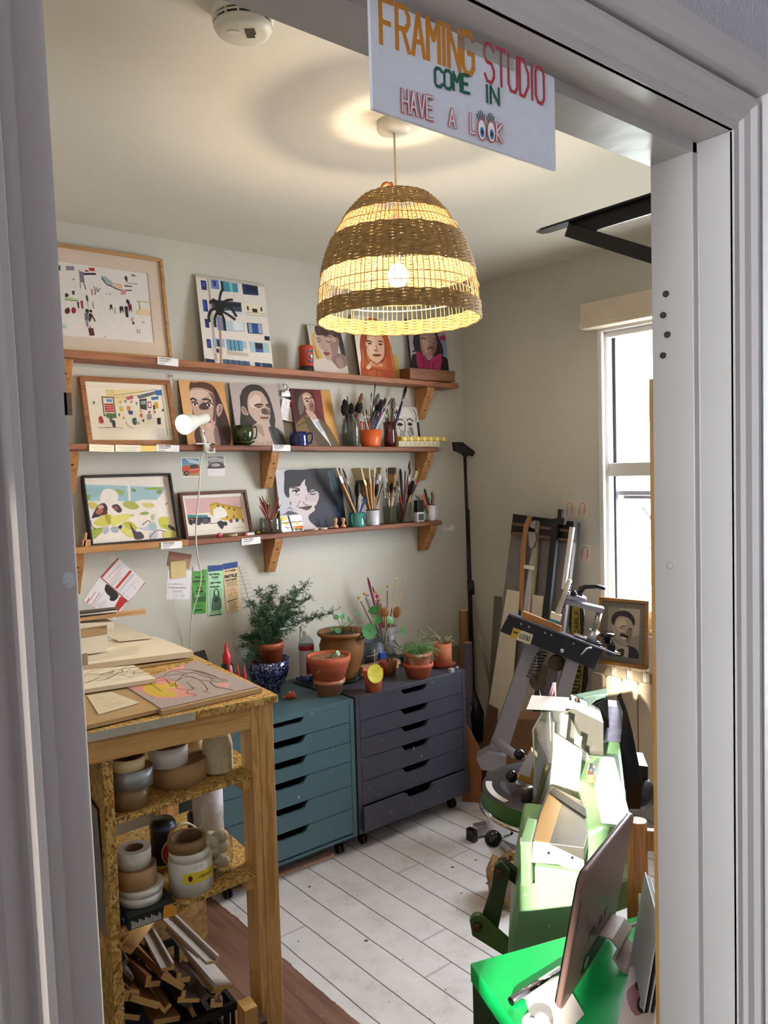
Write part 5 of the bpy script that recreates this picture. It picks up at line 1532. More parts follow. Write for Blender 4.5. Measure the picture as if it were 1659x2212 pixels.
def mk_spoon(col='c08a52', L=.26, r=.026):
    def make():
        root = thing('wooden_spoon', 'x', 'spoon')
        mb = MB(); mb.tube([(0, 0, 0), (0, 0, L-r)], [.004, .005], 8); mb.build('handle', M('spoon_wood', col, .6), root)
        mb = MB(); mb.ball((0, 0, L-r), r, 18, 1, .35, 1.15); mb.build('bowl', M('spoon_wood', col, .6), root); return root
    return make
def mk_oval(col='141214', L=.2, w_=.028):
    def make():
        root = thing('hairbrush', 'x', 'brush')
        mb = MB(); mb.tube([(0, 0, 0), (0, 0, L-w_*2)], [.006, .007], 8); mb.build('handle', M('brush_black', col, .4), root)
        mb = MB(); mb.ball((0, 0, L-w_*1.3), w_, 18, .85, .4, 1.4); mb.build('head', M('brush_black_head', col, .5), root); return root
    return make
KIND = {
 'blackmop': mk_round('', '3a2a20', '0e0c0e', .21, .0045, 'd0c8b8', .055, .014), 'natmop': mk_round('', '6a1a1a', '8a5a38', .23, .004, 'b8a070', .04, .008),
 'red': mk_round('', '8a1e22', '3a2a20', .19, .0032), 'dkred': mk_round('', '5e1418', '2a1c16', .2, .0034), 'black': mk_round('', '1c1a1e', '5a4030', .2, .0032), 'blue': mk_round('', '1c3a78', '2a2420', .2, .0034),
 'navy': mk_round('', '20204a', '16141a', .25, .005, '8a8a96', .03, .006), 'white': mk_round('', 'e6e0d4', '6a5038', .19, .0032), 'wood': mk_round('', 'b98850', '4a3a2a', .2, .0034), 'gold': mk_round('', 'a87a3a', 'd0b080', .19, .0032),
 'greyfan': mk_round('', '4a4440', '7a726a', .23, .004, '9a9a9a', .05, .010), 'thin': mk_round('', '2a2428', '1a1618', .24, .0024, 'c0c0c4', .018, .0022),
 'hog': mk_flat('b08050', 'd8c8a4', .05, .225, .045), 'hog2': mk_flat('c09a68', 'cdbb96', .034, .225, .04), 'flat': mk_flat('8a5a34', 'a89878', .022, .23, .03, 'a8a8a8'), 'flatgrey': mk_flat('9a7a4a', '6a5c50', .040, .235, .03, 'b08a54'), 'flatwhite': mk_flat('b98a54', 'd4c8ac', .018, .215, .03, 'c8c8c8'),
 'pencilred': mk_stick('pencil', 'pencil', '9a1e22', .175, .0034, 'd0a878', hexa=True), 'pencilbrown': mk_stick('pencil', 'pencil', '8a5430', .175, .0034, 'c89a68', hexa=True), 'pencildark': mk_stick('pencil', 'pencil', '4a1414', .175, .0034, 'b08a60', hexa=True),
 'pencilgreen': mk_stick('pencil', 'pencil', '2c5a3a', .14, .0034, 'd0a878', hexa=True), 'pencilorange': mk_stick('pencil', 'pencil', 'c8542a', .14, .0034, 'd0a878', hexa=True), 'marker': mk_stick('marker_pen', 'pen', '1a1a1c', .17, .0065, '101012', .006), 'bluepen': mk_stick('marker_pen', 'pen', '1e4aa0', .17, .0055, 'e8e4e0', .0055),
 'stickwood': mk_stick('wooden_stick', 'stick', 'b98850', .22, .0032, 'a87840'), 'darkstick': mk_stick('wooden_stick', 'stick', '4a3a30', .22, .0032, '3a2c24'), 'oval': mk_oval(), 'redpack': mk_stick('red_holder', 'holder', 'a8202a', .16, .010, '6aa04a', .008),
 'kneedle': mk_stick('knitting_needle', 'knitting needle', 'c8ac80', .36, .0032, 'd8c49a', ball=.007), 'magneedle': mk_stick('knitting_needle', 'knitting needle', '8a1e4a', .38, .0058, '9a2a58', .0055), 'thinneedle': mk_stick('knitting_needle', 'knitting needle', '7a5a3a', .28, .0026, 'c8982a', ball=.006), 'steelneedle': mk_stick('knitting_needle', 'knitting needle', '8a8a8c', .26, .0018, '9a9a9c', ball=.004),
 'redcap': mk_stick('paint_marker', 'pen', '6a3a2a', .27, .0045, 'c02430', ball=.009), 'spoon': mk_spoon(), 'spoon2': mk_spoon('a87444', .25, .021),
}
DESC = {'blackmop': 'fluffy black mop brush', 'natmop': 'brown mop brush with a red handle', 'red': 'round brush with a red handle', 'dkred': 'round brush with a dark red handle', 'black': 'round brush with a black handle', 'blue': 'round brush with a blue handle',
 'navy': 'long paint-smeared navy brush', 'white': 'round brush with a white handle', 'wood': 'round brush with a bare wood handle', 'gold': 'round brush with a golden handle', 'greyfan': 'grey filbert brush', 'thin': 'thin dark liner brush', 'hog': 'wide pale hog hair brush', 'hog2': 'pale hog hair brush', 'flat': 'flat brush with a steel ferrule',
 'flatgrey': 'wide flat brush with a brassy ferrule', 'flatwhite': 'pale flat brush', 'pencilred': 'red pencil', 'pencilbrown': 'brown pencil', 'pencildark': 'dark maroon pencil', 'pencilgreen': 'green pencil', 'pencilorange': 'orange pencil', 'marker': 'black marker pen', 'bluepen': 'blue and white pen', 'stickwood': 'plain wooden stick', 'darkstick': 'dark stick', 'oval': 'oval black hairbrush', 'redpack': 'fat red holder',
 'kneedle': 'pale knitting needle with a disc end', 'magneedle': 'thick magenta knitting needle', 'thinneedle': 'wooden knitting needle with a yellow end', 'steelneedle': 'steel knitting needle', 'redcap': 'marker with a red cap', 'spoon': 'round wooden spoon', 'spoon2': 'small wooden spoon'}
ORD = ['first', 'second', 'third', 'fourth', 'fifth', 'sixth', 'seventh', 'eighth', 'ninth', 'tenth']
_BUILT = {}
def fill(where, group, base, rad, items, zbase=.006, frac=.8):
    """items: (kind, px, py of the tip in the photograph); the foot of each rests inside the pot"""
    items = sorted(items, key=lambda q: q[1]); seen = {}
    tot = {}
    for k, *_ in items: tot[k] = tot.get(k, 0)+1
    for i, (k, px, py) in enumerate(items):
        seen[k] = seen.get(k, 0)+1
        if k not in _BUILT: o = _BUILT[k] = KIND[k]()
        else: o = copy_tree(_BUILT[k])
        dy = rnd.uniform(-.35, .35)*rad
        tip = AY(px, py, base.y+dy)
        dx = tip.x-base.x
        foot = Vector((base.x-max(-.55, min(.55, dx/(.1)))*rad*frac, base.y-dy*.9, base.z+zbase))
        v = tip-foot; L0 = max(v.length, .03)
        nat = max((q.co.z for ch in o.children for q in ch.data.vertices))
        s_ = L0/nat
        o.rotation_euler = v.to_track_quat('Z', 'Y').to_euler(); o.location = foot; sx = min(1.25, max(.75, s_)); o.scale = (sx, sx, s_)
        lab = DESC[k]+' in '+where
        if tot[k] > 1: lab = ORD[seen[k]-1]+' '+DESC[k]+' from the left in '+where
        tag(o, lab, o['category'], group)
jar_gl = glass('jar_glass', 'e2e6e2', mixf=.97, gloss=.03)
G2 = cz((720, 810), 260/1659.0); G3 = cz((720, 990), 240/1659.0); G4 = cz((540, 1000), 220/1659.0)
def tips(G, s): return [(t.split(':')[0], *G(*map(float, t.split(':')[1].split(',')))) for t in s.split()]
# glass jar of mop brushes, middle shelf
p = stand((760, 962), Z2, 3.13); r_ = pxw(738, 778, 945, 3.13)/2; hJ = AY(760, 905, 3.13).z-p.z
J = thing('glass_jar', 'clear glass jar of black mop brushes on the middle shelf', 'jar', p)
lathe_part(J, 'body', [(.0001, .003), (r_*.9, .003), (r_, .010), (r_, hJ*.72), (r_*.86, hJ*.88), (r_*.86, hJ), (r_*.82, hJ), (r_*.82, hJ*.88), (r_*.95, hJ*.7), (r_*.95, .014), (.0001, .008)], jar_gl)
fill('the glass jar', 'brushes in the jar on the middle shelf', p, r_*.7, tips(G2, 'blackmop:150,330 blackmop:125,400 thin:190,290 blackmop:250,380 blackmop:375,350 natmop:398,245 wood:300,520'))
# orange tumbler
p = stand((801, 961), Z2, 3.12); r_ = pxw(776, 826, 935, 3.12)/2; hJ = AY(801, 929, 3.12).z-p.z
J = thing('orange_bowl', 'small ribbed orange pot full of brushes', 'pot', p); om = M('orange_plastic', 'e0642a', .35)
mb = MB(); prof = [(.0001, 0), (r_*.78, 0), (r_*.84, hJ*.15), (r_, hJ), (r_*.94, hJ), (r_*.76, hJ*.12), (.0001, hJ*.08)]
mb.lathe(prof, 72); mb.v = [(x*(1+.012*(round(atan2(y, x)/(2*pi)*72) % 2)), y*(1+.012*(round(atan2(y, x)/(2*pi)*72) % 2)), z) for x, y, z in mb.v]; mb.build('bowl', om, J)
mb = MB()
for k in range(14):
    a = pi*.1+pi*.9*k/13; mb.box((r_*.86, -.002, hJ*.9), (r_*.90, .002, hJ*1.48), Matrix.Rotation(a, 4, 'Z'))
mb.lathe([(r_*.84, hJ*1.45), (r_*.92, hJ*1.45), (r_*.92, hJ*1.52), (r_*.84, hJ*1.52)], 30, None, None, True, pi*.08, pi*1.02); mb.build('slotted_back', om, J)
fill('the orange pot', 'brushes in the orange pot', p, r_*.7, tips(G2, 'white:400,480 red:450,470 gold:490,480 thin:525,240 black:570,330 thin:580,110 greyfan:625,250 white:645,335 blackmop:665,330 blue:715,310 red:730,330 dkred:600,400 blue:660,420 white:810,310'))
# dark red pot
p = stand((843, 962), Z2, 3.13); r_ = pxw(828, 857, 940, 3.13)/2; hJ = AY(843, 912, 3.13).z-p.z
J = thing('glazed_pot', 'glossy dark red pot of brushes on the middle shelf', 'pot', p)
lathe_part(J, 'body', [(.0001, 0), (r_*.85, 0), (r_*.98, hJ*.25), (r_*.9, hJ*.6), (r_, hJ), (r_*.88, hJ), (r_*.8, hJ*.6), (.0001, hJ*.1)], M('oxblood_glaze', '4a1412', .12, coat=.6))
fill('the dark red pot', 'brushes in the dark red pot', p, r_*.7, tips(G2, 'greyfan:835,310 navy:1010,150 black:720,450 dkred:690,440 darkstick:745,440 blue:880,470 gold:860,430'))
# two patterned boxes
def pat_box(label, px, y, wd_, hgt, dp, zoff, cols, name='patterned_box'):
    p = AY(*px, y); t = thing(name, label, 'box', (p.x, y, Z2(p.x)+zoff)); mb = MB(); mb.box((0, 0.0002, 0), (wd_, dp, hgt)); mb.build('box', M('boxbody_'+cols[0], cols[0], .6), t, .001)
    A = Art(wd_, hgt, cols[0]); n_ = cols[3]
    for i in range(n_):
        u = (i+.5)*100/n_; rr = 34/n_
        for kk, c_ in ((1.25, cols[1]), (1.0, cols[0]), (.55, cols[2])): A.poly([(u+rr*kk*cos(a), 50+rr*kk*1.05*wd_/hgt*sin(a)*.82) for a in [2*pi*j/16 for j in range(16)]], c_)
        A.stroke([(i*100/n_-4, 96), (i*100/n_+4, 84)], 1, cols[1])
    A.build('pattern', t)
w1 = pxm(858, 946, 955, 3.10)
pat_box('pale floral patterned box, lower of two on the middle shelf', (862, 963), 3.10, w1, .0285, .085, .0006, ('e2d8b8', 'b8a060', '8fa0b8', 9))
pat_box('yellow box with ring pattern, upper of two on the middle shelf', (868, 950), 3.095, pxm(868, 965, 945, 3.095), .0235, .085, .0295, ('e8c860', '8a6428', 'e8d890', 7))

# ---------- lowest shelf
p = stand((585, 1155), Z3b, 3.12); r_ = pxw(561, 609, 1135, 3.12)/2; hJ = AY(585, 1118, 3.12).z-p.z
J = thing('glass_jar', 'wide clear jar of red and brown pencils on the lowest shelf', 'jar', p)
lathe_part(J, 'body', [(.0001, .003), (r_*.94, .003), (r_, .012), (r_, hJ*.84), (r_*.94, hJ*.9), (r_*.97, hJ), (r_*.9, hJ), (r_*.88, hJ*.9), (r_*.95, hJ*.8), (r_*.95, .014), (.0001, .008)], jar_gl)
fill('the pencil jar', 'pencils in the wide jar', p, r_*.75, tips(G4, 'pencildark:145,540 pencilbrown:190,515 pencilred:140,680 gold:280,540 pencilred:150,600 pencildark:275,660 pencilred:475,550 gold:505,670 pencilbrown:240,600 pencilred:330,640 pencildark:430,640 pencilbrown:200,620'))
# teal mug with black squiggles
p = stand((772, 1140), Z3b, 3.115); r_ = pxw(754, 792, 1125, 3.115)/2; hC = AY(772, 1107, 3.115).z-p.z; tm = M('teal_enamel', '3f8a80', .2, coat=.4)
g_ = thing('mug', 'teal mug with a black squiggle pattern, full of tools', 'mug', p)
lathe_part(g_, 'body', [(.0001, 0), (r_*.97, 0), (r_, .003), (r_, hC), (r_*.92, hC), (r_*.92, .02), (.0001, .006)], tm)
mb = MB(); mb.tube(handle_pts(r_, hC*.25, hC*.82, .016, radians(205)), .0042, 8); mb.build('handle', M('mug_handle_dark', '2c6a62', .2), g_)
mb = MB(); rq = random.Random(11)
for i in range(26):
    th = -pi*.32+rq.uniform(-.5, .5); z = hC*rq.uniform(.18, .8); pts = []; d_ = rq.uniform(0, 2*pi)
    for j in range(4): pts.append(((r_+.0008)*cos(th), (r_+.0008)*sin(th), z)); th += cos(d_)*.10; z = min(hC*.9, max(hC*.1, z+sin(d_)*.005)); d_ += rq.uniform(-1.2, 1.2)
    mb.tube(pts, .0010, 4)
mb.build('squiggle_print', M('ink_black', '14161c', .5), g_)
fill('the teal mug', 'tools in the teal mug', p, r_*.8, tips(G3, 'flatwhite:30,150 black:160,190 thin:140,150 gold:120,350 darkstick:110,430 oval:360,330 darkstick:160,340 bluepen:500,540 wood:240,480 darkstick:470,480 white:460,500'))
# white mug
p = stand((806, 1137), Z3b, 3.125); r_ = pxw(791, 820, 1120, 3.125)/2; hC = AY(806, 1101, 3.125).z-p.z; wm = M('white_enamel', 'dcd9dc', .2, coat=.4)
g_ = thing('enamel_mug', 'white enamel pot of wide hog brushes beside the teal mug', 'mug', p)
lathe_part(g_, 'body', [(.0001, 0), (r_*.97, 0), (r_, .003), (r_, hC), (r_*.92, hC), (r_*.92, .02), (.0001, .006)], wm); lathe_part(g_, 'rim', [(r_*.9, hC-.002), (r_*1.02, hC-.002), (r_*1.02, hC+.002), (r_*.9, hC+.002)], M('enamel_rim', '2c2a30', .3))
fill('the white pot', 'brushes in the white pot', p, r_*.7, tips(G3, 'hog:340,150 hog2:480,150 flatwhite:590,170 oval:640,350 stickwood:630,340 red:660,560 flat:690,140 darkstick:740,360 natmop:490,290 flat:660,230'))
# two clear cups
def cup(px, x0, x1, ytop, label, y):
    p = stand(px, Z3b, y); r_ = pxw(x0, x1, px[1]-20, y)/2; hC = AY(px[0], ytop, y).z-p.z
    g_ = thing('plastic_cup', label, 'cup', p); lathe_part(g_, 'body', [(.0001, .002), (r_*.86, .002), (r_*.98, hC), (r_, hC+.001), (r_*.95, hC+.001), (r_*.83, .006), (.0001, .005)], jar_gl); return p, r_
p, r_ = cup((843, 1136), 824, 856, 1093, 'tall clear tumbler of white tipped brushes on the lowest shelf', 3.125)
fill('the clear tumbler', 'brushes in the clear tumbler', p, r_*.75, tips(G3, 'white:830,440 white:860,470 white:895,460 white:935,430 gold:800,480 blackmop:890,340 flatgrey:880,140 thin:790,150 stickwood:860,340 darkstick:780,430 thin:740,480'), frac=.6)
p, r_ = cup((873, 1133), 858, 892, 1086, 'clear cup of pens and a red holder on the lowest shelf', 3.13)
fill('the clear cup', 'pens and brushes in the clear cup', p, r_*.75, tips(G3, 'redpack:990,545 marker:1000,150 darkstick:1075,175 red:1140,35 dkred:1150,140 oval:1190,330 gold:1170,590 stickwood:1290,160 redcap:1265,330 wood:950,330 white:1085,640 flatwhite:1225,190'), frac=.6)
# rubber stamp and small white mug
p = stand((906, 1131), Z3b, 3.11); wS = pxw(896, 920, 1120, 3.11); hS_ = AY(906, 1080, 3.11).z-p.z
s_ = thing('self_inking_stamp', 'black and white self-inking stamp between cup and white mug', 'stamp', p, (0, 0, radians(8)))
mb = MB(); mb.box((-wS/2, -.012, 0), (wS/2, .012, hS_*.46)); mb.build('base', wm, s_, .002); mb = MB(); mb.box((-wS*.36, -.0135, hS_*.06), (wS*.36, -.0118, hS_*.36)); mb.build('window', M('stamp_grey', '4a4a50', .4), s_)
mb = MB(); mb.box((-wS*.46, -.013, hS_*.5), (wS*.46, .013, hS_)); mb.build('cap', M('stamp_black', '161618', .35), s_, .003); mb = MB(); mb.box((-wS*.5, -.0125, hS_*.44), (wS*.5, .0125, hS_*.52)); mb.build('collar', M('stamp_black', '161618', .35), s_, .001)
p = stand((932, 1126), Z3b, 3.125); r_ = pxw(918, 938, 1110, 3.125)/2; hC = AY(930, 1090, 3.125).z-p.z
g_ = thing('enamel_mug', 'white enamel mug of coloured pencils at the end of the lowest shelf', 'mug', p)
lathe_part(g_, 'body', [(.0001, 0), (r_*.97, 0), (r_, .003), (r_, hC), (r_*.92, hC), (r_*.92, .02), (.0001, .006)], wm); lathe_part(g_, 'rim', [(r_*.9, hC-.002), (r_*1.03, hC-.002), (r_*1.03, hC+.002), (r_*.9, hC+.002)], M('enamel_rim', '2c2a30', .3))
mb = MB(); mb.tube(handle_pts(r_, hC*.2, hC*.85, .013, -.25), .0028, 8); mb.build('handle', wm, g_)
fill('the white mug', 'pencils in the white mug', p, r_*.7, tips(G3, 'pencilgreen:1215,530 marker:1360,450 pencilorange:1335,510 pencilorange:1300,530 pencilgreen:1420,560 pencildark:1485,480 pencildark:1255,540 pencilbrown:1510,520 black:1465,500'))
# two hand stamps, small bones, red eraser, label holder
turn = wood('turned_wood', 'd0a070', 'b98652', 'z', .5)
for px, lab in ((725, 'turned wooden hand stamp in front of the winking portrait, left of two'), (742, 'turned wooden hand stamp next to the teal mug, right of two')):
    p = stand((px, 1144), Z3b, 3.10); s_ = thing('hand_stamp', lab, 'stamp', p, group='turned wooden hand stamps')
    hS_ = AY(px, 1118, 3.10).z-p.z; r_ = hS_*.27
    lathe_part(s_, 'handle', [(r_*.98, hS_*.08), (r_, hS_*.24), (r_*.5, hS_*.32), (r_*.42, hS_*.5), (r_*.72, hS_*.72), (r_*.76, hS_*.86), (r_*.5, hS_*.97), (.0001, hS_)], turn, 20)
    lathe_part(s_, 'rubber_face', [(.0001, 0), (r_*.95, 0), (r_*1.0, hS_*.09)], M('stamp_rubber_red', '8a2a24', .6), 20)
for px, py, l_, lab in ((700, 1144, .034, 'short pale chalk stick lying before the winking portrait'), (681, 1148, .030, 'thin pale chalk stick, left of the thicker one'),):
    p = stand((px, py), Z3b, 3.092); mb = MB(); mb.tube([(-l_/2, 0, .004), (l_/2, 0, .004)], [.004, .0044], 8); tag(mb.build('chalk_stick', M('pale_chalk', 'd8c8b0', .8), None, loc=p), lab, 'chalk', 'chalk sticks on the lowest shelf')
p = stand((474, 1163), Z3b, 3.095); e_ = thing('clay_creature', 'small magenta clay blob with two white eyes on the shelf', 'ornament', p)
mb = MB(); mb.ball((0, 0, .010), .013, 16, 1, .8, .8); mb.build('body', M('magenta_clay', 'c01e58', .5), e_)
for dx in (-.005, .005): mb = MB(); mb.ball((dx, -.0095, .014), .0032, 8); mb.build('eye', wm, e_)
p = stand((500, 1163), Z3b, 3.095); mb = MB(); mb.tube([(-.022, 0, .006), (.022, 0, .006)], .006, 10); c_ = thing('cork_stick', 'speckled cork stick with a white end on the lowest shelf', 'stick', p); mb.build('shaft', M('cork', 'a08458', .8, var=.3, scale=120), c_)
mb = MB(); mb.tube([(.021, 0, .006), (.026, 0, .006)], .0062, 10); mb.build('white_end', white_pl, c_)
p = stand((538, 1160), Z3b, 3.097); er = thing('eraser', 'white eraser with a red end beside the pencil jar', 'eraser', p); mb = MB(); mb.box((-.012, -.006, 0), (.024, .006, .012)); mb.build('body', M('eraser_white', 'd8d0cc', .6), er, .001); mb = MB(); mb.box((-.024, -.0062, 0), (-.012, .0062, .0122)); mb.build('end', M('eraser_red', 'b02a28', .6), er, .001)
mb = MB(); mb.tube([(0, 0, .008), (.02, .002, .008)], .008, 10); tag(mb.build('brass_cap', M('brass', '8a7430', .3, .9), None, loc=stand((553, 1158), Z3b, 3.11)), 'small brass cap left of the pencil jar', 'cap')
# timber offcuts at the left end of the lowest shelf
for px, py, s_, ang, lab in ((186, 1184, (.03, .02, .026), 0, 'square pale wood block left of the black framed print'), (180, 1182, (.008, .02, .055), 12, 'thin pale wood offcut standing left of the block')):
    p = AY(px, py, 3.10); mb = MB(); mb.box((-s_[0]/2, -s_[1]/2, 0), (s_[0]/2, s_[1]/2, s_[2])); tag(mb.build('wood_offcut', turn, None, .001, loc=(p.x, p.y, Z3a(p.x)+.0006), rot=(0, radians(ang), 0)), lab, 'offcut')
# ------------------------------------------------------------------ two drawer units on casters
CF = 2.715; CB = 3.19
rub = M('caster_black', '131316', .45)
def drawer_unit(label, x0, x1, ztop, zs, col, notch_c, pull_last, top_spots):
    t = thing('drawer_unit', label, 'drawer unit', ((x0+x1)/2, CF, 0), group='drawer units on casters'); w2 = (x1-x0)/2; zb0 = .079; s = .022
    cm = M('cab_'+col, col, .42, var=.05, scale=6, spots=(38.0, .73, top_spots))
    mb = MB(); d = CB-CF
    mb.box((-w2, .001, zb0), (-w2+s, d, ztop)); mb.box((w2-s, .001, zb0), (w2, d, ztop)); mb.box((-w2+s, .001, ztop-.02), (w2-s, d, ztop)); mb.box((-w2+s, .001, zb0), (w2-s, d, zb0+.012)); mb.box((-w2+s, d-.008, zb0+.012), (w2-s, d, ztop-.02))
    mb.build('carcass', cm, t, .0015)
    nc = notch_c-(x0+x1)/2
    for i in range(6):
        z1, z0 = zs[i]-.0015, zs[i+1]+.0015; L, R_ = -w2+s+.002, w2-s-.002; y0 = .002; th = .016
        if i == 5 and pull_last: y0 = -.022; L -= .010; R_ += .018
        nd = .030; hw = .062
        top = [(L, z1), (nc-hw-.028, z1), (nc-hw-.018, z1-.004), (nc-hw-.004, z1-nd+.006), (nc-hw+.010, z1-nd), (nc+hw-.010, z1-nd), (nc+hw+.004, z1-nd+.006), (nc+hw+.018, z1-.004), (nc+hw+.028, z1), (R_, z1)]
        # a front split at the finger notch so that every face stays convex
        mb = MB()
        pts = [(a, b) for a, b in top]
        for (a, b), (c_, e) in zip(pts, pts[1:]): mb.hexa([(a, y0, z0), (c_, y0, z0), (c_, y0+th, z0), (a, y0+th, z0)], [(a, y0, b), (c_, y0, e), (c_, y0+th, e), (a, y0+th, b)])
        f_ = mb.build('drawer_front', cm, t)
        bx_ = MB(); bx_.box((L+.012, y0+th, z0+.004), (L+.022, d-.03, z1-.028)); bx_.box((R_-.022, y0+th, z0+.004), (R_-.012, d-.03, z1-.028)); bx_.box((L+.022, y0+th, z0+.002), (R_-.022, d-.03, z0+.006)); bx_.build('drawer_box', M('drawer_inside', '1c2226', .7), f_)
    for cx in (-w2+.06, w2-.06):
        for cy in (.06, d-.06):
            mb = MB(); Mx = Matrix.Rotation(radians(90), 4, 'Y')
            for dx in (-.014, .004): mb.lathe([(.0001, 0), (.018, 0), (.024, .003), (.024, .008), (.018, .010), (.0001, .010)], 20, Matrix.Translation((cx+dx+.002, cy, .0245)) @ Mx)
            k = mb.build('caster', rub, t)
            mb = MB(); mb.lathe([(.006, .04), (.006, zb0-.004), (.022, zb0-.004), (.022, zb0)], 12, Matrix.Translation((cx, cy, 0))); mb.prism([(cx-.013, cy-.016, .052), (cx+.013, cy-.016, .052), (cx+.013, cy+.018, .040), (cx-.013, cy+.018, .040)], (0, 0, .006)); mb.build('fork', rub, k)
    return t
TZ, DZ = EYE-.982, EYE-.978
teal_unit = drawer_unit('teal green drawer unit on casters, left of the charcoal one', 1.352, 2.017, TZ, [.672, .586, .500, .415, .309, .207, .098], '46646e', 1.685, False, '93a0a0')
dark_unit = drawer_unit('charcoal grey drawer unit on casters with the bottom drawer ajar', 2.027, 2.697, DZ, [.672, .578, .497, .410, .308, .201, .090], '41424e', 2.367, True, '8a8c94')
mb = MB(); mb.tube([(0, 0, 0), (.002, -.004, -.02)], .0014, 5); p = AY(893, 1612, CF-.004); tag(mb.build('string_scrap', M('string', 'b8b4b0', .8), None, loc=p), 'short white thread hanging from a charcoal drawer', 'thread')
# rounded pale board lying under the teal unit
a = AZ(600, 1890, .012); b = AZ(724, 1846, .012); q_ = [Vector((1.40, b.y+.05, 0)), Vector((b.x-.015, b.y+.05, 0)), Vector((b.x, b.y+.035, 0)), Vector((b.x, b.y+.012, 0)), Vector((b.x-.015, b.y, 0)), Vector((a.x-.05, a.y-.005, 0))]
mb = MB(); mb.prism([(p.x-1.4, p.y-b.y, 0) for p in q_], (0, 0, .014)); tag(mb.build('loose_board', wood('pale_board', 'c09a80', '9c7460', 'x', .6), None, .002, loc=(1.4, b.y, .001)), 'pale rounded board lying on the floor under the teal unit', 'board')

# ------------------------------------------------------------------ plants and tools on the drawer units
terra = M('terracotta', 'b4593a', .75, var=.16, scale=14, bmp=.15, bscale=90, spots=(22.0, .68, 'c8a890'))
terra_o = M('terracotta_pale', 'b87858', .8, var=.2, scale=9, bmp=.2, bscale=80, spots=(16.0, .6, 'c6b09c'))
plastic_t = M('terracotta_plastic', '9c4a2e', .45, var=.06)
soil = M('potting_soil', '3a2a20', .95, var=.4, scale=60, bmp=.8, bscale=120)
def on_top(px, py, z):
    p = AZ(px, py, z); p.y = min(p.y, 3.13); p.x = AY(px, py, p.y).x
    return Vector((p.x, p.y, z+.0006))
def pxr(x0, x1, py, y): return pxw(x0, x1, py, y)/2
def pot(parent, r0, r1, h, mat, rim=.0, rimh=.0, name='pot', z=0.0, soil_at=.85):
    t_ = .006
    prof = [(.0001, z), (r0, z), (r0+(r1-r0)*(1-rimh), z+h*(1-rimh))]
    if rim: prof += [(r1+rim, z+h*(1-rimh)), (r1+rim, z+h*.985), (r1+rim-.002, z+h)]
    else: prof += [(r1, z+h)]
    prof += [(r1-t_, z+h), (r1-t_*1.5, z+h*.8), (.0001, z+h*.8)]
    o = lathe_part(parent, name, prof, mat, 40)
    lathe_part(parent, 'soil', [(.0001, z+h*soil_at+.004), (r1*.6, z+h*soil_at+.003), (r1-t_*1.2, z+h*soil_at)], soil, 24); return o
def saucer(parent, r, h, mat, z=0.0): return lathe_part(parent, 'saucer', [(.0001, z), (r*.8, z), (r*.9, z+h*.6), (r, z+h), (r*1.02, z+h), (r*.98, z+h*.9), (r*.86, z+h*.35), (.0001, z+h*.3)], mat, 36)
leafg = M('leaf_green', '3f7a44', .35, var=.2, scale=30)
def disc_leaf(mb, c, nrm, r, col=None, dish=.12):
    nv = Vector(nrm).normalized(); u = nv.orthogonal().normalized(); v = nv.cross(u); c = Vector(c); k = 14
    vs = [c-nv*r*dish]+[c+u*(r*.55*cos(2*pi*i/k))+v*(r*.55*sin(2*pi*i/k))-nv*r*dish*.4 for i in range(k)]+[c+u*(r*cos(2*pi*i/k))+v*(r*sin(2*pi*i/k)) for i in range(k)]
    fs = [(0, 1+i, 1+(i+1) % k) for i in range(k)]+[(1+i, 1+k+i, 1+k+(i+1) % k, 1+(i+1) % k) for i in range(k)]
    mb.add(vs, fs, None, col, True)
# blue and white bowl with the asparagus fern
p = on_top(580, 1480, TZ); p.y = min(p.y, 3.07); p.x = AY(580, 1470, p.y).x; rB = pxr(530, 629, 1442, p.y); hB = (AY(580, 1436, p.y-rB).z-p.z)
bowl = thing('china_bowl', 'blue and white patterned china bowl holding the fern pot', 'bowl', p)
bm_, n_, b_ = _new('blue_white_china'); v_ = coords(n_); nz_ = node(n_, 'ShaderNodeTexNoise', Scale=60.0, Detail=2.0, Distortion=1.6); n_.links.new(v_, nz_.inputs['Vector'])
n_.links.new(ramp(n_, nz_.outputs['Fac'], [(.3, '0c1236'), (.55, '16205a'), (.60, 'a8b4d4'), (.66, '1a2460')]), b_.inputs['Base Color']); b_.inputs['Roughness'].default_value = .15; b_.inputs['Coat Weight'].default_value = .5
lathe_part(bowl, 'bowl', [(.0001, 0), (rB*.5, 0), (rB*.52, hB*.14), (rB*.5, hB*.16), (rB*.72, hB*.30), (rB*.93, hB*.66), (rB, hB), (rB*.97, hB), (rB*.90, hB*.68), (rB*.6, hB*.34), (.0001, hB*.28)], bm_, 44)
fp = p+Vector((0, .005, hB*.32)); zr = AY(580, 1385, fp.y).z
fern = thing('fern_pot', 'feathery asparagus fern in a brown plastic pot inside the china bowl', 'plant', fp)
pot(fern, rB*.58, rB*.74, zr-fp.z, plastic_t, .003, .16)
fr_ = random.Random(21); fm = MB(); sm_ = MB()
def needles(p0, dr, l, n=9):
    for i in range(n):
        d = (Vector(dr).normalized()*.6+Vector((fr_.gauss(0, .6), fr_.gauss(0, .6), fr_.gauss(.1, .5)))).normalized()*l*fr_.uniform(.6, 1.1); e = d.cross(Vector((fr_.gauss(0, 1), fr_.gauss(0, 1), .3))).normalized()*l*.11
        q = Vector(p0); fm.add([q-e, q+d*.5-e*.9, q+d, q+d*.5+e*.9], [(0, 1, 2, 3)])
hP = zr-fp.z
ends = []
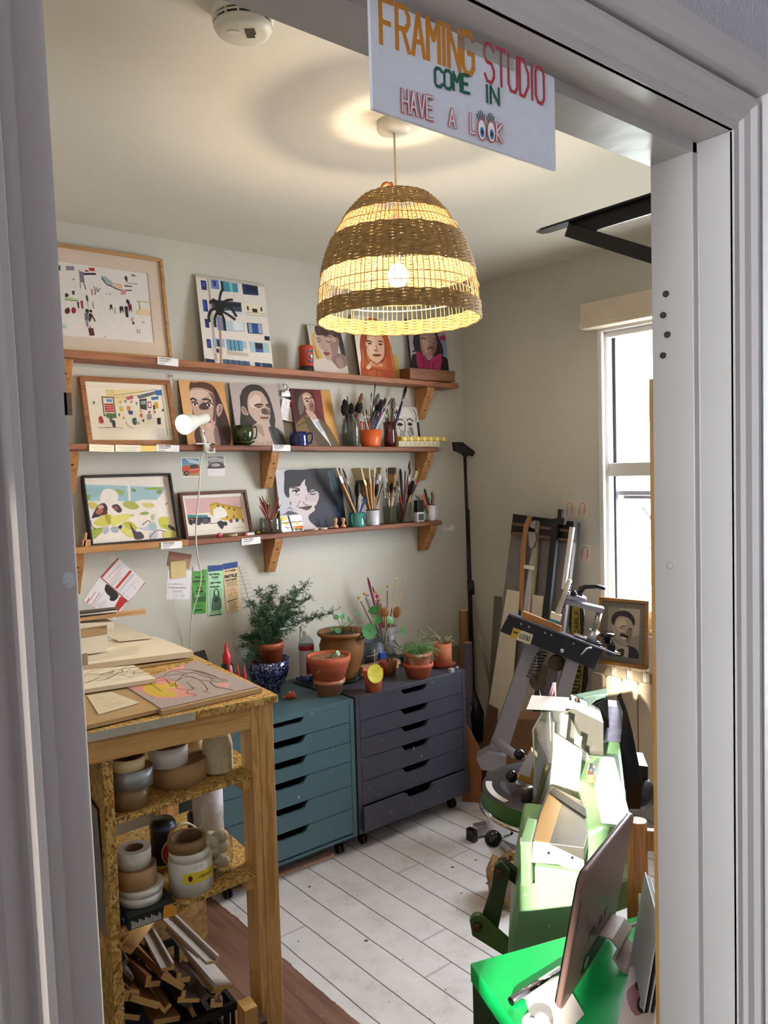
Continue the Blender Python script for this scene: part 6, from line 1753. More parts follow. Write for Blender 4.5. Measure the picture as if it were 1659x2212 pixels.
for px, py in ((540, 1300), (560, 1275), (590, 1268), (615, 1290), (640, 1272), (660, 1262), (668, 1290), (650, 1320), (690, 1330), (720, 1322), (600, 1310), (570, 1320), (548, 1340), (625, 1330), (532, 1395), (545, 1420), (560, 1440), (535, 1425), (528, 1380), (600, 1345), (580, 1290), (640, 1300), (565, 1352)):
    ends.append((AY(px, py, fp.y+fr_.uniform(-.07, .07))-fp))
for e in ends:
    b0 = Vector((fr_.uniform(-.02, .02), fr_.uniform(-.02, .02), hP*.85)); mid = b0.lerp(e, .5)+Vector((0, 0, .03 if e.z > hP else .05))
    pts = [Vector(q) for q in catmull([tuple(b0), tuple(mid), tuple(e)], False, 7)]
    sm_.tube(pts, [.0016]*len(pts), 5)
    for j, q in enumerate(pts[3:], 3):
        t_ = j/len(pts); dr = pts[min(j+1, len(pts)-1)]-pts[j-1]
        for k in range(6):
            sd = Vector((fr_.gauss(0, 1), fr_.gauss(0, 1), fr_.gauss(0, .5))).normalized(); ll = .030*fr_.uniform(.5, 1.4)*(1.1-.3*t_)
            tip = q+sd*ll; sm_.tube([q, tip], .0006, 3, cap=False)
            for f in (.35, .7, 1.0): needles(q.lerp(tip, f), sd+dr.normalized()*.4, .0125, 4)
fm.build('foliage', M('fern_green', '2e5636', .6, var=.3, scale=40), fern); sm_.build('stems', M('fern_stem', '40532c', .6), fern)
mb = MB(); base_ = Vector((-.03, .02, hP*.85)); tip = AY(515, 1222, fp.y+.12)-fp; md = AY(538, 1300, fp.y+.1)-fp
pts = [Vector(q) for q in catmull([tuple(base_), tuple(md), tuple(tip)], False, 10)]; mb.tube(pts, .0011, 4)
for j in range(9, 20, 1):
    for sd in (-1, 1): q = pts[j]; mb.tube([q, q+Vector((sd*.022, 0, .004)), q+Vector((sd*.034, 0, -.001))], .0006, 3)
mb.build('bare_shoot', M('dry_shoot', '5a5a40', .7), fern)
# glue bottles behind the bench
glue_r = M('glue_cap_red', 'c02430', .35); glue_b = M('glue_black', '151416', .3)
def bottle(label, px, ybase, w_px, ytop, big, y):
    p = AY(px, ybase, y); p.z = TZ+.0006; r_ = pxr(px-w_px/2, px+w_px/2, ybase, y); h_ = AY(px, ytop, y).z-p.z
    t = thing('glue_bottle', label, 'bottle', p, group='wood glue bottles')
    body = glue_b if big else M('glue_small_body', '24262c', .3)
    lathe_part(t, 'body', [(.0001, 0), (r_, 0), (r_, h_*.52), (r_*.75, h_*.68), (r_*.42, h_*.72), (.0001, h_*.72)], body, 24)
    lathe_part(t, 'cap', [(r_*.5, h_*.70), (r_*.52, h_*.82), (r_*.34, h_*.86), (r_*.14, h_), (.0001, h_)], glue_r, 20)
    if big:
        A = ArtQ((-r_*.7, -r_*1.005, h_*.56), (r_*.7, -r_*1.005, h_*.56), (r_*.7, -r_*1.005, h_*.18), (-r_*.7, -r_*1.005, h_*.18), 'b02830', (0, -1, 0))
        A.poly([(5, 4), (95, 4), (95, 26), (5, 26)], 'b8303a'); A.text('EVO-FAST', 10, 22, 13, 3, 'f0e4e0', 8, 2.5); A.text('WOOD', 12, 60, 24, 6, 'e8e4e0', 15, 4); A.text('GLUE', 16, 94, 20, 5, 'c8c4c0', 14, 4); A.build('label_print', t)
bottle('large black wood glue bottle with a red nozzle cap', 491, 1462, 36, 1389, True, 2.95)
bottle('black glue bottle with a red cap in front of the large one', 497, 1478, 24, 1429, False, 2.86)
bottle('small red capped glue bottle, nearer the china bowl', 529, 1482, 15, 1438, False, 2.83)
bottle('small red capped glue bottle, between the two other red caps', 515, 1480, 15, 1435, False, 2.85)
p = AY(437, 1450, 3.14); a, b = AY(414, 1450, 3.14), AY(462, 1450, 3.14)
mb = MB(); mb.hexa([(a.x, 3.12, TZ+.001), (b.x+.02, 3.12, TZ+.001), (b.x+.02, 3.128, TZ+.001), (a.x, 3.128, TZ+.001)], [(a.x, 3.2, AY(418, 1412, 3.2).z), (b.x-.01, 3.2, AY(448, 1403, 3.2).z), (b.x-.01, 3.208, AY(448, 1403, 3.2).z), (a.x, 3.208, AY(418, 1412, 3.2).z)]); tag(mb.build('black_board', M('black_board', '0f0f11', .35), None), 'black board leaning on the wall behind the glue bottles', 'board')
# spray bottle
p = on_top(661, 1455, TZ); p.y = min(p.y, 3.12); r_ = pxr(646, 679, 1430, p.y); hS = AY(661, 1350, p.y).z-p.z
sb_ = thing('spray_bottle', 'clear spray bottle with a red and white label and white trigger', 'bottle', p)
lathe_part(sb_, 'body', [(.0001, .002), (r_, .002), (r_, hS*.68), (r_*.85, hS*.74), (r_*.4, hS*.80), (r_*.38, hS*.84)], glass('bottle_plastic', 'dfe6e8', mixf=.9), 24)
lathe_part(sb_, 'base', [(r_*1.01, 0), (r_*1.01, hS*.09), (.0001, hS*.09)], M('label_blue', '2a3f8a', .4), 24)
lathe_part(sb_, 'label', [(r_*1.01, hS*.10), (r_*1.01, hS*.64)], M('bottle_label', 'cfc6c8', .5), 24, ); lathe_part(sb_, 'label_band', [(r_*1.02, hS*.56), (r_*1.02, hS*.64)], M('label_red', 'a82a34', .5), 24)
A = ArtQ((-r_*.75, -r_*1.03, hS*.54), (r_*.75, -r_*1.03, hS*.54), (r_*.75, -r_*1.03, hS*.14), (-r_*.75, -r_*1.03, hS*.14), 'cfc6c8', (0, -1, 0)); A.poly([(0, 45), (45, 40), (45, 100), (0, 100)], '7a2a38'); A.lines(50, 98, 8, 9, 10, 3, '7a7478'); A.build('label_print', sb_)
mb = MB(); mb.lathe([(r_*.45, hS*.82), (r_*.45, hS*.9), (.0001, hS*.9)], 16); mb.box((-.03, -.010, hS*.9), (.014, .010, hS)); mb.prism([(-.03, -.006, hS*.98), (-.018, -.006, hS*.9), (-.026, -.006, hS*.76), (-.034, -.006, hS*.77)], (0, .012, 0)); mb.build('trigger', white_pl, sb_, .002)
# tall ochre pot with a small pilea
p = on_top(741, 1462, TZ+.002); p.y = 2.985; p.x = AY(738, 1400, p.y).x; rO = pxr(684, 788, 1370, p.y); zO = AY(738, 1362, p.y).z; hO = zO-p.z
ochre = M('ochre_glazed_clay', '80562a', .5, var=.35, scale=7, spots=(5.0, .62, '5c4630'))
op = thing('large_plant_pot', 'large ochre urn pot with a small round leaved plant', 'plant', (p.x, p.y, DZ+.0006))
lathe_part(op, 'saucer', [(.0001, 0), (rO*.66, 0), (rO*.78, .014), (rO*.76, .016), (rO*.6, .006), (.0001, .006)], M('black_saucer', '1c1c20', .3), 36)
lathe_part(op, 'pot', [(.0001, .007), (rO*.58, .007), (rO*.66, hO*.15), (rO*.88, hO*.5), (rO*.94, hO*.72), (rO*.84, hO*.86), (rO*.9, hO*.90), (rO, hO*.93), (rO*1.01, hO*.97), (rO*.97, hO), (rO*.85, hO*.98), (rO*.80, hO*.9), (.0001, hO*.86)], ochre, 44)
lathe_part(op, 'soil', [(.0001, hO*.93), (rO*.7, hO*.925), (rO*.82, hO*.91)], soil, 24)
pl_ = MB(); stt = MB()
for px, py, r_, nx in ((738, 1330, .016, 0), (726, 1333, .014, -.4), (754, 1338, .015, .5), (730, 1362, .015, -.2), (718, 1358, .011, -.5), (762, 1345, .011, .6), (773, 1328, .010, .3), (745, 1350, .010, .1)):
    c = AY(px, py, p.y-.03)-Vector(op.location); disc_leaf(pl_, c, (nx, -.75, .5), r_); stt.tube([(.01, 0, hO*.92), tuple((c+Vector((.01, 0, hO*.92)))*.5+Vector((0, 0, .008))), tuple(c)], .0014, 5)
pl_.build('leaves', leafg, op); stt.build('stems', M('stem_green', '5a6a3a', .5), op)
ch_ = [tuple(AY(a, b, p.y-rO*.9)-Vector(op.location)) for a, b in ((758, 1355), (762, 1366), (770, 1374), (782, 1380), (790, 1370))]
mb = MB(); 
for q in catmull(ch_, False, 6): mb.ball(q, .0042, 6)
mb.build('bead_string', M('brown_beads', '3a2018', .5), op)
# flat terracotta bowl stacked on an upturned pot
p = on_top(712, 1498, TZ); r1 = pxr(667, 762, 1440, p.y); h1 = AY(712, 1476, p.y-r1*.7).z-p.z; z2 = AY(712, 1428, p.y-r1).z-p.z
tp_ = thing('terracotta_bowl_plant', 'terracotta bowl with round leaves stacked on a smaller pot', 'plant', p)
lathe_part(tp_, 'base_pot', [(.0001, 0), (r1*.56, 0), (r1*.66, h1*.75), (r1*.74, h1*.76), (r1*.74, h1), (.0001, h1)], terra_o, 36)
lathe_part(tp_, 'bowl', [(.0001, h1), (r1*.68, h1), (r1*.95, z2*.82), (r1*.97, z2*.84), (r1*1.0, z2*.86), (r1*1.0, z2), (r1*.93, z2), (r1*.9, z2*.9), (.0001, z2*.88)], terra, 40)
lathe_part(tp_, 'soil', [(.0001, z2*.95), (r1*.9, z2*.93)], M('dry_bark_soil', '9a6a4a', .95, var=.5, scale=70, bmp=.9, bscale=130), 24)
pl_ = MB(); stt = MB()
for px, py, r_, nr in ((695, 1431, .013, (-.1, -.9, .4)), (730, 1411, .013, (.2, -.8, .4)), (737, 1433, .012, (.1, -.9, .3)), (742, 1424, .011, (.4, -.5, .7)), (718, 1413, .009, (-.3, -.3, .8))):
    c = AY(px, py, p.y-r1*.35)-p; disc_leaf(pl_, c, nr, r_); stt.tube([(.015, 0, z2*.93), tuple(c.lerp(Vector((.015, 0, z2)), .4)+Vector((0, 0, .01))), tuple(c)], .0013, 5)
pl_.build('leaves', leafg, tp_); stt.build('stems', M('stem_green', '5a6a3a', .5), tp_)
# clay pig-nosed ornament lying on its side
p = on_top(628, 1512, TZ); co_ = thing('clay_ornament', 'small red clay pot figure lying on its side on the teal unit', 'ornament', (p.x, p.y, TZ+.019), (0, radians(78), radians(-35)))
lathe_part(co_, 'body', [(.0001, -.022), (.010, -.021), (.015, -.008), (.0165, .012), (.0165, .022), (.0001, .022)], M('red_clay', 'a8452c', .6, var=.1), 22)
mb = MB(); 
for i in range(5): a = 2*pi*i/5; mb.lathe([(.0001, .0224), (.0025, .0224), (.0025, .0220)], 10, Matrix.Translation((.009*cos(a), .009*sin(a), 0)))
mb.build('holes', M('hole_dark', '24100a', .9), co_); mb = MB(); mb.tube([(0, 0, -.02), (0, .004, -.036)], .004, 8); mb.build('tail', turn, co_); mb = MB(); mb.box((-.0168, -.005, -.004), (-.0155, .005, .008)); mb.build('paper_tag', white_pl, co_)
# thin black board under the pots, pale wood blocks
qd_ = [on_top(*q, TZ+.003) for q in ((630, 1465), (760, 1440), (800, 1462), (690, 1492))]
slab('black_mat', 'thin black board under the pots on the teal unit', 'board', [q+Vector((0, 0, .002)) for q in qd_], .003, M('black_board', '0f0f11', .35))
a = on_top(785, 1462, DZ); b = on_top(874, 1446, DZ); y0 = min(a.y, b.y)+.03
for z0, z1, dy, lab in ((.0006, .020, .012, 'split pale wood strip on the charcoal unit, lower of two'), (.021, .044, 0, 'split pale wood strip on the charcoal unit, upper of two')):
    mb = MB(); mb.box((0, dy, z0), (b.x-a.x, dy+.05, z1)); tag(mb.build('wood_strip', wood('pale_split', 'd8b890', 'b48a60', 'x', .6), None, .001, loc=(a.x, y0, DZ)), lab, 'offcut')
# small pot with a yellow leaf
p = on_top(807, 1492, DZ); r1 = pxr(783, 828, 1450, p.y); h1 = AY(807, 1445, p.y).z-p.z
yp = thing('small_plant_pot', 'small terracotta pot fronted by one large yellow leaf', 'plant', p)
pot(yp, r1*.72, r1, h1, terra, .0, .0); yl = MB(); c = AY(811, 1455, p.y-r1*1.35)-p; disc_leaf(yl, c, (-.1, -1, .25), pxr(789, 829, 1455, p.y)*1.0); yl.build('yellow_leaf', M('leaf_yellow', 'c8c03a', .45, var=.2, scale=45), yp)
# tall pilea
p = Vector((2.30, 2.90, DZ+.0006)); c0 = AY(838, 1415, 2.92)
pilea = thing('round_leaf_plant', 'tall plant with big round coin leaves on the charcoal unit', 'plant', (c0.x, 2.92, DZ+.0006))
lathe_part(pilea, 'pot', [(.0001, 0), (.034, 0), (.045, .065), (.042, .065), (.0001, .055)], plastic_t, 28); lathe_part(pilea, 'soil', [(.0001, .057), (.041, .055)], soil, 20)
pl_ = MB(); stt = MB(); root_ = Vector((0, 0, .055)); crown = AY(828, 1385, 2.92)-Vector(pilea.location); stt.tube([root_, crown*.5+Vector((.006, 0, .02)), crown], .0032, 6)
for px, py, r_, nr, yy in ((798, 1364, .030, (-.25, -.95, .2), 2.86), (808, 1318, .024, (-.5, -.3, .8), 2.93), (815, 1338, .020, (-.6, -.6, .5), 2.9), (843, 1339, .018, (.1, -.8, .6), 2.88), (838, 1358, .020, (.75, -.6, .3), 2.9), (839, 1380, .026, (.8, -.55, .1), 2.87), (872, 1364, .019, (.45, -.85, .35), 2.9), (857, 1391, .022, (.7, -.3, .6), 2.9), (846, 1425, .022, (.85, -.5, .05), 2.86), (843, 1443, .020, (.9, -.4, .05), 2.85), (866, 1430, .014, (.9, -.4, .1), 2.88), (894, 1430, .019, (.92, -.35, .05), 2.78)):
    c = AY(px, py, yy)-Vector(pilea.location); disc_leaf(pl_, c, nr, r_*1.2)
    m_ = crown.lerp(c, .5)+Vector((0, 0, .014)); stt.tube(catmull([tuple(crown*.9), tuple(m_), tuple(c)], False, 5), .0014, 5)
ylp = AY(811, 1440, 2.82)-Vector(pilea.location); stt.tube(catmull([tuple(crown*.9), tuple(AY(817, 1390, 2.86)-Vector(pilea.location)), tuple(ylp)], False, 5), .0014, 5)
pl_.build('leaves', leafg, pilea); stt.build('stems', M('stem_green', '5a6a3a', .5), pilea)
# grey tub with painted arrow, blue box, needles pot
c = AY(812, 1450, 3.06); r1 = pxr(790, 836, 1420, 3.06)
tb_ = thing('metal_tub', 'grey metal tub with a white arrow mark behind the coin leaf plant', 'tub', (c.x-.01, 3.06, DZ+.0006)); hT = AY(812, 1383, 3.06).z-DZ
lathe_part(tb_, 'body', [(.0001, 0), (r1*.9, 0), (r1*1.0, hT), (r1*.96, hT), (r1*.86, .004), (.0001, .003)], M('tub_grey', '5c6470', .5, .2, var=.08), 32)
mb = MB(); 
for pp in (((809, 1440), (809, 1405)), ((804, 1412), (809, 1402), (813, 1412)), ((792, 1418), (806, 1416), (816, 1412))): mb.tube([tuple(AY(a, b, 3.06-r1*.99)-Vector(tb_.location)) for a, b in pp], .0014, 5)
mb.build('chalk_arrow', white_pl, tb_)
mb = MB(); a = AY(822, 1424, 3.0); mb.box((a.x, 3.0, DZ+.045), (a.x+.045, 3.05, DZ+.085)); 
tag(mb.build('blue_box', M('blue_plastic', '1a3a9a', .35), None, .002), 'small bright blue plastic box behind the coin leaf stems', 'box')
mb = MB(); mb.box((a.x-.005, 3.0, DZ+.001), (a.x+.15, 3.09, DZ+.0448)); tag(mb.build('black_case', M('black_board', '0f0f11', .35), None, .002), 'low black case under the blue box', 'case')
c = AY(838, 1440, 3.12); r1 = pxr(812, 862, 1380, 3.12)*.98; hN = AY(838, 1352, 3.12).z-DZ
npot = Vector((c.x, 3.125, DZ+.0006)); nt_ = thing('needle_jar', 'tall grey jar of knitting needles and wooden spoons', 'jar', npot)
lathe_part(nt_, 'body', [(.0001, 0), (r1*.7, 0), (r1*.95, hN), (r1*.9, hN), (r1*.66, .005), (.0001, .004)], M('jar_grey_glaze', '8a8486', .35, var=.08), 32)
G5 = cz((760, 1220), 240/1659.0)
fill('the tall grey jar', 'knitting needles and spoons in the grey jar', npot, r1*.8, tips(G5, 'thinneedle:95,470 thinneedle:180,410 steelneedle:215,440 steelneedle:240,440 magneedle:235,180 thin:310,320 redcap:370,440 thinneedle:355,390 thinneedle:420,500 spoon2:490,630 thinneedle:535,300 kneedle:660,195 kneedle:795,225 spoon:690,620 darkstick:600,640'), frac=.5)
# rhipsalis in two stacked terracotta pots
p = on_top(904, 1462, DZ); r1 = pxr(870, 936, 1440, p.y); hS1 = AY(904, 1443, p.y-r1).z-p.z; zR = AY(904, 1416, p.y-r1*.8).z-p.z
rp = thing('trailing_cactus_pot', 'green stringy trailing cactus in an old clay pot set in another', 'plant', p)
lathe_part(rp, 'outer_pot', [(.0001, 0), (r1*.72, 0), (r1*.95, hS1*.8), (r1*1.0, hS1*.82), (r1*1.0, hS1*1.05), (r1*.92, hS1*1.05), (r1*.85, hS1*.7), (.0001, hS1*.3)], terra, 36)
lathe_part(rp, 'inner_pot', [(r1*.76, hS1*.7), (r1*.82, zR*.86), (r1*.9, zR*.87), (r1*.92, zR), (r1*.86, zR), (.0001, zR*.9)], terra_o, 36)
fr_ = random.Random(5); fm = MB()
for i in range(150):
    a = fr_.uniform(0, 2*pi); rr = r1*fr_.uniform(.1, .8); p0 = Vector((rr*cos(a), rr*sin(a), zR*.92)); d = Vector((cos(a), sin(a), 0)); L = fr_.uniform(.02, .055); up_ = fr_.uniform(.02, .05)
    p1 = p0+d*L*.35+Vector((fr_.gauss(0, .006), fr_.gauss(0, .006), up_)); p2 = p1+d*L*.6+Vector((fr_.gauss(0, .008), fr_.gauss(0, .008), fr_.uniform(-.04, .012)))
    fm.tube(catmull([tuple(p0), tuple(p1), tuple(p2)], False, 3), .0012, 4)
for px, py in ((905, 1362), (918, 1375), (935, 1412), (942, 1427), (958, 1412), (948, 1405)): c = AY(px, py, p.y)-p; fm.tube(catmull([(0, 0, zR), tuple(c*.5+Vector((0, 0, zR*.7))), tuple(c)], False, 4), .0013, 4)
fm.build('stems', M('rhipsalis_green', '5f8a4c', .5, var=.2, scale=30), rp)
# right hand terracotta pot with cut fleshy stems
p = on_top(957, 1440, DZ); r1 = pxr(936, 978, 1420, p.y); h1 = AY(957, 1391, p.y-r1*.5).z-p.z
cp = thing('cactus_pot', 'tall terracotta pot with bent fleshy stems on a saucer', 'plant', p)
saucer(cp, r1*1.3, .016, terra); pot(cp, r1*.96, r1*.92, h1-.006, M('terracotta_smooth', 'b86a48', .7, var=.08), 0, 0, 'pot', .006)
fm = MB(); 
for pts in (((952, 1390), (940, 1370), (930, 1362), (924, 1352)), ((955, 1390), (945, 1376), (935, 1374), (928, 1377)), ((955, 1388), (950, 1376), (945, 1378), (944, 1370)), ((960, 1390), (966, 1380), (975, 1374)), ((962, 1390), (970, 1382), (980, 1385), (988, 1396)), ((958, 1388), (962, 1378), (965, 1374)), ((950, 1390), (948, 1382), (950, 1375)), ((921, 1372), (912, 1366), (904, 1360))):
    fm.tube([tuple(AY(a, b, p.y-.005)-p) for a, b in pts], [.004, .0042, .0036, .0028][:len(pts)], 7)
fm.build('stems', M('fleshy_stem', '7a7a54', .6, var=.25, scale=60), cp)
for px, py, s_, lab in ((975, 1452, .013, 'small silver cube at the corner of the charcoal unit'), (987, 1444, .007, 'tiny white chip at the corner of the charcoal unit')):
    p = on_top(px, py, DZ); mb = MB(); mb.box((-s_, -s_*.8, 0), (s_, s_*.8, s_*1.4)); tag(mb.build('small_cube', M('cube_silver', 'b4b2bc', .35, .4), None, .001, loc=p), lab, 'cube')
# ------------------------------------------------------------------ workbench with open shelves
BA = radians(5.0)
PB = Vector((.5946*1.86, 1.86, EYE-.3241*1.86)); BX = Vector((cos(BA), -sin(BA), 0)); BY = Vector((sin(BA), cos(BA), 0)); DB = PB.dot(BY); BT = PB.z
def BF(px, py, ly=0.0):
    """pixel -> point of the upright plane ly behind the bench front"""
    return AD(px, py, BA, DB+ly)
def bl(p): q = p-Vector((PB.x, PB.y, 0)); return Vector((q.dot(BX), q.dot(BY), q.z))
bench = thing('workbench', 'tall pine workbench with a chipboard top and open shelves', 'workbench', (PB.x, PB.y, 0), (0, 0, -BA))
pine = wood('bench_pine', 'd8a868', 'b98546', 'x', .5, 1.0, True); pinez = wood('bench_pine_upright', 'd8a868', 'b07a3c', 'z', .5)
osb = chip('chipboard_edge', ['8a6224', 'b98a3c', 'd8b468', 'c49a4c', '6a4818', 'e0c480'], 160.0, (1, 1, .6)); osbf = chip('chipboard_face', ['a8804c', 'b99058', 'c8a06a', '946c38', 'b48a50'], 70.0)
LXL = -1.30; DEP = .86
mb = MB(); mb.box((LXL, -.012, BT-.021), (.012, DEP, BT)); mb.build('benchtop', osb, bench, .002)
mb = MB(); q0 = bl(BF(196, 1578)); q1 = bl(BF(417, 1535)); mb.box((LXL, -.0135, BT-.022), (q1.x, -.0122, BT-.0005)); mb.build('edge_tape', M('silver_grey_tape', 'b9b2a4', .5, var=.1, scale=40), bench)
mb = MB(); mb.box((LXL, 0, BT-.082), (-.066, .022, BT-.021)); mb.build('apron_rail', pine, bench, .002)
mb = MB(); mb.box((LXL, DEP-.022, BT-.11), (-.066, DEP, BT-.021)); mb.build('apron_rail', pine, bench, .002)
for lx, ly in ((-.066, 0), (-.066, DEP-.06), (LXL, 0), (LXL, DEP-.06)):
    mb = MB(); mb.box((lx, ly, 0), (lx+.022, ly+.075, BT-.021)); mb.box((lx+.0225, ly, 0), (lx+.066, ly+.045, BT-.021)); mb.build('leg', pinez, bench, .002)
ux = bl(BF(236, 1700)).x
u0, u1 = bl(BF(222, 1640)).x, bl(BF(244, 1640)).x
mb = MB(); mb.box((u0, .004, .02), (u1, DEP-.03, BT-.082)); mb.build('upright_panel', osb, bench, .001)
def tier(pl, pr, t):
    a, b = bl(BF(*pl)), bl(BF(*pr)); mb = MB()
    mb.hexa([(a.x, .006, a.z), (-.03, .006, b.z), (-.03, DEP-.35, b.z), (a.x, DEP-.35, a.z)], [(a.x, .006, a.z+t), (-.03, .006, b.z+t), (-.03, DEP-.35, b.z+t), (a.x, DEP-.35, a.z+t)]); mb.build('shelf_board', osb, bench, .001)
    k = MB(); k.box((-.090, .012, b.z-.035), (-.066, .30, b.z-.001)); k.build('shelf_batten', pine, bench, .001)
    return lambda x: a.z+t+(b.z-a.z)*(x-a.x)/(-.03-a.x)
T1 = tier((246, 1787), (534, 1684), .013); T2 = tier((263, 2022), (545, 1899), .013)
mb = MB(); a = bl(BF(430, 1960, .46)); mb.box((u1, .50, .02), (a.x+.04, .515, T2(a.x)-.02)); mb.build('back_board', osbf, bench)

# ---------- rolls of tape and the other stock on the shelves
kraft = M('kraft_paper', 'b08a5c', .7, var=.06, scale=20); tan = M('brown_tape', '8a6c46', .3, var=.05); silver = M('duct_silver', 'a4aaae', .35, .5, var=.06, scale=30); creamt = M('masking_cream', 'e2cf9c', .6); whitet = M('white_tape', 'dcd8cf', .45); core = M('card_core', '7a5c3a', .8)
def roll(label, x0, x1, yb, yt, zf, fmat, smat=None, ly=.02, rin=.62, name='tape_roll', tilt=0.0):
    """roll lying flat: px extents, pixels of the front lower and upper rim; zf: height it stands on (None: from the pixel)"""
    pm = BF((x0+x1)/2, (yb+yt)/2, ly); r_ = ray(x0, yb).angle(ray(x1, yb))*(pm-CAMP).length/2
    zb_ = bl(BF((x0+x1)/2, yb, ly)).z; h_ = bl(BF((x0+x1)/2, yt, ly)).z-zb_
    c = bl(BF((x0+x1)/2, yb, ly+r_)); z = zf if zf is not None else zb_
    o = PB+BX*c.x+BY*(ly+r_); t = thing(name, label, 'tape', (o.x, o.y, z+.0008), (0, 0, -BA), 'rolls of tape on the bench shelves')
    lathe_part(t, 'tape', [(r_*rin+.004, 0), (r_, 0), (r_, h_), (r_*rin+.004, h_)], fmat, 44)
    lathe_part(t, 'side', [(r_*rin+.003, h_+.0002), (r_*.995, h_+.0002)], smat or tan, 44)
    lathe_part(t, 'core', [(r_*rin, 0), (r_*rin+.004, 0), (r_*rin+.004, h_), (r_*rin, h_), (r_*rin, 0)], core, 36)
    return z+h_+.0008, r_, c
z, r_, c = roll('brown parcel tape roll at the bottom of the left stack, upper bench shelf', 245, 325, 1763, 1718, T1(bl(BF(285, 1760)).x), tan, ly=.02)
z, r_, c = roll('silver duct tape roll in the middle of the left stack, upper bench shelf', 243, 334, 1715, 1676, z, silver, ly=.015)
z, r_, c = roll('cream masking tape roll on top of the left stack, upper bench shelf', 239, 315, 1671, 1646, z, creamt, M('masking_side', 'a88e5a', .7), ly=.02, rin=.78)
z, r_, c = roll('large kraft paper tape roll under the white one, upper bench shelf', 327, 453, 1724, 1673, T1(bl(BF(390, 1720)).x), kraft, M('kraft_side', '8a6844', .8), ly=.05, rin=.3)
z, r_, c = roll('white tape roll on top of the large kraft roll', 320, 409, 1659, 1618, z, whitet, M('white_side', '7c6a50', .7), ly=.05, rin=.70)
z, r_, c = roll('pale tape roll at the back of the upper bench shelf', 402, 450, 1640, 1600, T1(-.2), creamt, tan, ly=.24)
p = BF(481, 1686, .07); b_ = bl(p); tw = thing('twine_spool', 'tall spool of cream twine beside the kraft roll', 'spool', PB.xy.to_3d()+BX*b_.x+BY*.10+Vector((0, 0, T1(b_.x)+.0006)))
r_ = ray(449, 1640).angle(ray(514, 1640))*(p-CAMP).length/2; h_ = bl(BF(481, 1592, .07)).z-T1(b_.x)
mb = MB(); nt_ = 22
prof = [(.0001, 0), (r_*.9, 0)]
for i in range(nt_*2+1): f = i/(nt_*2); prof.append((r_*((1.0-.16*max(0, f-.72)/.28)+(.025 if i % 2 else 0)), .002+h_*.98*f))
prof += [(r_*.45, h_), (r_*.42, h_*.9), (.0001, h_*.9)]
mb.lathe(prof, 40); mb.build('twine', M('cream_twine', 'd8c8a0', .85, var=.12, scale=80, bmp=.6, bscale=300), tw); lathe_part(tw, 'core', [(r_*.3, h_*.9), (r_*.46, h_*1.005), (r_*.5, h_*1.005)], core, 24)
a = BF(460, 1590, .26); sc = thing('paper_scraps', 'orange and white paper scraps at the back of the upper bench shelf', 'paper', a); 
for i, (c_, dx, rz) in enumerate((('d8642a', -.03, .2), ('d8d4d8', .02, -.3), ('3a3a44', -.05, .1), ('8a6a4a', .06, .5))):
    mb = MB(); mb.box((dx-.03, .01*i, -.07), (dx+.025, .01*i+.002, .012+.006*i), Matrix.Rotation(rz*.4, 4, 'Y')); mb.build('sheet', M('scrap_'+c_, c_, .7), sc)
# lower shelf
z, r_, c = roll('white plate-like tape rolls at the bottom of the left stack, lower bench shelf', 256, 352, 1914, 1896, T2(bl(BF(300, 1915)).x)+.028, whitet, whitet, ly=.012, rin=.6)
z, r_, c = roll('white thin tape roll above another, left stack of the lower bench shelf', 254, 354, 1896, 1881, z, whitet, whitet, ly=.012, rin=.6)
z, r_, c = roll('kraft tape roll in the left stack of the lower bench shelf', 250, 340, 1880, 1838, z, kraft, M('kraft_side', '8a6844', .8), ly=.018, rin=.38)
z, r_, c = roll('white tape roll on top of the left stack, lower bench shelf', 251, 326, 1814, 1778, z, whitet, whitet, ly=.03, rin=.5)
z, r_, c = roll('big white tape roll with a yellow label band, lower bench shelf', 366, 465, 1956, 1884, T2(bl(BF(415, 1950)).x), whitet, whitet, ly=.01, rin=.75)
cw_ = PB.xy.to_3d()+BX*c.x+BY*(.01+r_)
lb = [o for o in bpy.data.objects if o.get('label') == 'big white tape roll with a yellow label band, lower bench shelf'][0]
hb = z-T2(bl(BF(415, 1950)).x)
mb = MB(); mb.lathe([(r_*1.008, hb*.42), (r_*1.008, hb*.74)], 30, None, None, True, -pi*.72, -pi*.02); mb.build('label_band', M('label_yellow', 'e8d030', .5), lb)
mb = MB()
def wrap(txt, th0, z0, h_, wd, col):
    for st in letter_strokes(txt, 0, 0, h_, h_*.7):
        L, R = stroke_poly(st, wd)
        vs = [((r_*1.016)*cos(th0+x/r_), (r_*1.016)*sin(th0+x/r_), z0+y) for x, y in L+R]; n_ = len(st)
        mb.add(vs, [(i, i+1, n_+i+1, n_+i) for i in range(n_-1)], None, col)
wrap('MSK6143', -pi*.50, hb*.53, hb*.10, .0014, '2a2620'); wrap('0 0', -pi*.56, hb*.82, hb*.12, .0008, '77777a')
for j in range(9): wrap('I', -pi*.20+j*.035, hb*.80, hb*.13, .0009+(j % 3)*.0006, '44444a')
mb.add([(r_*1.012*cos(-pi*.62+.10*cos(a)), r_*1.012*sin(-pi*.62+.10*cos(a)), hb*.58+.008*sin(a)) for a in [2*pi*i/16 for i in range(16)]], [tuple(range(16))], None, '6a2434')
mb.build('label_print', pigment(.5, 'label_ink'), lb)
z, r2, c2 = roll('white tape roll between the brown one and the labelled roll', 365, 456, 1881, 1862, z, whitet, whitet, ly=.014, rin=.72)
z, r2, c2 = roll('brown tape roll on top of the labelled white stack', 363, 449, 1862, 1838, z, tan, tan, ly=.016, rin=.80)
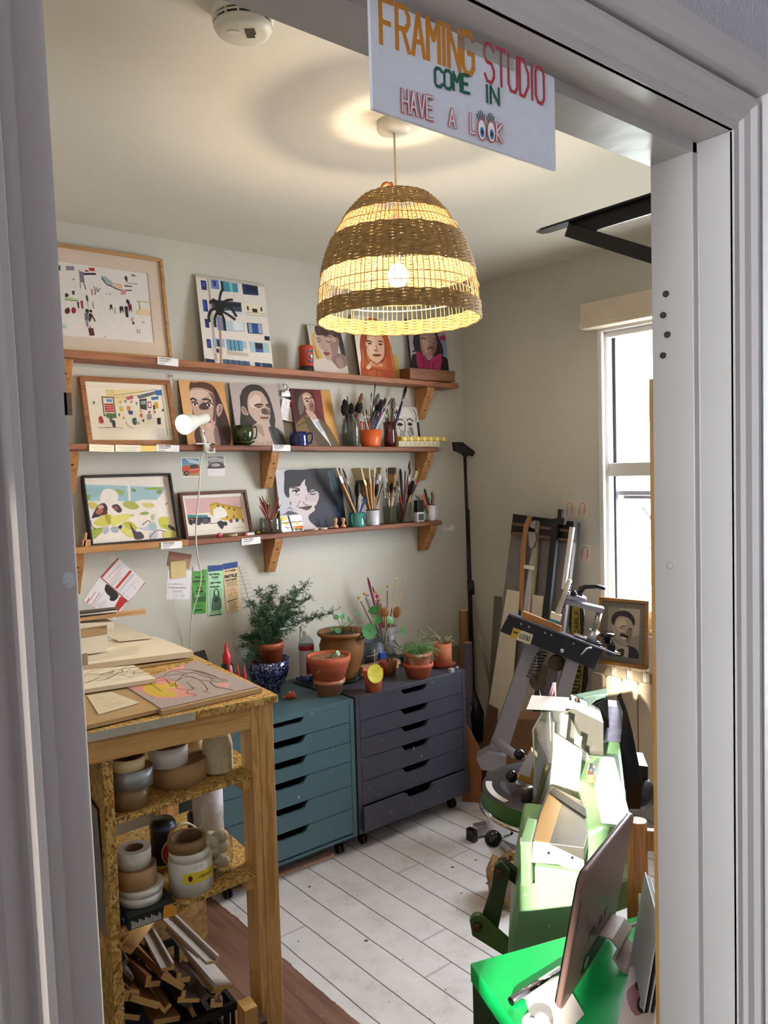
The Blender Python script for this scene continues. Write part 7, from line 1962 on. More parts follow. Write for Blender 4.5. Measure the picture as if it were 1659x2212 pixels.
def bbox_(label, x0, x1, yb, yt, ly, dep, z0, cols, txts, name='black_box', rz=0):
    a, b = bl(BF(x0, yb, ly)), bl(BF(x1, yb, ly)); h_ = bl(BF(x0, yt, ly)).z-bl(BF(x0, yb, ly)).z
    o = PB.xy.to_3d()+BX*a.x+BY*ly; t = thing(name, label, 'box', (o.x, o.y, z0), (0, 0, -BA+rz)); w_ = b.x-a.x
    mb = MB(); mb.box((0, 0.0003, 0), (w_, dep, h_)); mb.build('carton', M('carton_'+cols[0], cols[0], .45), t, .0008)
    A = Art(w_, h_, cols[0], 0)
    for k in txts: (A.text(*k[1:]) if k[0] == 't' else A.poly(*k[1:]))
    A.build('print', t); return z0+h_, w_, t
zt2 = T2(bl(BF(300, 1930)).x)
z, w_, t = bbox_('lower black staple carton with white print and a yellow end, lower bench shelf', 275, 381, 1950, 1922, -.012, .09, T2(bl(BF(330, 1940)).x)-.006, ['15181a'], [('p', [(74, 0), (100, 0), (100, 100), (70, 100)], 'd8942a'), ('p', [(90, 0), (100, 10), (100, 40)], '2a5a3a')]+[('p', [(6+i*3.1, 30+((i*7) % 30)), (8+i*3.1, 30+((i*7) % 30)), (8+i*3.1, 94), (6+i*3.1, 94)], 'c8c8c4') for i in range(20)])
bbox_('flat black staple carton marked T50 under the white rolls', 258, 345, 1928, 1908, .02, .10, T2(bl(BF(300, 1925)).x)+.001, ['101214'], [('t', 'T50', 4, 88, 10, 2.2, '3aa0d8'), ('t', '14MM', 44, 60, 10, 2.2, 'd8d8d4')])
mb = MB(); p = bl(BF(470, 1890, .05)); bg_ = thing('bag_of_cloth', 'clear plastic bag of cream cloth with a white price label', 'bag', PB.xy.to_3d()+BX*p.x+BY*.10+Vector((0, 0, T2(p.x)+.001)), (0, 0, -BA))
rb = ray(446, 1830).angle(ray(522, 1830))*(BF(484, 1830, .08)-CAMP).length/2; hb2 = bl(BF(484, 1772, .08)).z-T2(p.x); rr = random.Random(4)
for i in range(16):
    a = rr.uniform(0, 2*pi); f = rr.uniform(.12, .78); q_ = rb*.5*(1-.3*f); mb.ball((.013+q_*cos(a), q_*.8*sin(a), hb2*f), rb*.48, 12, 1, .9, rr.uniform(.5, .8))
mb.build('cloth', M('cream_cloth', 'd2c4a4', .95, var=.12, scale=30, bmp=.8, bscale=90), bg_)
mb = MB(); mb.lathe([(.0001, 0), (rb*1.0, 0), (rb*1.08, hb2*.3), (rb*.95, hb2*.75), (rb*.6, hb2*1.0), (rb*.75, hb2*1.22)], 14); rr = random.Random(8)
mb.v = [(x+.013+rr.gauss(0, .002), y+rr.gauss(0, .002), zz+rr.gauss(0, .003)) for x, y, zz in mb.v]; mb.build('plastic_bag', glass('bag_plastic', 'f0f0ec', mixf=.96, gloss=.12), bg_)
A = ArtQ((-.024, -rb*1.02, hb2*.52), (.016, -rb*1.12, hb2*.52), (.020, -rb*1.12, hb2*.14), (-.018, -rb*1.02, hb2*.14), 'e6e2de', (0, -1, 0)); A.text('264A', 20, 92, 14, 3, '3a3a3c', 9, 3)
for i in range(7): A.poly([(12+i*4, 12), (14+i*4, 12), (14+i*4, 36), (12+i*4, 36)], '2a2a2c')
A.lines(12, 70, 48, 4, 8, 2, '77747a'); A.build('price_label', bg_)
# things deeper in the lower shelf
p = bl(BF(458, 1765, .24)); cn = thing('white_canister', 'white canister with a red band lettered ISOL at the back of the shelf', 'canister', PB.xy.to_3d()+BX*p.x+BY*.27+Vector((0, 0, T2(p.x)+.001)), (0, 0, -BA))
rc = .045; hc = T1(-.15)-T2(p.x)-.035
lathe_part(cn, 'body', [(.0001, 0), (rc, 0), (rc, hc*.92), (rc*.6, hc), (.0001, hc)], M('can_white', 'cfc8d0', .4), 28)
A = ArtQ((-.016, -rc*1.01, hc*.97), (.004, -rc*1.01, hc*.97), (.004, -rc*1.01, hc*.3), (-.016, -rc*1.01, hc*.3), 'a82430', (0, -1, 0))
for st in letter_strokes('ISOL', 0, 0, 60, 12, 6): A.stroke([(80-y, 70-x) for x, y in st], 9, 'e8dcdc')
A.build('label', cn)
p = bl(BF(384, 1790, .18)); dk = thing('tape_spool', 'reel of red labelled tape standing on edge at the back of the shelf', 'spool', PB.xy.to_3d()+BX*p.x+BY*.20+Vector((0, 0, T2(p.x)+.042)), (radians(90), 0, -BA-.5))
lathe_part(dk, 'reel', [(.014, -.012), (.040, -.012), (.040, .012), (.014, .012), (.014, -.012)], M('reel_white', 'c8c0b8', .4), 32)
mb = MB(); mb.lathe([(.020, .0125), (.036, .0125)], 32); mb.build('red_label', M('reel_red', 'b02a30', .4), dk)
p = bl(BF(405, 1822, .12)); ms = thing('masking_tape_ring', 'thin cream masking tape ring standing on edge behind the labelled stack', 'tape', PB.xy.to_3d()+BX*p.x+BY*.15+Vector((0, 0, T2(p.x)+.098)), (radians(82), 0, -BA))
lathe_part(ms, 'tape', [(.036, -.010), (.041, -.010), (.041, .010), (.036, .010), (.036, -.010)], creamt, 40)
for px, ly, r_, h_, c_, lab in ((352, .26, .036, .12, '16181c', 'black canister in the dark at the back of the lower bench shelf'), (428, .30, .03, .09, '22262c', 'dark coil of cable at the back of the lower bench shelf')):
    p = bl(BF(px, 1800, ly)); k = PB.xy.to_3d()+BX*p.x+BY*ly; t = thing('canister', lab, 'canister', (k.x, k.y, T2(p.x)+.001)); lathe_part(t, 'body', [(.0001, 0), (r_, 0), (r_, h_*.9), (r_*.8, h_), (.0001, h_)], M('canister_'+c_, c_, .4), 24); lathe_part(t, 'lid', [(r_*1.02, h_*.8), (r_*1.02, h_*.9), (.0001, h_*.91)], M('lid_blue', '3a4a7a', .4), 24)

# ---------- picture moulding offcuts below, each with its own profile
mold = [wood('moulding_bare', 'c89a5c', 'a87a40', 'z', .6), wood('moulding_oak', '8a5a34', '6a4022', 'z', .6), wood('moulding_dark', '4a3020', '301e14', 'z', .6), M('moulding_white', 'b8aea4', .5), wood('moulding_grey', '6a5a4c', '4a3e34', 'z', .6)]
P_L = [(0, 0), (.034, 0), (.034, .007), (.007, .007), (.007, .018), (0, .018)]; P_S = [(0, 0), (.05, 0), (.05, .012), (.044, .012), (.044, .024), (.034, .024), (.034, .008), (0, .008)]; P_R = [(0, 0), (.03, 0), (.03, .02), (.02, .02), (.02, .01), (0, .01)]; P_B = [(0, 0), (.042, 0), (.042, .008), (0, .008)]
SHP = [P_L, P_S, P_R, P_B]
WORDS = ['bare pine', 'oak', 'dark stained', 'white painted', 'grey']; SN = ['rebated', 'stepped', 'square', 'flat']
offs = [  # near end pixel, far end pixel, shape, finish, spin, size
 (262, 2045, 300, 2000, 1, 0, .1, 1.2), (282, 2062, 330, 2000, 1, 0, .5, 1.5), (375, 2095, 330, 2015, 0, 3, .2, 1.0), (470, 2080, 372, 1985, 0, 3, .3, 1.15), (478, 2145, 380, 2000, 2, 0, .5, 1.4), (500, 2135, 390, 2010, 3, 3, .4, 1.3),
 (392, 2140, 300, 2050, 3, 1, .8, 1.9), (410, 2120, 340, 2040, 2, 2, .2, 1.3), (345, 2130, 270, 2060, 2, 1, .3, 1.4), (285, 2120, 262, 2070, 1, 4, .9, 1.2), (340, 2180, 270, 2090, 3, 1, .6, 2.0), (300, 2160, 262, 2100, 2, 0, .2, 2.0), (355, 2190, 300, 2110, 0, 0, 1.0, 1.4), (388, 2205, 330, 2120, 3, 0, .2, 1.7), (410, 2180, 360, 2100, 2, 4, .7, 1.4), (430, 2165, 370, 2090, 1, 2, .3, 1.2),
 (448, 2185, 395, 2110, 2, 4, 1.1, 1.3), (300, 2205, 262, 2150, 1, 2, .4, 1.6), (468, 2160, 420, 2090, 0, 2, .5, 1.3), (420, 2205, 380, 2150, 3, 0, 1.2, 1.4), (480, 2175, 440, 2110, 2, 2, .2, 1.1)]
cnt = {}
for i, (x0, y0, x1, y1, sh, fi, sp, k) in enumerate(offs):
    ln = .06+(i % 5)*.012
    e0 = BF(x0, y0, ln); e1 = BF(x1, y1, .36); v = e1-e0; L = v.length
    lab0 = WORDS[fi]+' '+SN[sh]+' moulding offcut'; cnt[lab0] = cnt.get(lab0, 0)+1
    t = thing('moulding_offcut', ORD[cnt[lab0]-1]+' '+lab0+' counted from the top of the heap under the bench', 'offcut', e0, (v.to_track_quat('Z', 'Y').to_matrix() @ Matrix.Rotation(sp, 3, 'Z')).to_euler(), 'moulding offcuts under the bench')
    mb = MB(); mb.prism([(x*k, y*k, 0) for x, y in SHP[sh]], (0, 0, L)); mb.build('length', mold[fi], t)
    mb = MB(); mb.prism([(x*k, y*k, -.0006) for x, y in SHP[sh]], (0, 0, .0005)); mb.build('cut_end', wood('fresh_cut_end', 'd0a868', 'b88c4c', 'x', .7) if fi != 4 else mold[4], t)
for a_, b_ in [(o, o) for o in bpy.data.objects if o.get('category') == 'offcut' and o.get('group') == 'moulding offcuts under the bench']:
    if cnt[a_['label'].split(' ', 1)[1].split(' counted')[0]] == 1: a_['label'] = a_['label'].split(' ', 1)[1].split(' counted')[0]+' in the heap under the bench'
# black folding crate under the heap
p0, p1 = bl(BF(432, 2200, .06)), bl(BF(512, 2165, .06)); cr = thing('plastic_crate', 'black slatted plastic crate holding the lower offcuts', 'crate', PB.xy.to_3d()+BX*p1.x+BY*.06+Vector((0, 0, .001)), (0, 0, -BA))
hz = p1.z; W_ = p1.x-u1-.03; cm = M('crate_black', '15191a', .45); mb = MB()
for y_ in (0, .40):
    mb.box((-W_, y_, hz-.022), (0, y_+.012, hz)); mb.box((-W_, y_, 0), (0, y_+.012, hz*.45))
    for k in range(8): mb.box((-W_+W_*k/8, y_+.002, hz*.45), (-W_+W_*k/8+.014, y_+.010, hz-.02))
for x_ in (-W_, -.012):
    mb.box((x_, .012, hz-.022), (x_+.012, .40, hz)); mb.box((x_, .012, 0), (x_+.012, .40, hz*.45))
    for k in range(7): mb.box((x_+.002, .012+.388*k/7, hz*.45), (x_+.010, .024+.388*k/7, hz-.02))
mb.box((-W_+.012, .012, 0), (-.012, .40, .012)); mb.build('crate_body', cm, cr)
for px, y0, y1, c_, w_, lab in ((525, 2155, 2212, 0, .034, 'bare wood block standing beside the bench leg'), (548, 2185, 2212, 4, .03, 'dark stained block with a pale end at the foot of the bench leg')):
    p = bl(BF(px, y0, -.005)); mb = MB(); mb.box((-w_*.6, .0, 0), (w_*.5, .05, p.z)); k = PB.xy.to_3d()+BX*p.x+BY*(-.06); tag(mb.build('wood_block', mold[0] if c_ == 0 else mold[2], None, .001, loc=(k.x, k.y, .001), rot=(0, 0, -BA)), lab, 'offcut')
# white board edge and folded sheet at the left side of the bench
p = BF(216, 1745, .05); mb = MB(); mb.box((0, 0, -.9), (.004, .3, 0)); tag(mb.build('grey_board', M('grey_sheet', '8a867e', .6), None, loc=(p.x-.012, p.y, p.z), rot=(0, radians(-2), -BA)), 'grey folded sheet standing against the bench panel by the door', 'board')

# ------------------------------------------------------------------ papers on the bench
paper = M('cream_paper', 'e6dcc6', .8, var=.02); kbook = M('kraft_cover', 'b39468', .8, var=.05, scale=12); greyp = M('grey_mauve_paper', 'a89a96', .8, var=.03)
G6 = cz((160, 1200), 460/1659.0); G7 = cz((180, 1400), 420/1659.0)
def top_sheet(name, label, cat, G, qpx, z, t, mat, art=None, base=None, group=None): return slab(name, label, cat, [AZ(*G(*q), BT+z) for q in qpx], t, mat, art, base, group)
top_sheet('sketchbook', 'large open kraft sketchbook, left page with a taped note', 'sketchbook', G7, [(-200, 395), (340, 325), (660, 515), (-150, 700)], .014, .010, kbook)
def nude(A):
    f_ = homog([(355, 320), (960, 105), (1490, 325), (665, 515)])
    drawn('''
p d8948c 510,185 810,150 820,195 600,225
p d08a84 360,325 600,260 720,300 900,420 620,440
p d89690 1060,320 1210,300 1180,350 1110,345
p c8a818 470,330 560,310 740,400 730,430 600,420 520,390
p d0b020 580,330 740,305 735,365 640,350
S.9 3a2a26 510,320 540,280 620,260 720,205 900,200 1030,230 1110,260 1200,280
S.9 3a2a26 540,300 640,290 740,290 800,240 900,225 1000,260 1200,292
S.9 3a2a26 620,260 760,240 820,255 960,290 1150,300
S.8 3a2a26 560,280 640,280 690,345 720,320 740,350
S.8 3a2a26 520,310 580,350 620,380
S.8 3a2a26 700,210 820,230 920,215 1020,250 1050,290
S.8 3a2a26 880,200 1000,225 1100,265
S.9 3a2a26 730,355 720,310 770,280 840,262 900,275 950,310 985,375 945,390
S.7 3a2a26 810,305 850,345 855,370 760,365 730,358
S.7 3a2a26 840,345 880,360 850,378
S.9 3a2a26 830,375 820,400 890,415 870,425
S1 3a2a26 1020,300 1060,345 1150,360 1220,375
S.7 3a2a26 960,390 1000,402
S.7 3a2a26 640,300 700,320 690,340
''', [(355, 320), (960, 105), (1490, 325), (665, 515)])(A)
top_sheet('drawing', 'grey sketchbook page with a pink and yellow figure drawing', 'drawing', G7, [(355, 320), (960, 105), (1490, 325), (665, 515)], .0165, .002, greyp, nude, 'a89a96')
top_sheet('sketchbook_pages', 'thick worn sketchbook pages under the figure drawing', 'sketchbook', G7, [(345, 335), (950, 112), (1525, 340), (670, 535)], .0138, .012, kbook)
def note3(A):
    for j, (t, u) in enumerate((("YOU'RE", 18), ('WELCOME TO', 12), ('DOLLY THROUGH', 8), ('THESE', 26), ('HER DRAWING', 20), ('SKETCHBOOKS', 26))): A.text(t, u, 22+j*13, 5.6, .8, '55524c', 3.6, 1.7)
top_sheet('note', 'handwritten note card on the left page of the kraft sketchbook', 'note', G7, [(30, 405), (240, 372), (480, 465), (130, 565)], .0165, .001, M('note_card', 'd8ccae', .7), note3, 'd8ccae')
rk = random.Random(2)
def charcoal(A):
    for i in range(46):
        u = rk.uniform(0, 85); v = 45+rk.gauss(0, 14); A.stroke([(u, v), (u+rk.uniform(6, 22), v+rk.uniform(-14, 8)), (u+rk.uniform(14, 40), v+rk.uniform(-20, 10))], rk.uniform(.4, 1.1), rk.choice(['2a2622', '4a443c', '6a6052']), True)
top_sheet('sketchbook', 'small open sketchbook with a charcoal drawing on the left', 'sketchbook', G7, [(-120, 200), (430, 145), (620, 258), (-80, 365)], .030, .012, paper, charcoal, 'e0d6bc')
top_sheet('paper_stack', 'pile of large cream sheets overhanging the back of the bench', 'paper', G6, [(-140, 690), (640, 630), (930, 745), (-60, 868)], .030, .018, paper)
top_sheet('card_sheet', 'thin card lying under the cream sheets', 'card', G6, [(-100, 880), (870, 800), (930, 800), (500, 870)], .006, .004, kbook)
top_sheet('folded_sheet', 'cream sheet with lettering lying askew on the paper pile', 'paper', G6, [(120, 560), (360, 530), (615, 640), (350, 668)], .036, .002, paper, lambda A: A.lines(30, 95, 80, 2, 8, .7, 'c0b498'), 'e6dcc6')
top_sheet('paper_sheet', 'cream sheet at the left of the paper pile', 'paper', G6, [(-160, 600), (150, 570), (280, 630), (-120, 660)], .034, .002, paper)
for i, (q, z, t, m_, lab) in enumerate((([(-200, 455), (340, 398), (330, 412), (-200, 475)], .20, .006, M('dark_rail', '4a3c38', .6), 'dark thin strip lying on the pale batten at the back of the bench'), ([(-200, 495), (560, 412), (558, 428), (-200, 512)], .18, .012, wood('pale_batten', 'd2a878', 'b48a58', 'x', .6), 'long pale batten lying across the stack at the back of the bench'), ([(-200, 530), (180, 500), (255, 540), (-200, 610)], .10, .03, kbook, 'kraft folder at the back left of the bench'), ([(-200, 515), (250, 490), (310, 518), (-200, 540)], .145, .02, paper, 'white board under the battens at the back left of the bench'))):
    ly = .70; pts = [BF(*G6(*q_), ly+(0 if k > 1 else .10)) for k, q_ in enumerate(q)]
    zz = BT+z; pts = [Vector((p.x, p.y, p.z)) for p in pts]
    zm = sum(p.z for p in pts)/4
    slab('batten' if i < 2 else 'board', lab, 'board', pts, t, m_)
    if i == 2: slab('board', 'cream boards under the kraft folder at the back left of the bench', 'board', [p-Vector((0, 0, .031)) for p in pts], .055, paper)
# ------------------------------------------------------------------ right hand side: helpers
A5 = radians(50); N5 = Vector((sin(A5), cos(A5), 0)); R5 = Vector((cos(A5), -sin(A5), 0))
def RP(px, py, p0, n): d = ray(px, py); return CAMP+d*((Vector(p0)-CAMP).dot(Vector(n))/d.dot(Vector(n)))
def put(mb, name, mat, root, bevel=0.0):
    o = mb.build(name, mat, root, bevel); o.location = -root.location; return o
def P5(pts, D): return [AD(x, y, A5, D) for x, y in pts]
def ext(name, mat, root, pts, D0, D1, bevel=.0015):
    mb = MB(); mb.prism(P5(pts, D0), N5*(D1-D0)); return put(mb, name, mat, root, bevel)
def wedge(name, mat, root, pts, Ds, th, bevel=.002):
    """px polygon whose points lie at their own distances, thickened away from the viewer"""
    q = [AD(x, y, A5, D) for (x, y), D in zip(pts, Ds)]; mb = MB(); mb.prism(q, N5*th); return put(mb, name, mat, root, bevel)
def rod(name, mat, root, pts, Ds, r, seg=10): mb = MB(); mb.tube([AD(x, y, A5, D) for (x, y), D in zip(pts, Ds)], r, seg); return put(mb, name, mat, root)
def knob(name, mat, root, px, py, D, r, seg=18): mb = MB(); mb.ball(AD(px, py, A5, D), r, seg); return put(mb, name, mat, root)
steel = M('worn_steel', '6c6862', .38, .75, var=.12, scale=14); dsteel = M('dark_steel', '45434a', .42, .6, var=.2, scale=10); chrome = M('chrome', 'd8d8dc', .12, 1.0); blackg = M('black_gloss', '0c0c0e', .12); greyp5 = M('machine_grey', '8c8a92', .45, var=.05); alu = M('aluminium', 'b4b2b4', .3, .85, var=.05)
green = M('machine_green', '7fa878', .38, var=.08, scale=8, spots=(40.0, .74, 'a8c4a0')); greend = M('machine_green_dark', '4a7a38', .4, var=.15, scale=9); creamp = M('cream_machine_panel', 'e6dcc0', .5, var=.05); clear = glass('acrylic', 'f2f4f0', mixf=.93, gloss=.05)

# ---------- guillotine saw
p = AD(1190, 2120, A5, 2.25); saw = thing('mitre_saw', 'green cast iron mitre saw with a round table and a danger card', 'saw', (p.x, p.y, 0))
q = P5([(1128, 1866), (1262, 1884), (1268, 2010), (1256, 2120)], 1.75); ql = P5([(1062, 2140), (1098, 2030)], 1.75)
for v in (q[3], ql[0]): v.z = 0
mb = MB(); mb.prism(q+ql, N5*.34); put(mb, 'pedestal', green, saw, .012)
wedge('front_panel', creamp, saw, [(1123, 1817), (1262, 1831), (1262, 1882), (1226, 1877), (1206, 1868), (1127, 1862)], [1.74, 1.74, 1.72, 1.72, 1.72, 1.72], .02)
knob('panel_hole', M('hole_black', '1a140e', .9), saw, 1185, 1843, 1.728, .003); knob('panel_hole', M('hole_black', '1a140e', .9), saw, 1236, 1853, 1.728, .003)
ztb = AD(1190, 1824, A5, 1.735).z
def hz(name, mat, root, pts, z, th, bevel=.001): mb = MB(); mb.prism([AZ(x, y, z) for x, y in pts], (0, 0, -th)); return put(mb, name, mat, root, bevel)
hz('table_plate', steel, saw, [(1143, 1816), (1262, 1831), (1284, 1742), (1186, 1695)], ztb, .03)
hz('kraft_tape', M('brown_kraft_tape', '9a7a4c', .4), saw, [(1146, 1814), (1187, 1820), (1214, 1737), (1186, 1712)], ztb+.0012, .001, 0)
hz('blade_slot', M('slot_black', '161416', .5), saw, [(1186, 1712), (1270, 1768), (1280, 1756), (1196, 1700)], ztb+.004, .004)
hz('side_block', green, saw, [(1124, 1818), (1147, 1820), (1160, 1770), (1140, 1766)], ztb+.012, .10)
ext('green_shoulder', green, saw, [(1264, 1800), (1300, 1782), (1372, 1790), (1372, 1960), (1262, 2000)], 1.80, 2.25, .01)
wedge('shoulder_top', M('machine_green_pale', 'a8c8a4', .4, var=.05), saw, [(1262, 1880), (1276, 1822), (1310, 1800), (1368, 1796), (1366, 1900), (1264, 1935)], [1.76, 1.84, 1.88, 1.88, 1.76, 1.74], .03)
# head
ext('head_plate', steel, saw, [(1206, 1545), (1238, 1530), (1304, 1562), (1304, 1750), (1262, 1745), (1206, 1700)], 2.26, 2.40)
wedge('top_bracket', M('bracket_green', '6a8478', .4, var=.1), saw, [(1228, 1513), (1314, 1496), (1313, 1505), (1288, 1513), (1274, 1524), (1284, 1540), (1303, 1560), (1303, 1573), (1236, 1541)], [2.45, 2.45, 2.44, 2.4, 2.36, 2.33, 2.3, 2.29, 2.29], .05)
ext('dark_recess', blackg, saw, [(1274, 1527), (1313, 1506), (1316, 1572), (1300, 1575)], 2.42, 2.5)
for x, y in ((1247, 1515), (1249, 1524)):
    mb = MB(); c = AD(x, y, A5, 2.36); mb.lathe([(.0001, .010), (.007, .010), (.007, 0), (.010, 0), (.010, -.003)], 6, Matrix.Translation(c), None, False); put(mb, 'bolt', M('rusty_bolt', '5a4632', .5, .5), saw)
wedge('side_plate', M('violet_steel', '6e6a7c', .38, .55, var=.2, scale=40), saw, [(1313, 1525), (1351, 1528), (1340, 1604), (1303, 1600)], [2.55, 2.55, 2.38, 2.38], .07)
wedge('sloped_cover', green, saw, [(1286, 1604), (1341, 1604), (1360, 1770), (1358, 1792), (1304, 1790), (1284, 1660)], [2.42, 2.42, 2.02, 1.98, 1.98, 2.20], .16, .010)
for x, y in ((1313, 1721), (1344, 1723)): knob('cover_hole', M('hole_black', '1a140e', .9), saw, x, y, 2.135, .004)
ext('black_housing', blackg, saw, [(1346, 1540), (1354, 1532), (1366, 1580), (1388, 1690), (1384, 1748), (1350, 1748), (1340, 1610)], 2.44, 2.62)
mb = MB(); c = AD(1376, 1700, A5, 2.55); mb.lathe([(.0001, 0), (.045, 0), (.05, .02), (.05, .06), (.03, .08), (.02, .10), (.0001, .10)], 20, Matrix.Translation(c-N5*.0) @ Matrix.Rotation(A5*-1, 4, 'Z') @ Matrix.Rotation(radians(90), 4, 'X')); put(mb, 'motor', M('motor_black', '141517', .35), saw)
ext('motor_box', M('motor_black', '141517', .35), saw, [(1366, 1652), (1400, 1656), (1400, 1690), (1390, 1716), (1366, 1722)], 2.5, 2.62)
rod('clamp_rod', alu, saw, [(1277, 1655), (1277, 1690), (1280, 1770)], [2.06, 2.06, 2.0], .009); rod('clamp_rod_tip', chrome, saw, [(1277, 1650), (1277, 1690)], [2.055, 2.055], .005)
mb = MB(); c = AD(1291, 1776, A5, 1.97); mb.lathe([(.0001, .03), (.014, .03), (.014, .008), (.020, .006), (.020, -.012), (.0001, -.012)], 18, Matrix.Translation(c)); put(mb, 'clamp_foot', steel, saw)
ext('clamp_collar', M('brass_dull', '9a7a5a', .4, .6), saw, [(1268, 1674), (1286, 1674), (1286, 1692), (1268, 1692)], 2.03, 2.07)
# clear guard, tape and cards
mb = MB()
for pts, D in (([(1150, 1577), (1170, 1540), (1183, 1536), (1196, 1562), (1196, 1690), (1160, 1722), (1156, 1722)], 2.16), ([(1196, 1562), (1186, 1536), (1225, 1536), (1300, 1690), (1296, 1740), (1196, 1700)], 2.2)): mb.prism(P5(pts, D), N5*.004)
put(mb, 'acrylic_guard', clear, saw)
mb = MB(); mb.tube(P5([(1158, 1722), (1151, 1577), (1171, 1540)], 2.155), .003, 4); mb.tube(P5([(1187, 1538), (1190, 1600)], 2.158), .002, 4); mb.tube(P5([(1196, 1560), (1195, 1690)], 2.158), .002, 4); put(mb, 'guard_edge', M('acrylic_edge', 'd8d8cc', .3), saw)
rod('guard_arm', M('arm_olive', '6a6848', .4, .4), saw, [(1184, 1650), (1178, 1665), (1166, 1712), (1150, 1760)], [2.14]*4, .008, 8)
rod('guard_bar', steel, saw, [(1226, 1545), (1298, 1692)], [2.28, 2.22], .005)
for pts in ([(1212, 1540), (1228, 1545), (1222, 1600), (1208, 1598)], [(1242, 1584), (1258, 1592), (1254, 1614), (1240, 1606)]): ext('masking_tape', M('masking_pale', 'd4cca8', .7), saw, pts, 2.13, 2.1306, 0)
def card5(name, label, q, Ds, art, base, th=.0012):
    pts = [AD(x, y, A5, D) for (x, y), D in zip(q, Ds)]; return slab(name, label, 'card', pts, th, M('sheet_'+base, base, .7), art, base, None, tuple(N5))
def danger(A):
    for t, u, v, h_, cw in (('DANGER!', 12, 25, 14, 7), ('PLEASE', 25, 46, 9, 5.5), ('DONT', 33, 58, 9, 6), ('TOUCH', 20, 70, 11, 6.5)): A.text(t, u, v, h_, 1.2, 'b86a58', cw, 3.4)
    A.stroke([(66, 78), (64, 72), (70, 68), (78, 70), (80, 77), (76, 82), (70, 82), (66, 78)], 1.3, 'b84a40', True)
    for u in (70, 76): A.poly([(u+1.5*cos(a), 75+1.2*sin(a)) for a in [pi*i/4 for i in range(8)]], 'b84a40')
    for a, b in (((56, 74), (88, 96)), ((90, 80), (56, 90))): A.stroke([a, b], 1.8, 'c86a58')
    A.poly([(0, 0), (100, 0), (100, 9), (0, 9)], 'e6d8a8')
card5('danger_card', 'white card taped to the saw, handwritten DANGER please dont touch with a skull', [(1198, 1583), (1258, 1621), (1248, 1729), (1188, 1694)], [2.10]*4, danger, 'ece6d2')
card5('note_card', 'white card with faint red writing lying on top of the saw guard', [(1149, 1502), (1230, 1507), (1221, 1536), (1137, 1532)], [2.24, 2.24, 2.12, 2.12], lambda A: [A.lines(20, 60, 35+i*18, 1, 1, 1, 'd8a8a0') for i in range(3)] and A.lines(55, 90, 30, 3, 18, 1, 'd8a8a0'), 'eee4e0')
ext('card_tab', M('sheet_grey_tab', 'a8acb8', .6), saw, [(1225, 1512), (1239, 1514), (1238, 1532), (1222, 1530)], 2.14, 2.141, 0)
for i, (x0, x1, c_) in enumerate(((1184, 1196, 'c8a0c8'), (1200, 1199, 'd89a90'), (1190, 1200, 'd0a8b8'))): mb = MB(); mb.tube(P5([(x0, 1510), (x1, 1475)], 2.26), .0028, 6); tag(mb.build('plastic_straw', M('straw_'+c_, c_, .4), None), ('lilac', 'salmon', 'pink')[i]+' plastic straw standing behind the note card on the saw', 'straw')
# round table
zc = AD(1194, 1696, A5, 2.36).z; c = AD(1194, 1696, A5, 2.36); rD = .208; Mt = Matrix.Translation(c)
mb = MB(); mb.lathe([(.0001, 0), (rD*.98, 0), (rD, -.004)], 60, Mt); put(mb, 'round_table', dsteel, saw)
mb = MB(); mb.lathe([(rD, -.004), (rD, -.050), (rD*.985, -.054)], 60, Mt); put(mb, 'table_rim', greend, saw)
mb = MB(); mb.lathe([(rD*1.02, -.050), (rD*1.05, -.055), (rD*1.05, -.062), (rD*.97, -.072), (rD*.96, -.108), (rD*.85, -.114), (.0001, -.114)], 60, Mt); put(mb, 'chrome_band', chrome, saw)
def arcstrip(name, mat, r0, r1, a0, a1, dz): mb = MB(); mb.lathe([(r0, dz), (r1, dz)], 24, Mt, None, True, a0, a1); return put(mb, name, mat, saw)
aL = radians(180-40)
arcstrip('angle_scale', M('scale_white', 'b8b4ae', .5), rD*.86, rD*.95, radians(128), radians(176), .0009); arcstrip('angle_scale', M('scale_white', 'b8b4ae', .5), rD*.86, rD*.95, radians(210), radians(262), .0009)
arcstrip('curved_slot', M('slot_black', '161416', .5), rD*.66, rD*.74, radians(125), radians(168), .0006); arcstrip('curved_slot', M('slot_black', '161416', .5), rD*.66, rD*.74, radians(218), radians(258), .0006)
knob('ball_knob', blackg, saw, 1122, 1630, 2.50, .018); rod('knob_stem', chrome, saw, [(1128, 1632), (1150, 1640)], [2.5, 2.5], .004)
knob('ball_knob', blackg, saw, 1105, 1677, 2.28, .018); rod('knob_stem', chrome, saw, [(1110, 1684), (1132, 1706)], [2.28, 2.28], .004)
knob('ball_knob', blackg, saw, 1066, 1813, 2.14, .0245, 24); rod('knob_stem', chrome, saw, [(1080, 1812), (1112, 1800)], [2.14, 2.22], .004)
c2 = AD(1138, 1714, A5, 2.24); mb = MB(); mb.lathe([(.0001, .020), (.017, .020), (.018, .016), (.018, -.012), (.014, -.016), (.014, -.05), (.0001, -.05)], 24, Matrix.Translation(c2)); put(mb, 'clamp_post', steel, saw)
wb = AD(1146, 1650, A5, 2.34); wo = thing('wood_wedge', 'pale wood block with a white paper top standing on the round saw table', 'block', (wb.x, wb.y, zc+.001))
ext('block', M('wedge_wood', 'c09448', .6), wo, [(1148, 1623), (1161, 1636), (1150, 1698), (1117, 1684)], 2.33, 2.37); ext('paper_top', M('wedge_paper', 'dcd6dc', .6), wo, [(1148, 1621), (1157, 1632), (1144, 1680), (1119, 1670)], 2.326, 2.329, 0)
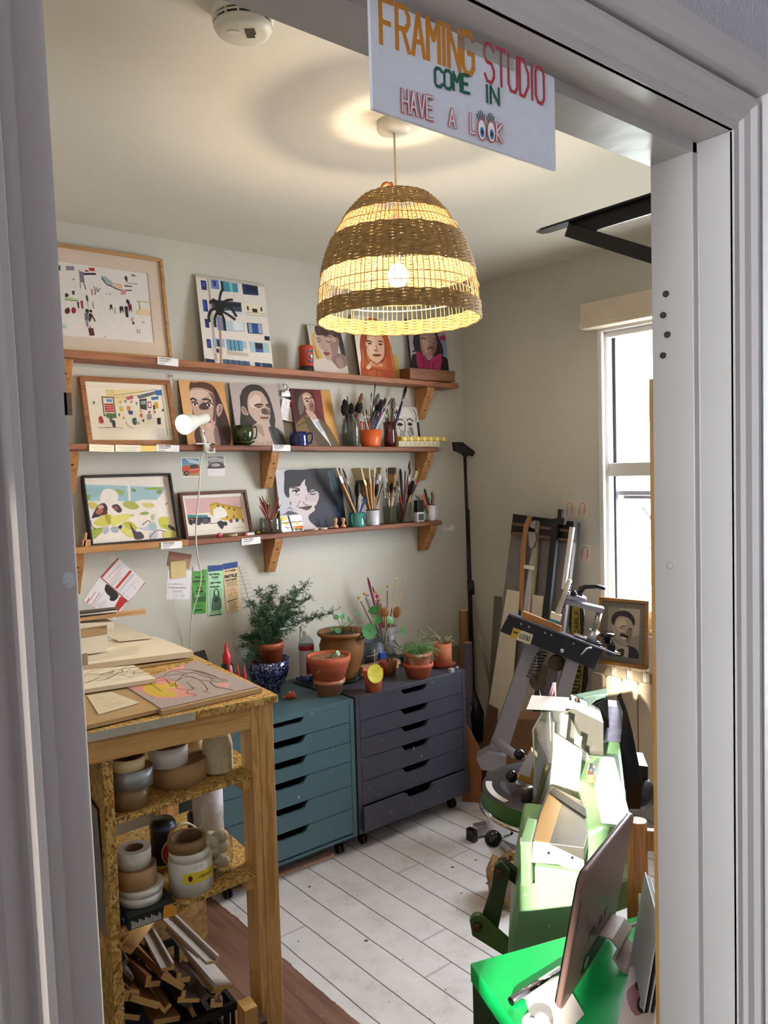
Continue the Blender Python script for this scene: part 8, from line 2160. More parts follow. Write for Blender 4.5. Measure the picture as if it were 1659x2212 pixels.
# treadle links at the left
lk = M('link_green_black', '3c4a30', .4, var=.2, scale=12)
ext('link_arm', M('link_black', '23271f', .35), saw, [(1074, 1864), (1090, 1862), (1132, 1898), (1128, 1926), (1076, 1880)], 1.86, 1.885); ext('link_bar', lk, saw, [(1068, 1870), (1082, 1862), (1102, 1884), (1076, 2008), (1036, 1994), (1062, 1915)], 1.83, 1.845)
ext('link_arm', M('link_green', '4e6a34', .4, var=.15), saw, [(1014, 1988), (1024, 1978), (1036, 1978), (1108, 2042), (1100, 2072), (1020, 2022)], 1.80, 1.818)
for x, y, D in ((1077, 1886, 1.828), (1031, 2002, 1.798)): mb = MB(); mb.lathe([(.0001, .012), (.009, .012), (.009, 0), (.013, 0), (.013, -.004)], 6, Matrix.Translation(AD(x, y, A5, D)) @ N5.to_track_quat('-Z', 'Y').to_matrix().to_4x4(), None, False); put(mb, 'pivot_bolt', M('rusty_bolt', '5a4632', .5, .5), saw)

# ---------- frame joining machine behind the saw
p = AD(1190, 1400, A5, 3.45); un = thing('frame_joiner', 'black frame joining machine on grey slanted legs, marked U200', 'machine', (p.x, p.y, 0))
body = M('joiner_black', '191b26', .4)
mb = MB(); mb.prism(P5([(1098, 1328), (1302, 1406), (1284, 1447), (1080, 1364)], 3.40), N5*.2+Vector((0, 0, -.03))); put(mb, 'body', body, un, .003)
mb = MB(); mb.prism(P5([(1099, 1325), (1330, 1412), (1329, 1416), (1098, 1329)], 3.39), N5*.21+Vector((0, 0, -.032))); put(mb, 'top_plate', M('dark_plate', '5c5c68', .35, .6), un, .001)
A = ArtQ(*[AD(x, y, A5, 3.398)-un.location for x, y in ((1109, 1355), (1152, 1371), (1145, 1393), (1102, 1377))], 'c8c2b0', tuple(-N5)); A.n = 0; A.poly([(0, 0), (100, 0), (100, 100), (0, 100)], 'c8c2b0'); A.poly([(0, 0), (42, 0), (28, 100), (0, 100)], 'b8983a'); A.poly([(6, 30), (30, 30), (28, 48), (6, 48)], '4a3a20'); A.text('U200', 42, 72, 21, 3.4, '201e22', 9, 3.6); A.build('maker_plate', un)
for x, y in ((1094, 1336), (1126, 1348), (1143, 1354), (1177, 1367), (1191, 1372), (1239, 1390)): knob('screw', alu, un, x, y, 3.398, .005, 8)
knob('lock', chrome, un, 1214, 1405, 3.395, .011)
rod('side_lever', chrome, un, [(1278, 1400), (1268, 1400), (1254, 1414)], [3.38]*3, .005)
def leg5(pts, D, w_): ext('leg', greyp5, un, pts, D, D+w_, .003)
leg5([(1138, 1382), (1168, 1394), (1092, 1640), (1052, 1628)], 3.50, .06); leg5([(1226, 1420), (1252, 1430), (1178, 1690), (1140, 1680)], 3.42, .06)
ext('foot_bracket', greyp5, un, [(1028, 1640), (1052, 1626), (1092, 1634), (1082, 1668), (1040, 1664)], 3.46, 3.56, .004)
rod('pedal_bar', greyp5, un, [(1066, 1596), (1112, 1630)], [3.44, 3.38], .022, 4)
def bar(pts, z, r): mb = MB(); a, b = [AZ(x, y, z) for x, y in pts]; d = (b-a).normalized(); s_ = Vector((-d.y, d.x, 0))*r; mb.hexa([a-s_-Vector((0, 0, r)), b-s_-Vector((0, 0, r)), b+s_-Vector((0, 0, r)), a+s_-Vector((0, 0, r))], [a-s_+Vector((0, 0, r)), b-s_+Vector((0, 0, r)), b+s_+Vector((0, 0, r)), a+s_+Vector((0, 0, r))]); put(mb, 'base_tube', alu, un, .002)
bar([(1026, 1793), (1130, 1770)], .036, .022); bar([(1068, 1800), (1142, 1866)], .036, .018); bar([(1104, 1862), (1190, 1830)], .036, .022); bar([(1040, 1668), (1160, 1780)], .036, .02)
for x, y in ((1025, 1800), (1103, 1866)): mb = MB(); c = AZ(x, y, .03); mb.box((c.x-.03, c.y-.024, .002), (c.x-.004, c.y+.024, .056)); put(mb, 'end_cap', blackg, un, .003)
mb = MB(); 
mb.tube([AD(1172-9*sin(t*.0)-t*1.0+0, 1410+t*2.2, A5, 3.5)+R5*.022*cos(t*2.1)+N5*.022*sin(t*2.1) for t in [i*.16 for i in range(150)]], .0035, 6); put(mb, 'spring', steel, un)
for x, y in ((1162, 1473), (1202, 1432)): mb = MB(); mb.lathe([(.0001, -.012), (.036, -.012), (.036, .012), (.0001, .012)], 28, Matrix.Translation(AD(x, y, A5, 3.52)) @ N5.to_track_quat('-Z', 'Y').to_matrix().to_4x4()); put(mb, 'roller', M('roller_bronze', '5a4c3a', .4, .5), un, .003)
ext('roller_fork', M('roller_bronze', '5a4c3a', .4, .5), un, [(1166, 1436), (1186, 1440), (1176, 1478), (1160, 1474)], 3.5, 3.505)
rod('pull_rod', chrome, un, [(1166, 1490), (1170, 1540)], [3.5, 3.5], .003)
ext('wood_fence', M('fence_wood', 'b07a48', .6, var=.06), un, [(1130, 1320), (1214, 1354), (1212, 1366), (1126, 1334)], 3.44, 3.46); 
rod('guide_rail', chrome, un, [(1240, 1370), (1298, 1392)], [3.5, 3.5], .010); rod('guide_rail', chrome, un, [(1290, 1396), (1340, 1412)], [3.5, 3.5], .006)
rod('column', M('column_steel', '9a9488', .3, .7), un, [(1296, 1318), (1282, 1372)], [3.5, 3.5], .014, 16); rod('column_base', alu, un, [(1284, 1362), (1276, 1390)], [3.5, 3.5], .023, 16)
ext('arm', greyp5, un, [(1224, 1296), (1306, 1315), (1302, 1326), (1220, 1305)], 3.47, 3.53); ext('arm_clamp', M('lilac_alloy', 'a8a4ba', .35, .5), un, [(1228, 1282), (1268, 1294), (1265, 1302), (1226, 1292)], 3.46, 3.54, .002)
rod('scale_rod', M('rod_pale', 'b8aea0', .4, .3), un, [(1231, 1252), (1204, 1326)], [3.44, 3.44], .011, 8)
for i in range(9): knob('rod_hole', M('hole_black', '1a140e', .9), un, 1234-i*2.2+0.5, 1262+i*6.2, 3.433, .0035, 6)
ext('pressure_pad', creamp, un, [(1191, 1323), (1214, 1330), (1210, 1343), (1188, 1336)], 3.42, 3.46); ext('pad_face', M('teal_pad', '2a8a98', .5), un, [(1188, 1336), (1210, 1343), (1209, 1348), (1187, 1341)], 3.42, 3.46)
rod('lever', blackg, un, [(1252, 1286), (1256, 1272), (1264, 1268), (1290, 1267), (1308, 1271)], [3.46]*5, [.013, .014, .010, .009, .008]); knob('clamp_knob', blackg, un, 1239, 1282, 3.44, .015)
mb = MB(); c = AD(1311, 1373, A5, 3.5); mb.lathe([(.0001, .012), (.032, .012), (.032, 0), (.016, -.004), (.018, -.03), (.0001, -.03)], 20, Matrix.Translation(c)); put(mb, 'star_knob', blackg, un); ext('stop_block', blackg, un, [(1312, 1396), (1330, 1394), (1328, 1410), (1310, 1410)], 3.47, 3.53, .003)

# ---------- boards leaning on the right wall
LN = Vector((1, 0, -.17)).normalized(); L0 = Vector((2.92, 0, 0))
def LPt(px, py, off=0): return RP(px, py, L0-LN*off, LN)
def lext(name, mat, root, pts, o0, o1, bevel=.001): mb = MB(); mb.prism([LPt(x, y, o1) for x, y in pts], LN*(o1-o0)); return put(mb, name, mat, root, bevel)
def floorline(a, b):
    """carry the line a -> b down to the floor"""
    k = (.004-a.z)/(b.z-a.z); return a+(b-a)*k
c = LPt(1150, 1400); mc = thing('mount_cutter', 'grey mount cutting board with black head and rails leaning on the right wall', 'cutter', (c.x, c.y, 0))
tl, tr, l2, r2 = LPt(1104, 1150), LPt(1240, 1165), LPt(1052, 1560), LPt(1212, 1400)
mb = MB(); mb.prism([tl, tr, floorline(tr, r2), floorline(tl, l2)], LN*.022); put(mb, 'board', M('cutter_grey', '7c7674', .55, var=.04, scale=20), mc, .002)
lext('head', M('cutter_black', '121113', .4), mc, [(1108, 1110), (1240, 1127), (1236, 1172), (1103, 1153)], -.02, .03)
for y in (1128, 1148): lext('head_rail', M('rail_tan', '6e543c', .5), mc, [(1106, y), (1238, y+17), (1237, y+23), (1105, y+6)], .03, .036)
lext('cutting_rail', alu, mc, [(1138, 1180), (1162, 1182), (1146, 1336), (1124, 1336)], .012, .03); lext('rail_rod', M('rail_brass', 'a89a78', .4, .4), mc, [(1157, 1126), (1163, 1127), (1148, 1330), (1143, 1330)], .03, .045)
lext('rail_stop', white_pl, mc, [(1132, 1220), (1153, 1223), (1152, 1231), (1131, 1228)], .03, .05); lext('cutter_head', alu, mc, [(1140, 1148), (1155, 1150), (1158, 1166), (1150, 1184), (1143, 1182)], .045, .06); lext('cutter_handle', alu, mc, [(1146, 1126), (1157, 1124), (1155, 1143), (1144, 1138)], .03, .06)
lext('squaring_bar', M('cutter_black', '121113', .4), mc, [(1192, 1120), (1206, 1122), (1184, 1340), (1172, 1338)], .036, .055)
lext('bar_knob', M('cutter_black', '121113', .4), mc, [(1205, 1100), (1214, 1100), (1213, 1119), (1204, 1119)], .04, .06); lext('bar_mount', M('cutter_black', '121113', .4), mc, [(1198, 1119), (1220, 1120), (1218, 1134), (1196, 1132)], .036, .06)
lext('white_scale', white_pl, mc, [(1230, 1138), (1239, 1139), (1220, 1274), (1212, 1272)], .03, .042)
mb = MB(); q = [(1140, 1115), (1132, 1135), (1126, 1180), (1124, 1220), (1122, 1265), (1120, 1318)]; L_ = [LPt(x, y, .07-.008*i) for i, (x, y) in enumerate(q)]; R_ = [LPt(x+10, y+1, .07-.008*i) for i, (x, y) in enumerate(q)]
mb.add(L_+R_, [(i, i+1, 7+i, 6+i) for i in range(5)]); tag(mb.build('leather_strap', M('tan_strap', 'a87a52', .7, var=.05), None, solid=.004), 'tan strap hanging over the head of the grey mount cutter', 'strap')
for (a, b, d_, e), o_, col, lab in (((( 1095, 1273), (1122, 1278), (1118, 1330), (1086, 1330)), .045, 'd2c8b4', 'pale board strip leaning on the mount cutter, left of the tan strap'), (((1144, 1283), (1173, 1288), (1168, 1340), (1138, 1336)), .045, 'cfc5b0', 'pale board strip leaning on the mount cutter, right of the tan strap'), (((1067, 1287), (1083, 1289), (1080, 1380), (1062, 1380)), -.03, '5f5c52', 'narrow grey panel with a rounded top leaning left of the mount cutter')):
    t_ = thing('board_strip', lab, 'board', tuple(floorline(LPt(*a, o_), LPt(*e, o_)))); q = [LPt(*a, o_), LPt(*b, o_), floorline(LPt(*b, o_), LPt(*d_, o_)), floorline(LPt(*a, o_), LPt(*e, o_))]
    mb = MB(); mb.prism(q, LN*.006); put(mb, 'panel', M('panel_'+col, col, .7, var=.03), t_, .001)
# black and yellow CAUTION CABLE board
q = [(1232, 1302), (1258, 1300), (1262, 1330), (1258, 1380), (1268, 1420), (1270, 1470), (1252, 1540), (1225, 1540), (1236, 1460), (1240, 1400), (1228, 1350)]
cb = thing('warning_board', 'narrow black board with a yellow band lettered CAUTION CABLE', 'board', tuple(LPt(1245, 1400)))
lext('board', M('warn_black', '17150f', .5), cb, q, .005, .012)
def bandpts(o): return [LPt(x, y, o) for x, y in ((1236, 1310), (1252, 1310), (1254, 1372), (1234, 1372))], [LPt(x, y, o) for x, y in ((1240, 1420), (1262, 1424), (1254, 1516), (1230, 1514))]
mb = MB()
for b in bandpts(.0125): mb.prism(b, LN*.0004)
put(mb, 'yellow_band', M('warn_yellow', '8a7a2c', .5), cb)
for b, t in zip(bandpts(.0132), ('CABLE', 'CAUTION')):
    A = ArtQ(b[3]-cb.location, b[0]-cb.location, b[1]-cb.location, b[2]-cb.location, '8a7a2c', tuple(-LN)); A.n = 0; A.poly([(0, 0), (100, 0), (100, 100), (0, 100)], '8a7a2c'); n_ = len(t); A.text(t, 4, 80, 17 if n_ == 5 else 18, 3.4, '17150f', 88/n_*.72, 88/n_*.28); A.build('lettering', cb)
# red sketches on the wall
def redface(seed):
    def f_(A):
        r = random.Random(seed)
        A.stroke([(30, 75), (26, 40), (36, 18), (58, 14), (74, 30), (76, 55), (70, 78)], 4, 'b84048', True); A.stroke([(38, 30), (36, 50), (44, 66), (58, 64), (64, 46), (60, 28)], 2, 'd0807c', True)
        for i in range(9): A.stroke([(28+r.uniform(-3, 4), 30+i*4), (26+r.uniform(-2, 6), 42+i*5), (30+r.uniform(-4, 6), 60+i*3)], 1.4, r.choice(['c04850', 'd88a7c', 'a83048']), True)
        for i in range(7): A.stroke([(70+r.uniform(-4, 3), 28+i*4), (74+r.uniform(-4, 2), 50+i*4), (70+r.uniform(-5, 4), 70+i*2)], 1.4, r.choice(['c04850', 'd88a7c']), True)
        for u in (44, 57): A.stroke([(u-4, 42), (u+4, 42)], 1.8, '9a3040')
        A.stroke([(46, 57), (56, 57)], 1.6, '9a3040'); A.stroke([(30, 95), (46, 80), (60, 80), (76, 96)], 2, 'c87068', True)
    return f_
for i, (q, lab) in enumerate((([(1217, 1080), (1244, 1081), (1241, 1121), (1218, 1121)], 'red crayon portrait in profile, upper left of four on the right wall'), ([(1246, 1080), (1273, 1083), (1267, 1121), (1243, 1119)], 'red crayon portrait of a bearded face beside the profile portrait'), ([(1232, 1171), (1246, 1172), (1244, 1214), (1229, 1213)], 'red crayon portrait half hidden behind the mount cutter'), ([(1252, 1174), (1278, 1178), (1275, 1219), (1248, 1215)], 'red crayon portrait of a woman in glasses beside the window casing'))):
    slab('sketch', lab, 'sketch', [AX(x, y, XR-.001) for x, y in q], .0008, M('sketch_paper', 'dcd2c0', .8), redface(i+3), 'dcd2c0', 'red sketches on the right wall', (1, 0, 0))
# pole with a phone holder in the corner, tubes, strip
c = AY(1021, 1560, 3.06); po = thing('pole_stand', 'tall black pole stand with a phone clamp, in the corner', 'stand', (c.x, 3.06, 0))
def rodY(pts, y, r, name, mat, root, seg=10): mb = MB(); mb.tube([AY(a, b, yy) for (a, b), yy in zip(pts, y)], r, seg); return put(mb, name, mat, root)
bp = M('pole_black', '0f0f11', .45)
rodY([(1004, 985), (1011, 1180)], (3.12, 3.10), .009, 'upper_pole', bp, po); rodY([(1010, 1100), (1012, 1180), (1022, 1530)], (3.11, 3.10, 3.06), [.011, .012, .0135], 'middle_pole', bp, po); rodY([(1016, 1254), (1018, 1284)], (3.09, 3.085), .02, 'collar', bp, po)
rodY([(1014, 1520), (1019, 1490), (1026, 1540), (1030, 1600)], (3.06, 3.06, 3.05, 3.04), [.03, .02, .05, .035], 'folded_base', bp, po, 12)
mb = MB()
for a in range(3): mb.tube([Vector((c.x, 3.06, .12)), Vector((c.x+.11*cos(a*2.1+.4), 3.06+.09*sin(a*2.1+.4), .012))], .011, 8)
put(mb, 'tripod_leg', bp, po)
mb = MB(); mb.prism([AY(x, y, 3.10) for x, y in ((981, 955), (1000, 955), (1027, 976), (1022, 986), (1016, 982), (1008, 988), (1000, 980), (984, 974))], (0, .02, 0)); put(mb, 'phone_clamp', bp, po, .002)
def tube_thing(label, px0, px1, yt, y, zb_, mat, endm, nm='cardboard_tube'):
    p = AY((px0+px1)/2, yt, y); r_ = pxw(px0, px1, yt, y)/2; t = thing(nm, label, 'tube', (p.x, p.y, zb_)); mb = MB(); mb.lathe([(r_, 0), (r_, p.z-zb_)], 24); mb.build('tube', mat, t); mb = MB(); mb.lathe([(.0001, p.z-zb_-.004), (r_*.92, p.z-zb_-.004), (r_, p.z-zb_)], 24); mb.build('end_cap', endm, t)
tube_thing('tall brown cardboard tube in the corner behind the charcoal unit', 991, 1014, 1318, 3.13, .002, M('tube_brown', '8a6238', .7), M('tube_cap', 'c8b898', .7)); tube_thing('shorter mauve grey poster tube in front of the brown tube', 1000, 1020, 1388, 3.06, .002, M('tube_mauve', '6c6270', .6), M('tube_band', 'a8845c', .6))
mb = MB(); mb.tube([AY(1013, 1272, 3.18), AX(1062, 1500, 3.12)], .007, 4); mb.tube([AY(1016, 1272, 3.18), AX(1066, 1500, 3.12)], .005, 4); t_ = mb.build('metal_strip', M('strip_pale', 'a89e8c', .4, .4), None); tag(t_, 'thin pale metal strip leaning diagonally in the corner', 'strip')
q = [(970, 1398), (990, 1394), (998, 1420), (1003, 1462), (975, 1470)]; mb = MB(); mb.prism([AY(x, y, 3.2) for x, y in q], (0, -.004, 0)); tag(mb.build('paper_scrap', M('curl_paper', '8a7c66', .8, var=.06), None), 'brownish paper sheet against the wall behind the cactus pot', 'paper')
def slabF(label, nm, q, D0, th, mat):
    pts = P5(q, D0); pts[-1].z = .002; pts[-2].z = .002; t_ = thing(nm, label, 'cardboard', tuple(pts[-1])); mb = MB(); mb.prism(pts, N5*th); put(mb, 'panel', mat, t_, .001)
cbd = M('cardboard', '7c5434', .8, var=.06, scale=12)
slabF('dark brown cardboard sheet leaning behind the joiner leg', 'cardboard_sheet', [(1053, 1520), (1076, 1532), (1060, 1700), (1030, 1690)], 4.0, .006, M('cardboard_dark', '5c4028', .8)); slabF('cardboard carton standing under the joiner', 'cardboard_carton', [(1100, 1553), (1240, 1556), (1240, 1760), (1090, 1760)], 3.72, .12, cbd); slabF('orange brown cardboard sheet between the charcoal unit and the saw', 'cardboard_sheet', [(1004, 1560), (1042, 1628), (1040, 1800), (1000, 1800)], 3.88, .02, M('cardboard_orange', '9a6034', .8, var=.08))
r = random.Random(9); cp_ = AD(1098, 1640, A5, 3.0); t_ = thing('crumpled_paper', 'crumpled brown packing paper on the floor behind the round saw table', 'paper', (cp_.x, cp_.y, .05)); 
for c_, s_ in (('a8845c', .06), ('8c8078', .05)): mb = MB(); mb.ball((r.uniform(-.05, .05), 0, .03), s_*1.6, 14); mb.v = [(x+r.gauss(0, .012), y+r.gauss(0, .012), max(-.048, zz+r.gauss(0, .012))) for x, y, zz in mb.v]; mb.f = mb.f; mb.sm = [False]*len(mb.sm); mb.build('sheet', M('crumple_'+c_, c_, .8), t_)

# ---------- radiator and the framed photograph on it
XD = 3.10; ya, yb2 = AX(1307, 1470, XD).y, AX(1341, 1480, XD).y; pw_ = ya-yb2; zr = AX(1323, 1461, XD).z; y0 = ya+pw_
rad = thing('radiator', 'cream column radiator under the window', 'radiator', (XD, y0, 0)); rm = M('radiator_cream', 'c8b498', .4)
ztop_ = AX(1340, 1437, XD+.03).z
for i in range(8):
    yy = y0-i*pw_; mb = MB(); c_ = [(0, yy-.004, .12), (0, yy-pw_+.004, .12)]
    top = [(0, yy-pw_+.004, zr-.02), (0, yy-pw_+.010, zr-.005), (0, yy-pw_+.024, zr), (0, yy-.024, zr), (0, yy-.010, zr-.005), (0, yy-.004, zr-.02)]
    mb.prism([(XD, a, b) for _, a, b in c_+top], (.018, 0, 0)); put(mb, 'column', rm, rad, .003)
    mb = MB(); mb.box((XD+.018, yy-pw_/2-.006, .12), (XD+.10, yy-pw_/2+.006, ztop_-.012)); put(mb, 'fin', rm, rad, .002)
mb = MB(); mb.box((XD+.022, y0-8*pw_, ztop_-.012), (XD+.115, y0-.004, ztop_)); put(mb, 'top_grille', rm, rad, .004)
mb = MB(); mb.box((XD+.05, y0-.05, .0), (XD+.08, y0-.02, .13)); mb.box((XD+.05, y0-7.5*pw_, .0), (XD+.08, y0-7.3*pw_, .13)); put(mb, 'foot', rm, rad)
for i in range(5):
    yy = y0-(i+.4)*pw_; mb = MB(); mb.tube([(XD+.02, yy, ztop_+.001), (XD+.019, yy-.004, ztop_-.014), (XD+.019, yy-.010, ztop_-.026)], .0016, 4); put(mb, 'hairline_crack', M('crack_dark', '3a2c20', .9), rad)
gold = wood('gilt_frame', '9a6a2c', '6e4418', 'x', .4, 3.0)
BLp = AX(1289, 1431, 3.085); BLp.z = ztop_+.002; A7 = radians(76); N7 = Vector((sin(A7), cos(A7), 0)); BRp = AD(1397, 1447, A7, BLp.dot(N7)); TLp = AD(1318, 1292, A7, BLp.dot(N7)+.03)
ux = (BRp-BLp); W_ = ux.length; ux.normalize(); uz = (TLp-BLp); uz -= ux*uz.dot(ux)*.45; Hh = uz.length; uz.normalize(); uy = uz.cross(ux).normalized(); uz = ux.cross(uy)
pf = thing('framed_photograph', 'gilt framed old photograph of a smiling moustached man on the radiator', 'picture', tuple(BLp)); pf.rotation_euler = Matrix((ux, uy, uz)).transposed().to_euler()
oldphoto = drawn('''
p 8e8272 390,1095 800,1150 700,1775 310,1690
p a89a86 520,1110 800,1150 740,1480 640,1500
c 2a2420 410,1290 440,1200 520,1160 620,1165 680,1210 710,1290 690,1360 650,1290 600,1240 500,1230 440,1330
c a4937e 440,1330 490,1240 590,1235 660,1290 670,1380 640,1500 580,1590 510,1580 450,1500 430,1400
c bcab94 470,1300 560,1260 600,1330 560,1420 480,1400
c 7a6b5a 600,1400 665,1390 640,1500 580,1580 570,1500
c a4937e 405,1340 430,1340 440,1440 415,1430
S3 2a2420 505,1375 545,1355 590,1360
S3 2a2420 610,1395 640,1390 655,1400
S2 3a322a 520,1390 550,1385 575,1395
c 2a2420 490,1465 530,1440 580,1470 605,1490 590,1510 540,1490
c d8ccb8 505,1490 560,1500 580,1510 540,1520
c 2c2a28 310,1560 400,1530 520,1620 590,1600 690,1660 690,1775 310,1690
p b4a893 410,1530 500,1590 590,1620 570,1750 400,1700
c 3a3430 440,1650 490,1630 530,1650 500,1735 420,1700
''', [(390, 1095), (800, 1150), (700, 1775), (310, 1690)])
framed(pf, W_, Hh, oldphoto, .016, .024, gold, '6e665a', .026, '8e8272')
mb = MB(); a = AX(1404, 1380, 3.13); mb.box((3.12, a.y-.06, ztop_+.001), (3.125, a.y, ztop_+.16)); tag(mb.build('letter_sheet', M('lilac_paper', 'c4bcc4', .7), None), 'white letter sheet standing beside the gilt frame', 'paper')
# batten of raw wood just inside the door
a, b = AY(1401, 819, .625), AY(1424, 1750, .625); mb = MB(); mb.box((a.x, .605, .02), (a.x+.06, .625, a.z)); tag(mb.build('wooden_batten', wood('raw_batten', 'c0904e', '9a6a30', 'z', .6), None, .001), 'raw wooden batten standing upright just inside the right door jamb', 'batten')
# ------------------------------------------------------------------ green metal cabinet by the door, tablet, chair
ZG = .765
a, b, c = AZ(1015, 2080, ZG), AZ(1228, 2020, ZG), AZ(1100, 2212, ZG)
e1 = (b-a).normalized(); e2 = Vector((e1.y, -e1.x, 0)); g1 = (c-a).normalized(); e2 = (e2*.3+g1*.7).normalized()
gc = thing('metal_cabinet', 'bright green metal cabinet by the doorway under the tablet', 'cabinet', (a.x, a.y, 0))
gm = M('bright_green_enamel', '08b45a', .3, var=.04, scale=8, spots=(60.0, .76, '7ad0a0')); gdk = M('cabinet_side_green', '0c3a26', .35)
q = [a, a+e1*.42, a+e1*.42+e2*.26, a+e2*.26]
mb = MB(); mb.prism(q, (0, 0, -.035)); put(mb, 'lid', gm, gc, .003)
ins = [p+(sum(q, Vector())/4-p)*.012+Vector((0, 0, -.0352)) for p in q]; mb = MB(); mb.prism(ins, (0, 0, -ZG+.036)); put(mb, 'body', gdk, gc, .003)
zt_ = ZG+.0008
slab('paper_sheet', 'white sheet of paper under the foot of the tablet', 'paper', [AZ(x, y, zt_+.002) for x, y in ((1134, 2152), (1214, 2106), (1262, 2190), (1168, 2290))], .0015, M('sheet_white', 'f0ece4', .7))
t_ = thing('silver_pen', 'fat silver metal tube pen lying on the green cabinet', 'pen', tuple(AZ(1105, 2166, zt_))); p0, p1 = AZ(1104, 2164, zt_+.009), AZ(1210, 2096, zt_+.009); mb = MB(); mb.tube([p0, p1], .0075, 16); put(mb, 'barrel', chrome, t_); mb = MB(); mb.tube([p0-(p1-p0)*.002, p0+(p1-p0)*.004], .006, 14); put(mb, 'open_end', blackg, t_)
p = AZ(1160, 2215, zt_); t_ = thing('white_adapter', 'round white plug adapter at the front edge of the green cabinet', 'adapter', tuple(p)); mb = MB(); mb.lathe([(.0001, .012), (.018, .012), (.024, .006), (.024, 0)], 24, Matrix.Translation(p)); put(mb, 'body', white_pl, t_); mb = MB(); mb.ball(p+Vector((-.004, .006, .012)), .004, 10); put(mb, 'screw', chrome, t_)
# tablet seen from behind on its stand
P0 = AZ(1208, 2193, zt_+.004); h_ = Vector((.956, .293, 0)); P1 = AY(1262, 1893, P0.y*.945); rr_ = (lambda d: d.x/d.y)(ray(1374, 1822)); w_ = (rr_*P1.y-P1.x)/(.956-.293*rr_)
up_ = (P1-P0); up_ -= h_*up_.dot(h_); Lh = up_.length; up_.normalize(); nb = h_.cross(up_).normalized()
tb = thing('tablet', 'pinkish grey tablet computer standing with its back to the door', 'tablet', tuple(P0)); tb.rotation_euler = Matrix((h_, -nb, up_)).transposed().to_euler()
tm_ = M('tablet_rose_grey', '705650', .4)
def rrect(x0, z0, x1, z1, r): return [(x, z) for cx, cz_, a0 in ((x1-r, z0+r, -pi/2), (x1-r, z1-r, 0), (x0+r, z1-r, pi/2), (x0+r, z0+r, pi)) for x, z in arc(cx, cz_, r, a0, a0+pi/2, 8)]
mb = MB(); mb.prism([(x, .0, z) for x, z in rrect(0, 0, w_, Lh, .022)], (0, .010, 0), None, None, True); mb.build('back_shell', tm_, tb, .004, seg=3)
mb = MB(); mb.prism([(x, .0102, z) for x, z in rrect(.003, .003, w_-.003, Lh-.003, .02)], (0, .002, 0)); mb.build('screen_glass', blackg, tb)
mb = MB(); mb.box((.0082, -.0006, Lh*.10), (.0100, .001, Lh*.80)); mb.build('side_groove', M('groove_dark', '2c2422', .7), tb)
mb = MB(); mb.prism([(x, -.0012, z) for x, z in rrect(w_*.30, Lh*.06, w_*.92, Lh*.19, .018)], (0, .002, 0)); mb.build('port_recess', M('recess_black', '1a1416', .5), tb)
mb = MB(); mb.lathe([(.0001, .0), (.011, .0), (.012, -.002)], 20, Matrix.Translation((w_*.40, -.0015, Lh*.125)) @ Matrix.Rotation(radians(90), 4, 'X')); mb.build('button', alu, tb)
A = Art(w_, Lh, '927874', -.0006); A.mb = MB(); A.n = 2; A.text('PLAY', 36, 70, 7, 1.5, '3c302e', 7.5, 1.6); A.build('logo', tb)
mb = MB(); 
prf = [(0, Lh*.20), (-.022, Lh*.21), (-.035, Lh*.17), (-.030, Lh*.08), (-.05, .004), (-.115, -.004), (-.12, -.002), (-.052, .012), (-.036, Lh*.085), (-.04, Lh*.18), (-.024, Lh*.225), (0, Lh*.215)]
mb.prism([(w_*.60, y, z) for y, z in prf], (w_*.28, 0, 0)); mb.build('stand', M('stand_taupe', 'a8968a', .5), tb, .002)
mb = MB(); mb.tube(catmull([(w_*.86, -.002, Lh*.17), (w_*.90, -.03, Lh*.155), (w_*1.05, -.04, Lh*.15), (w_*1.3, -.02, Lh*.17)], False, 6), [.006]*4+[.0032]*15, 8); mb.build('power_cable', M('cable_taupe', '8c7c78', .5), tb)
slab('booklet', 'booklet with pink and dark swirls and a round black badge beside the tablet', 'booklet', [AZ(x, y, zt_+.006) for x, y in ((1360, 2090), (1450, 2060), (1460, 2220), (1330, 2230))], .004, M('booklet_paper', 'd8c8c0', .6), lambda A: (A.poly([(5, 40), (40, 30), (60, 60), (30, 80)], 'a86a68', True), A.poly([(20, 30), (60, 20), (70, 40), (40, 50)], '2a2224', True), A.poly([(45+16*cos(t), 62+16*sin(t)) for t in [2*pi*i/20 for i in range(20)]], '16161a'), A.poly([(45+11*cos(t), 62+11*sin(t)) for t in [2*pi*i/20 for i in range(20)]], 'd8d0c8'), A.text('BALL', 38, 66, 7, 1.5, '16161a', 3, 1)), 'd8c8c0')
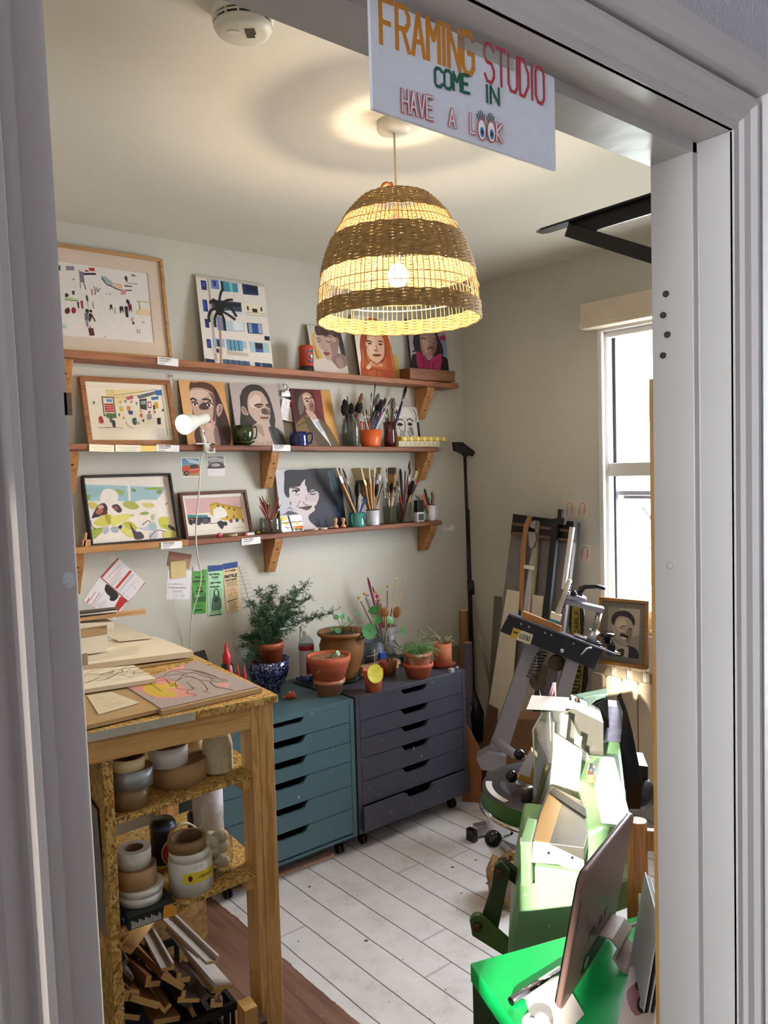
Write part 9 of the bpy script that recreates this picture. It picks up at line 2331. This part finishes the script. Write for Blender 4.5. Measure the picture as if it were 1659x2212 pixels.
for i in range(5):
    x0 = 1398+i*6; pa, pb = AD(x0+24, 1992+i*6, A5, 1.30), AD(x0-14, 2215, A5, 1.30); dn_ = (pb-pa).normalized(); pb = pa+dn_*((ZG+.002-pa.z)/dn_.z)
    pts = [pa, pa+N5*.16, pb+N5*.16, pb]; t_ = thing('folder', ('white','black','second white','second black','third white')[i]+' folder standing on edge against the right jamb, '+ORD[i]+' from the left', 'folder', tuple(pb)); mb = MB(); mb.prism(pts, R5*.0025); put(mb, 'cover', M('folder_'+('white' if i % 2 == 0 else 'black'), 'c4c4cc' if i % 2 == 0 else '121214', .5), t_)
# wooden chair beyond the cabinet
wd = wood('chair_wood', 'b8783c', '8a5424', 'z', .45)
p = AD(1378, 2100, A5, 1.75); ch_ = thing('wooden_chair', 'honey brown wooden chair behind the tablet, mostly hidden by the jamb', 'chair', (p.x, p.y, 0))
def post(off, ztop): 
    b = AD(1378, 1950, A5, 1.75)+R5*off; t_ = AD(1378, 1790, A5, 1.75)+R5*off; z0 = t_.z
    mb = MB(); pts = [(b.x+N5.x*.06, b.y+N5.y*.06, .002), (b.x, b.y, .40), (b.x, b.y, b.z), (t_.x+N5.x*.0, t_.y, ztop)]; mb.tube(pts, [.014, .021, .023, .019], 12); put(mb, 'back_post', wd, ch_)
zt2_ = AD(1378, 1772, A5, 1.75).z; post(0, zt2_); post(.34, zt2_)
for y_, hh in ((1812, .022), (1968, .020)):
    a = AD(1380, y_, A5, 1.75); mb = MB(); mb.hexa([a-N5*.010-Vector((0, 0, hh)), a+R5*.34-N5*.010-Vector((0, 0, hh)), a+R5*.34+N5*.010-Vector((0, 0, hh)), a+N5*.010-Vector((0, 0, hh))], [a-N5*.010+Vector((0, 0, hh)), a+R5*.34-N5*.010+Vector((0, 0, hh)), a+R5*.34+N5*.010+Vector((0, 0, hh)), a+N5*.010+Vector((0, 0, hh))]); put(mb, 'back_rail', wd, ch_, .003)
b0 = AD(1378, 1950, A5, 1.75); b0.z = .44; mb = MB(); mb.prism([b0, b0+R5*.34, b0+R5*.34+N5*.36, b0+N5*.36], (0, 0, -.03)); put(mb, 'seat', wd, ch_, .004)
for o_ in (0, .34): k = b0+R5*o_+N5*.33; mb = MB(); mb.tube([(k.x, k.y, .002), (k.x, k.y, .415)], [.015, .02], 10); put(mb, 'leg', wd, ch_)
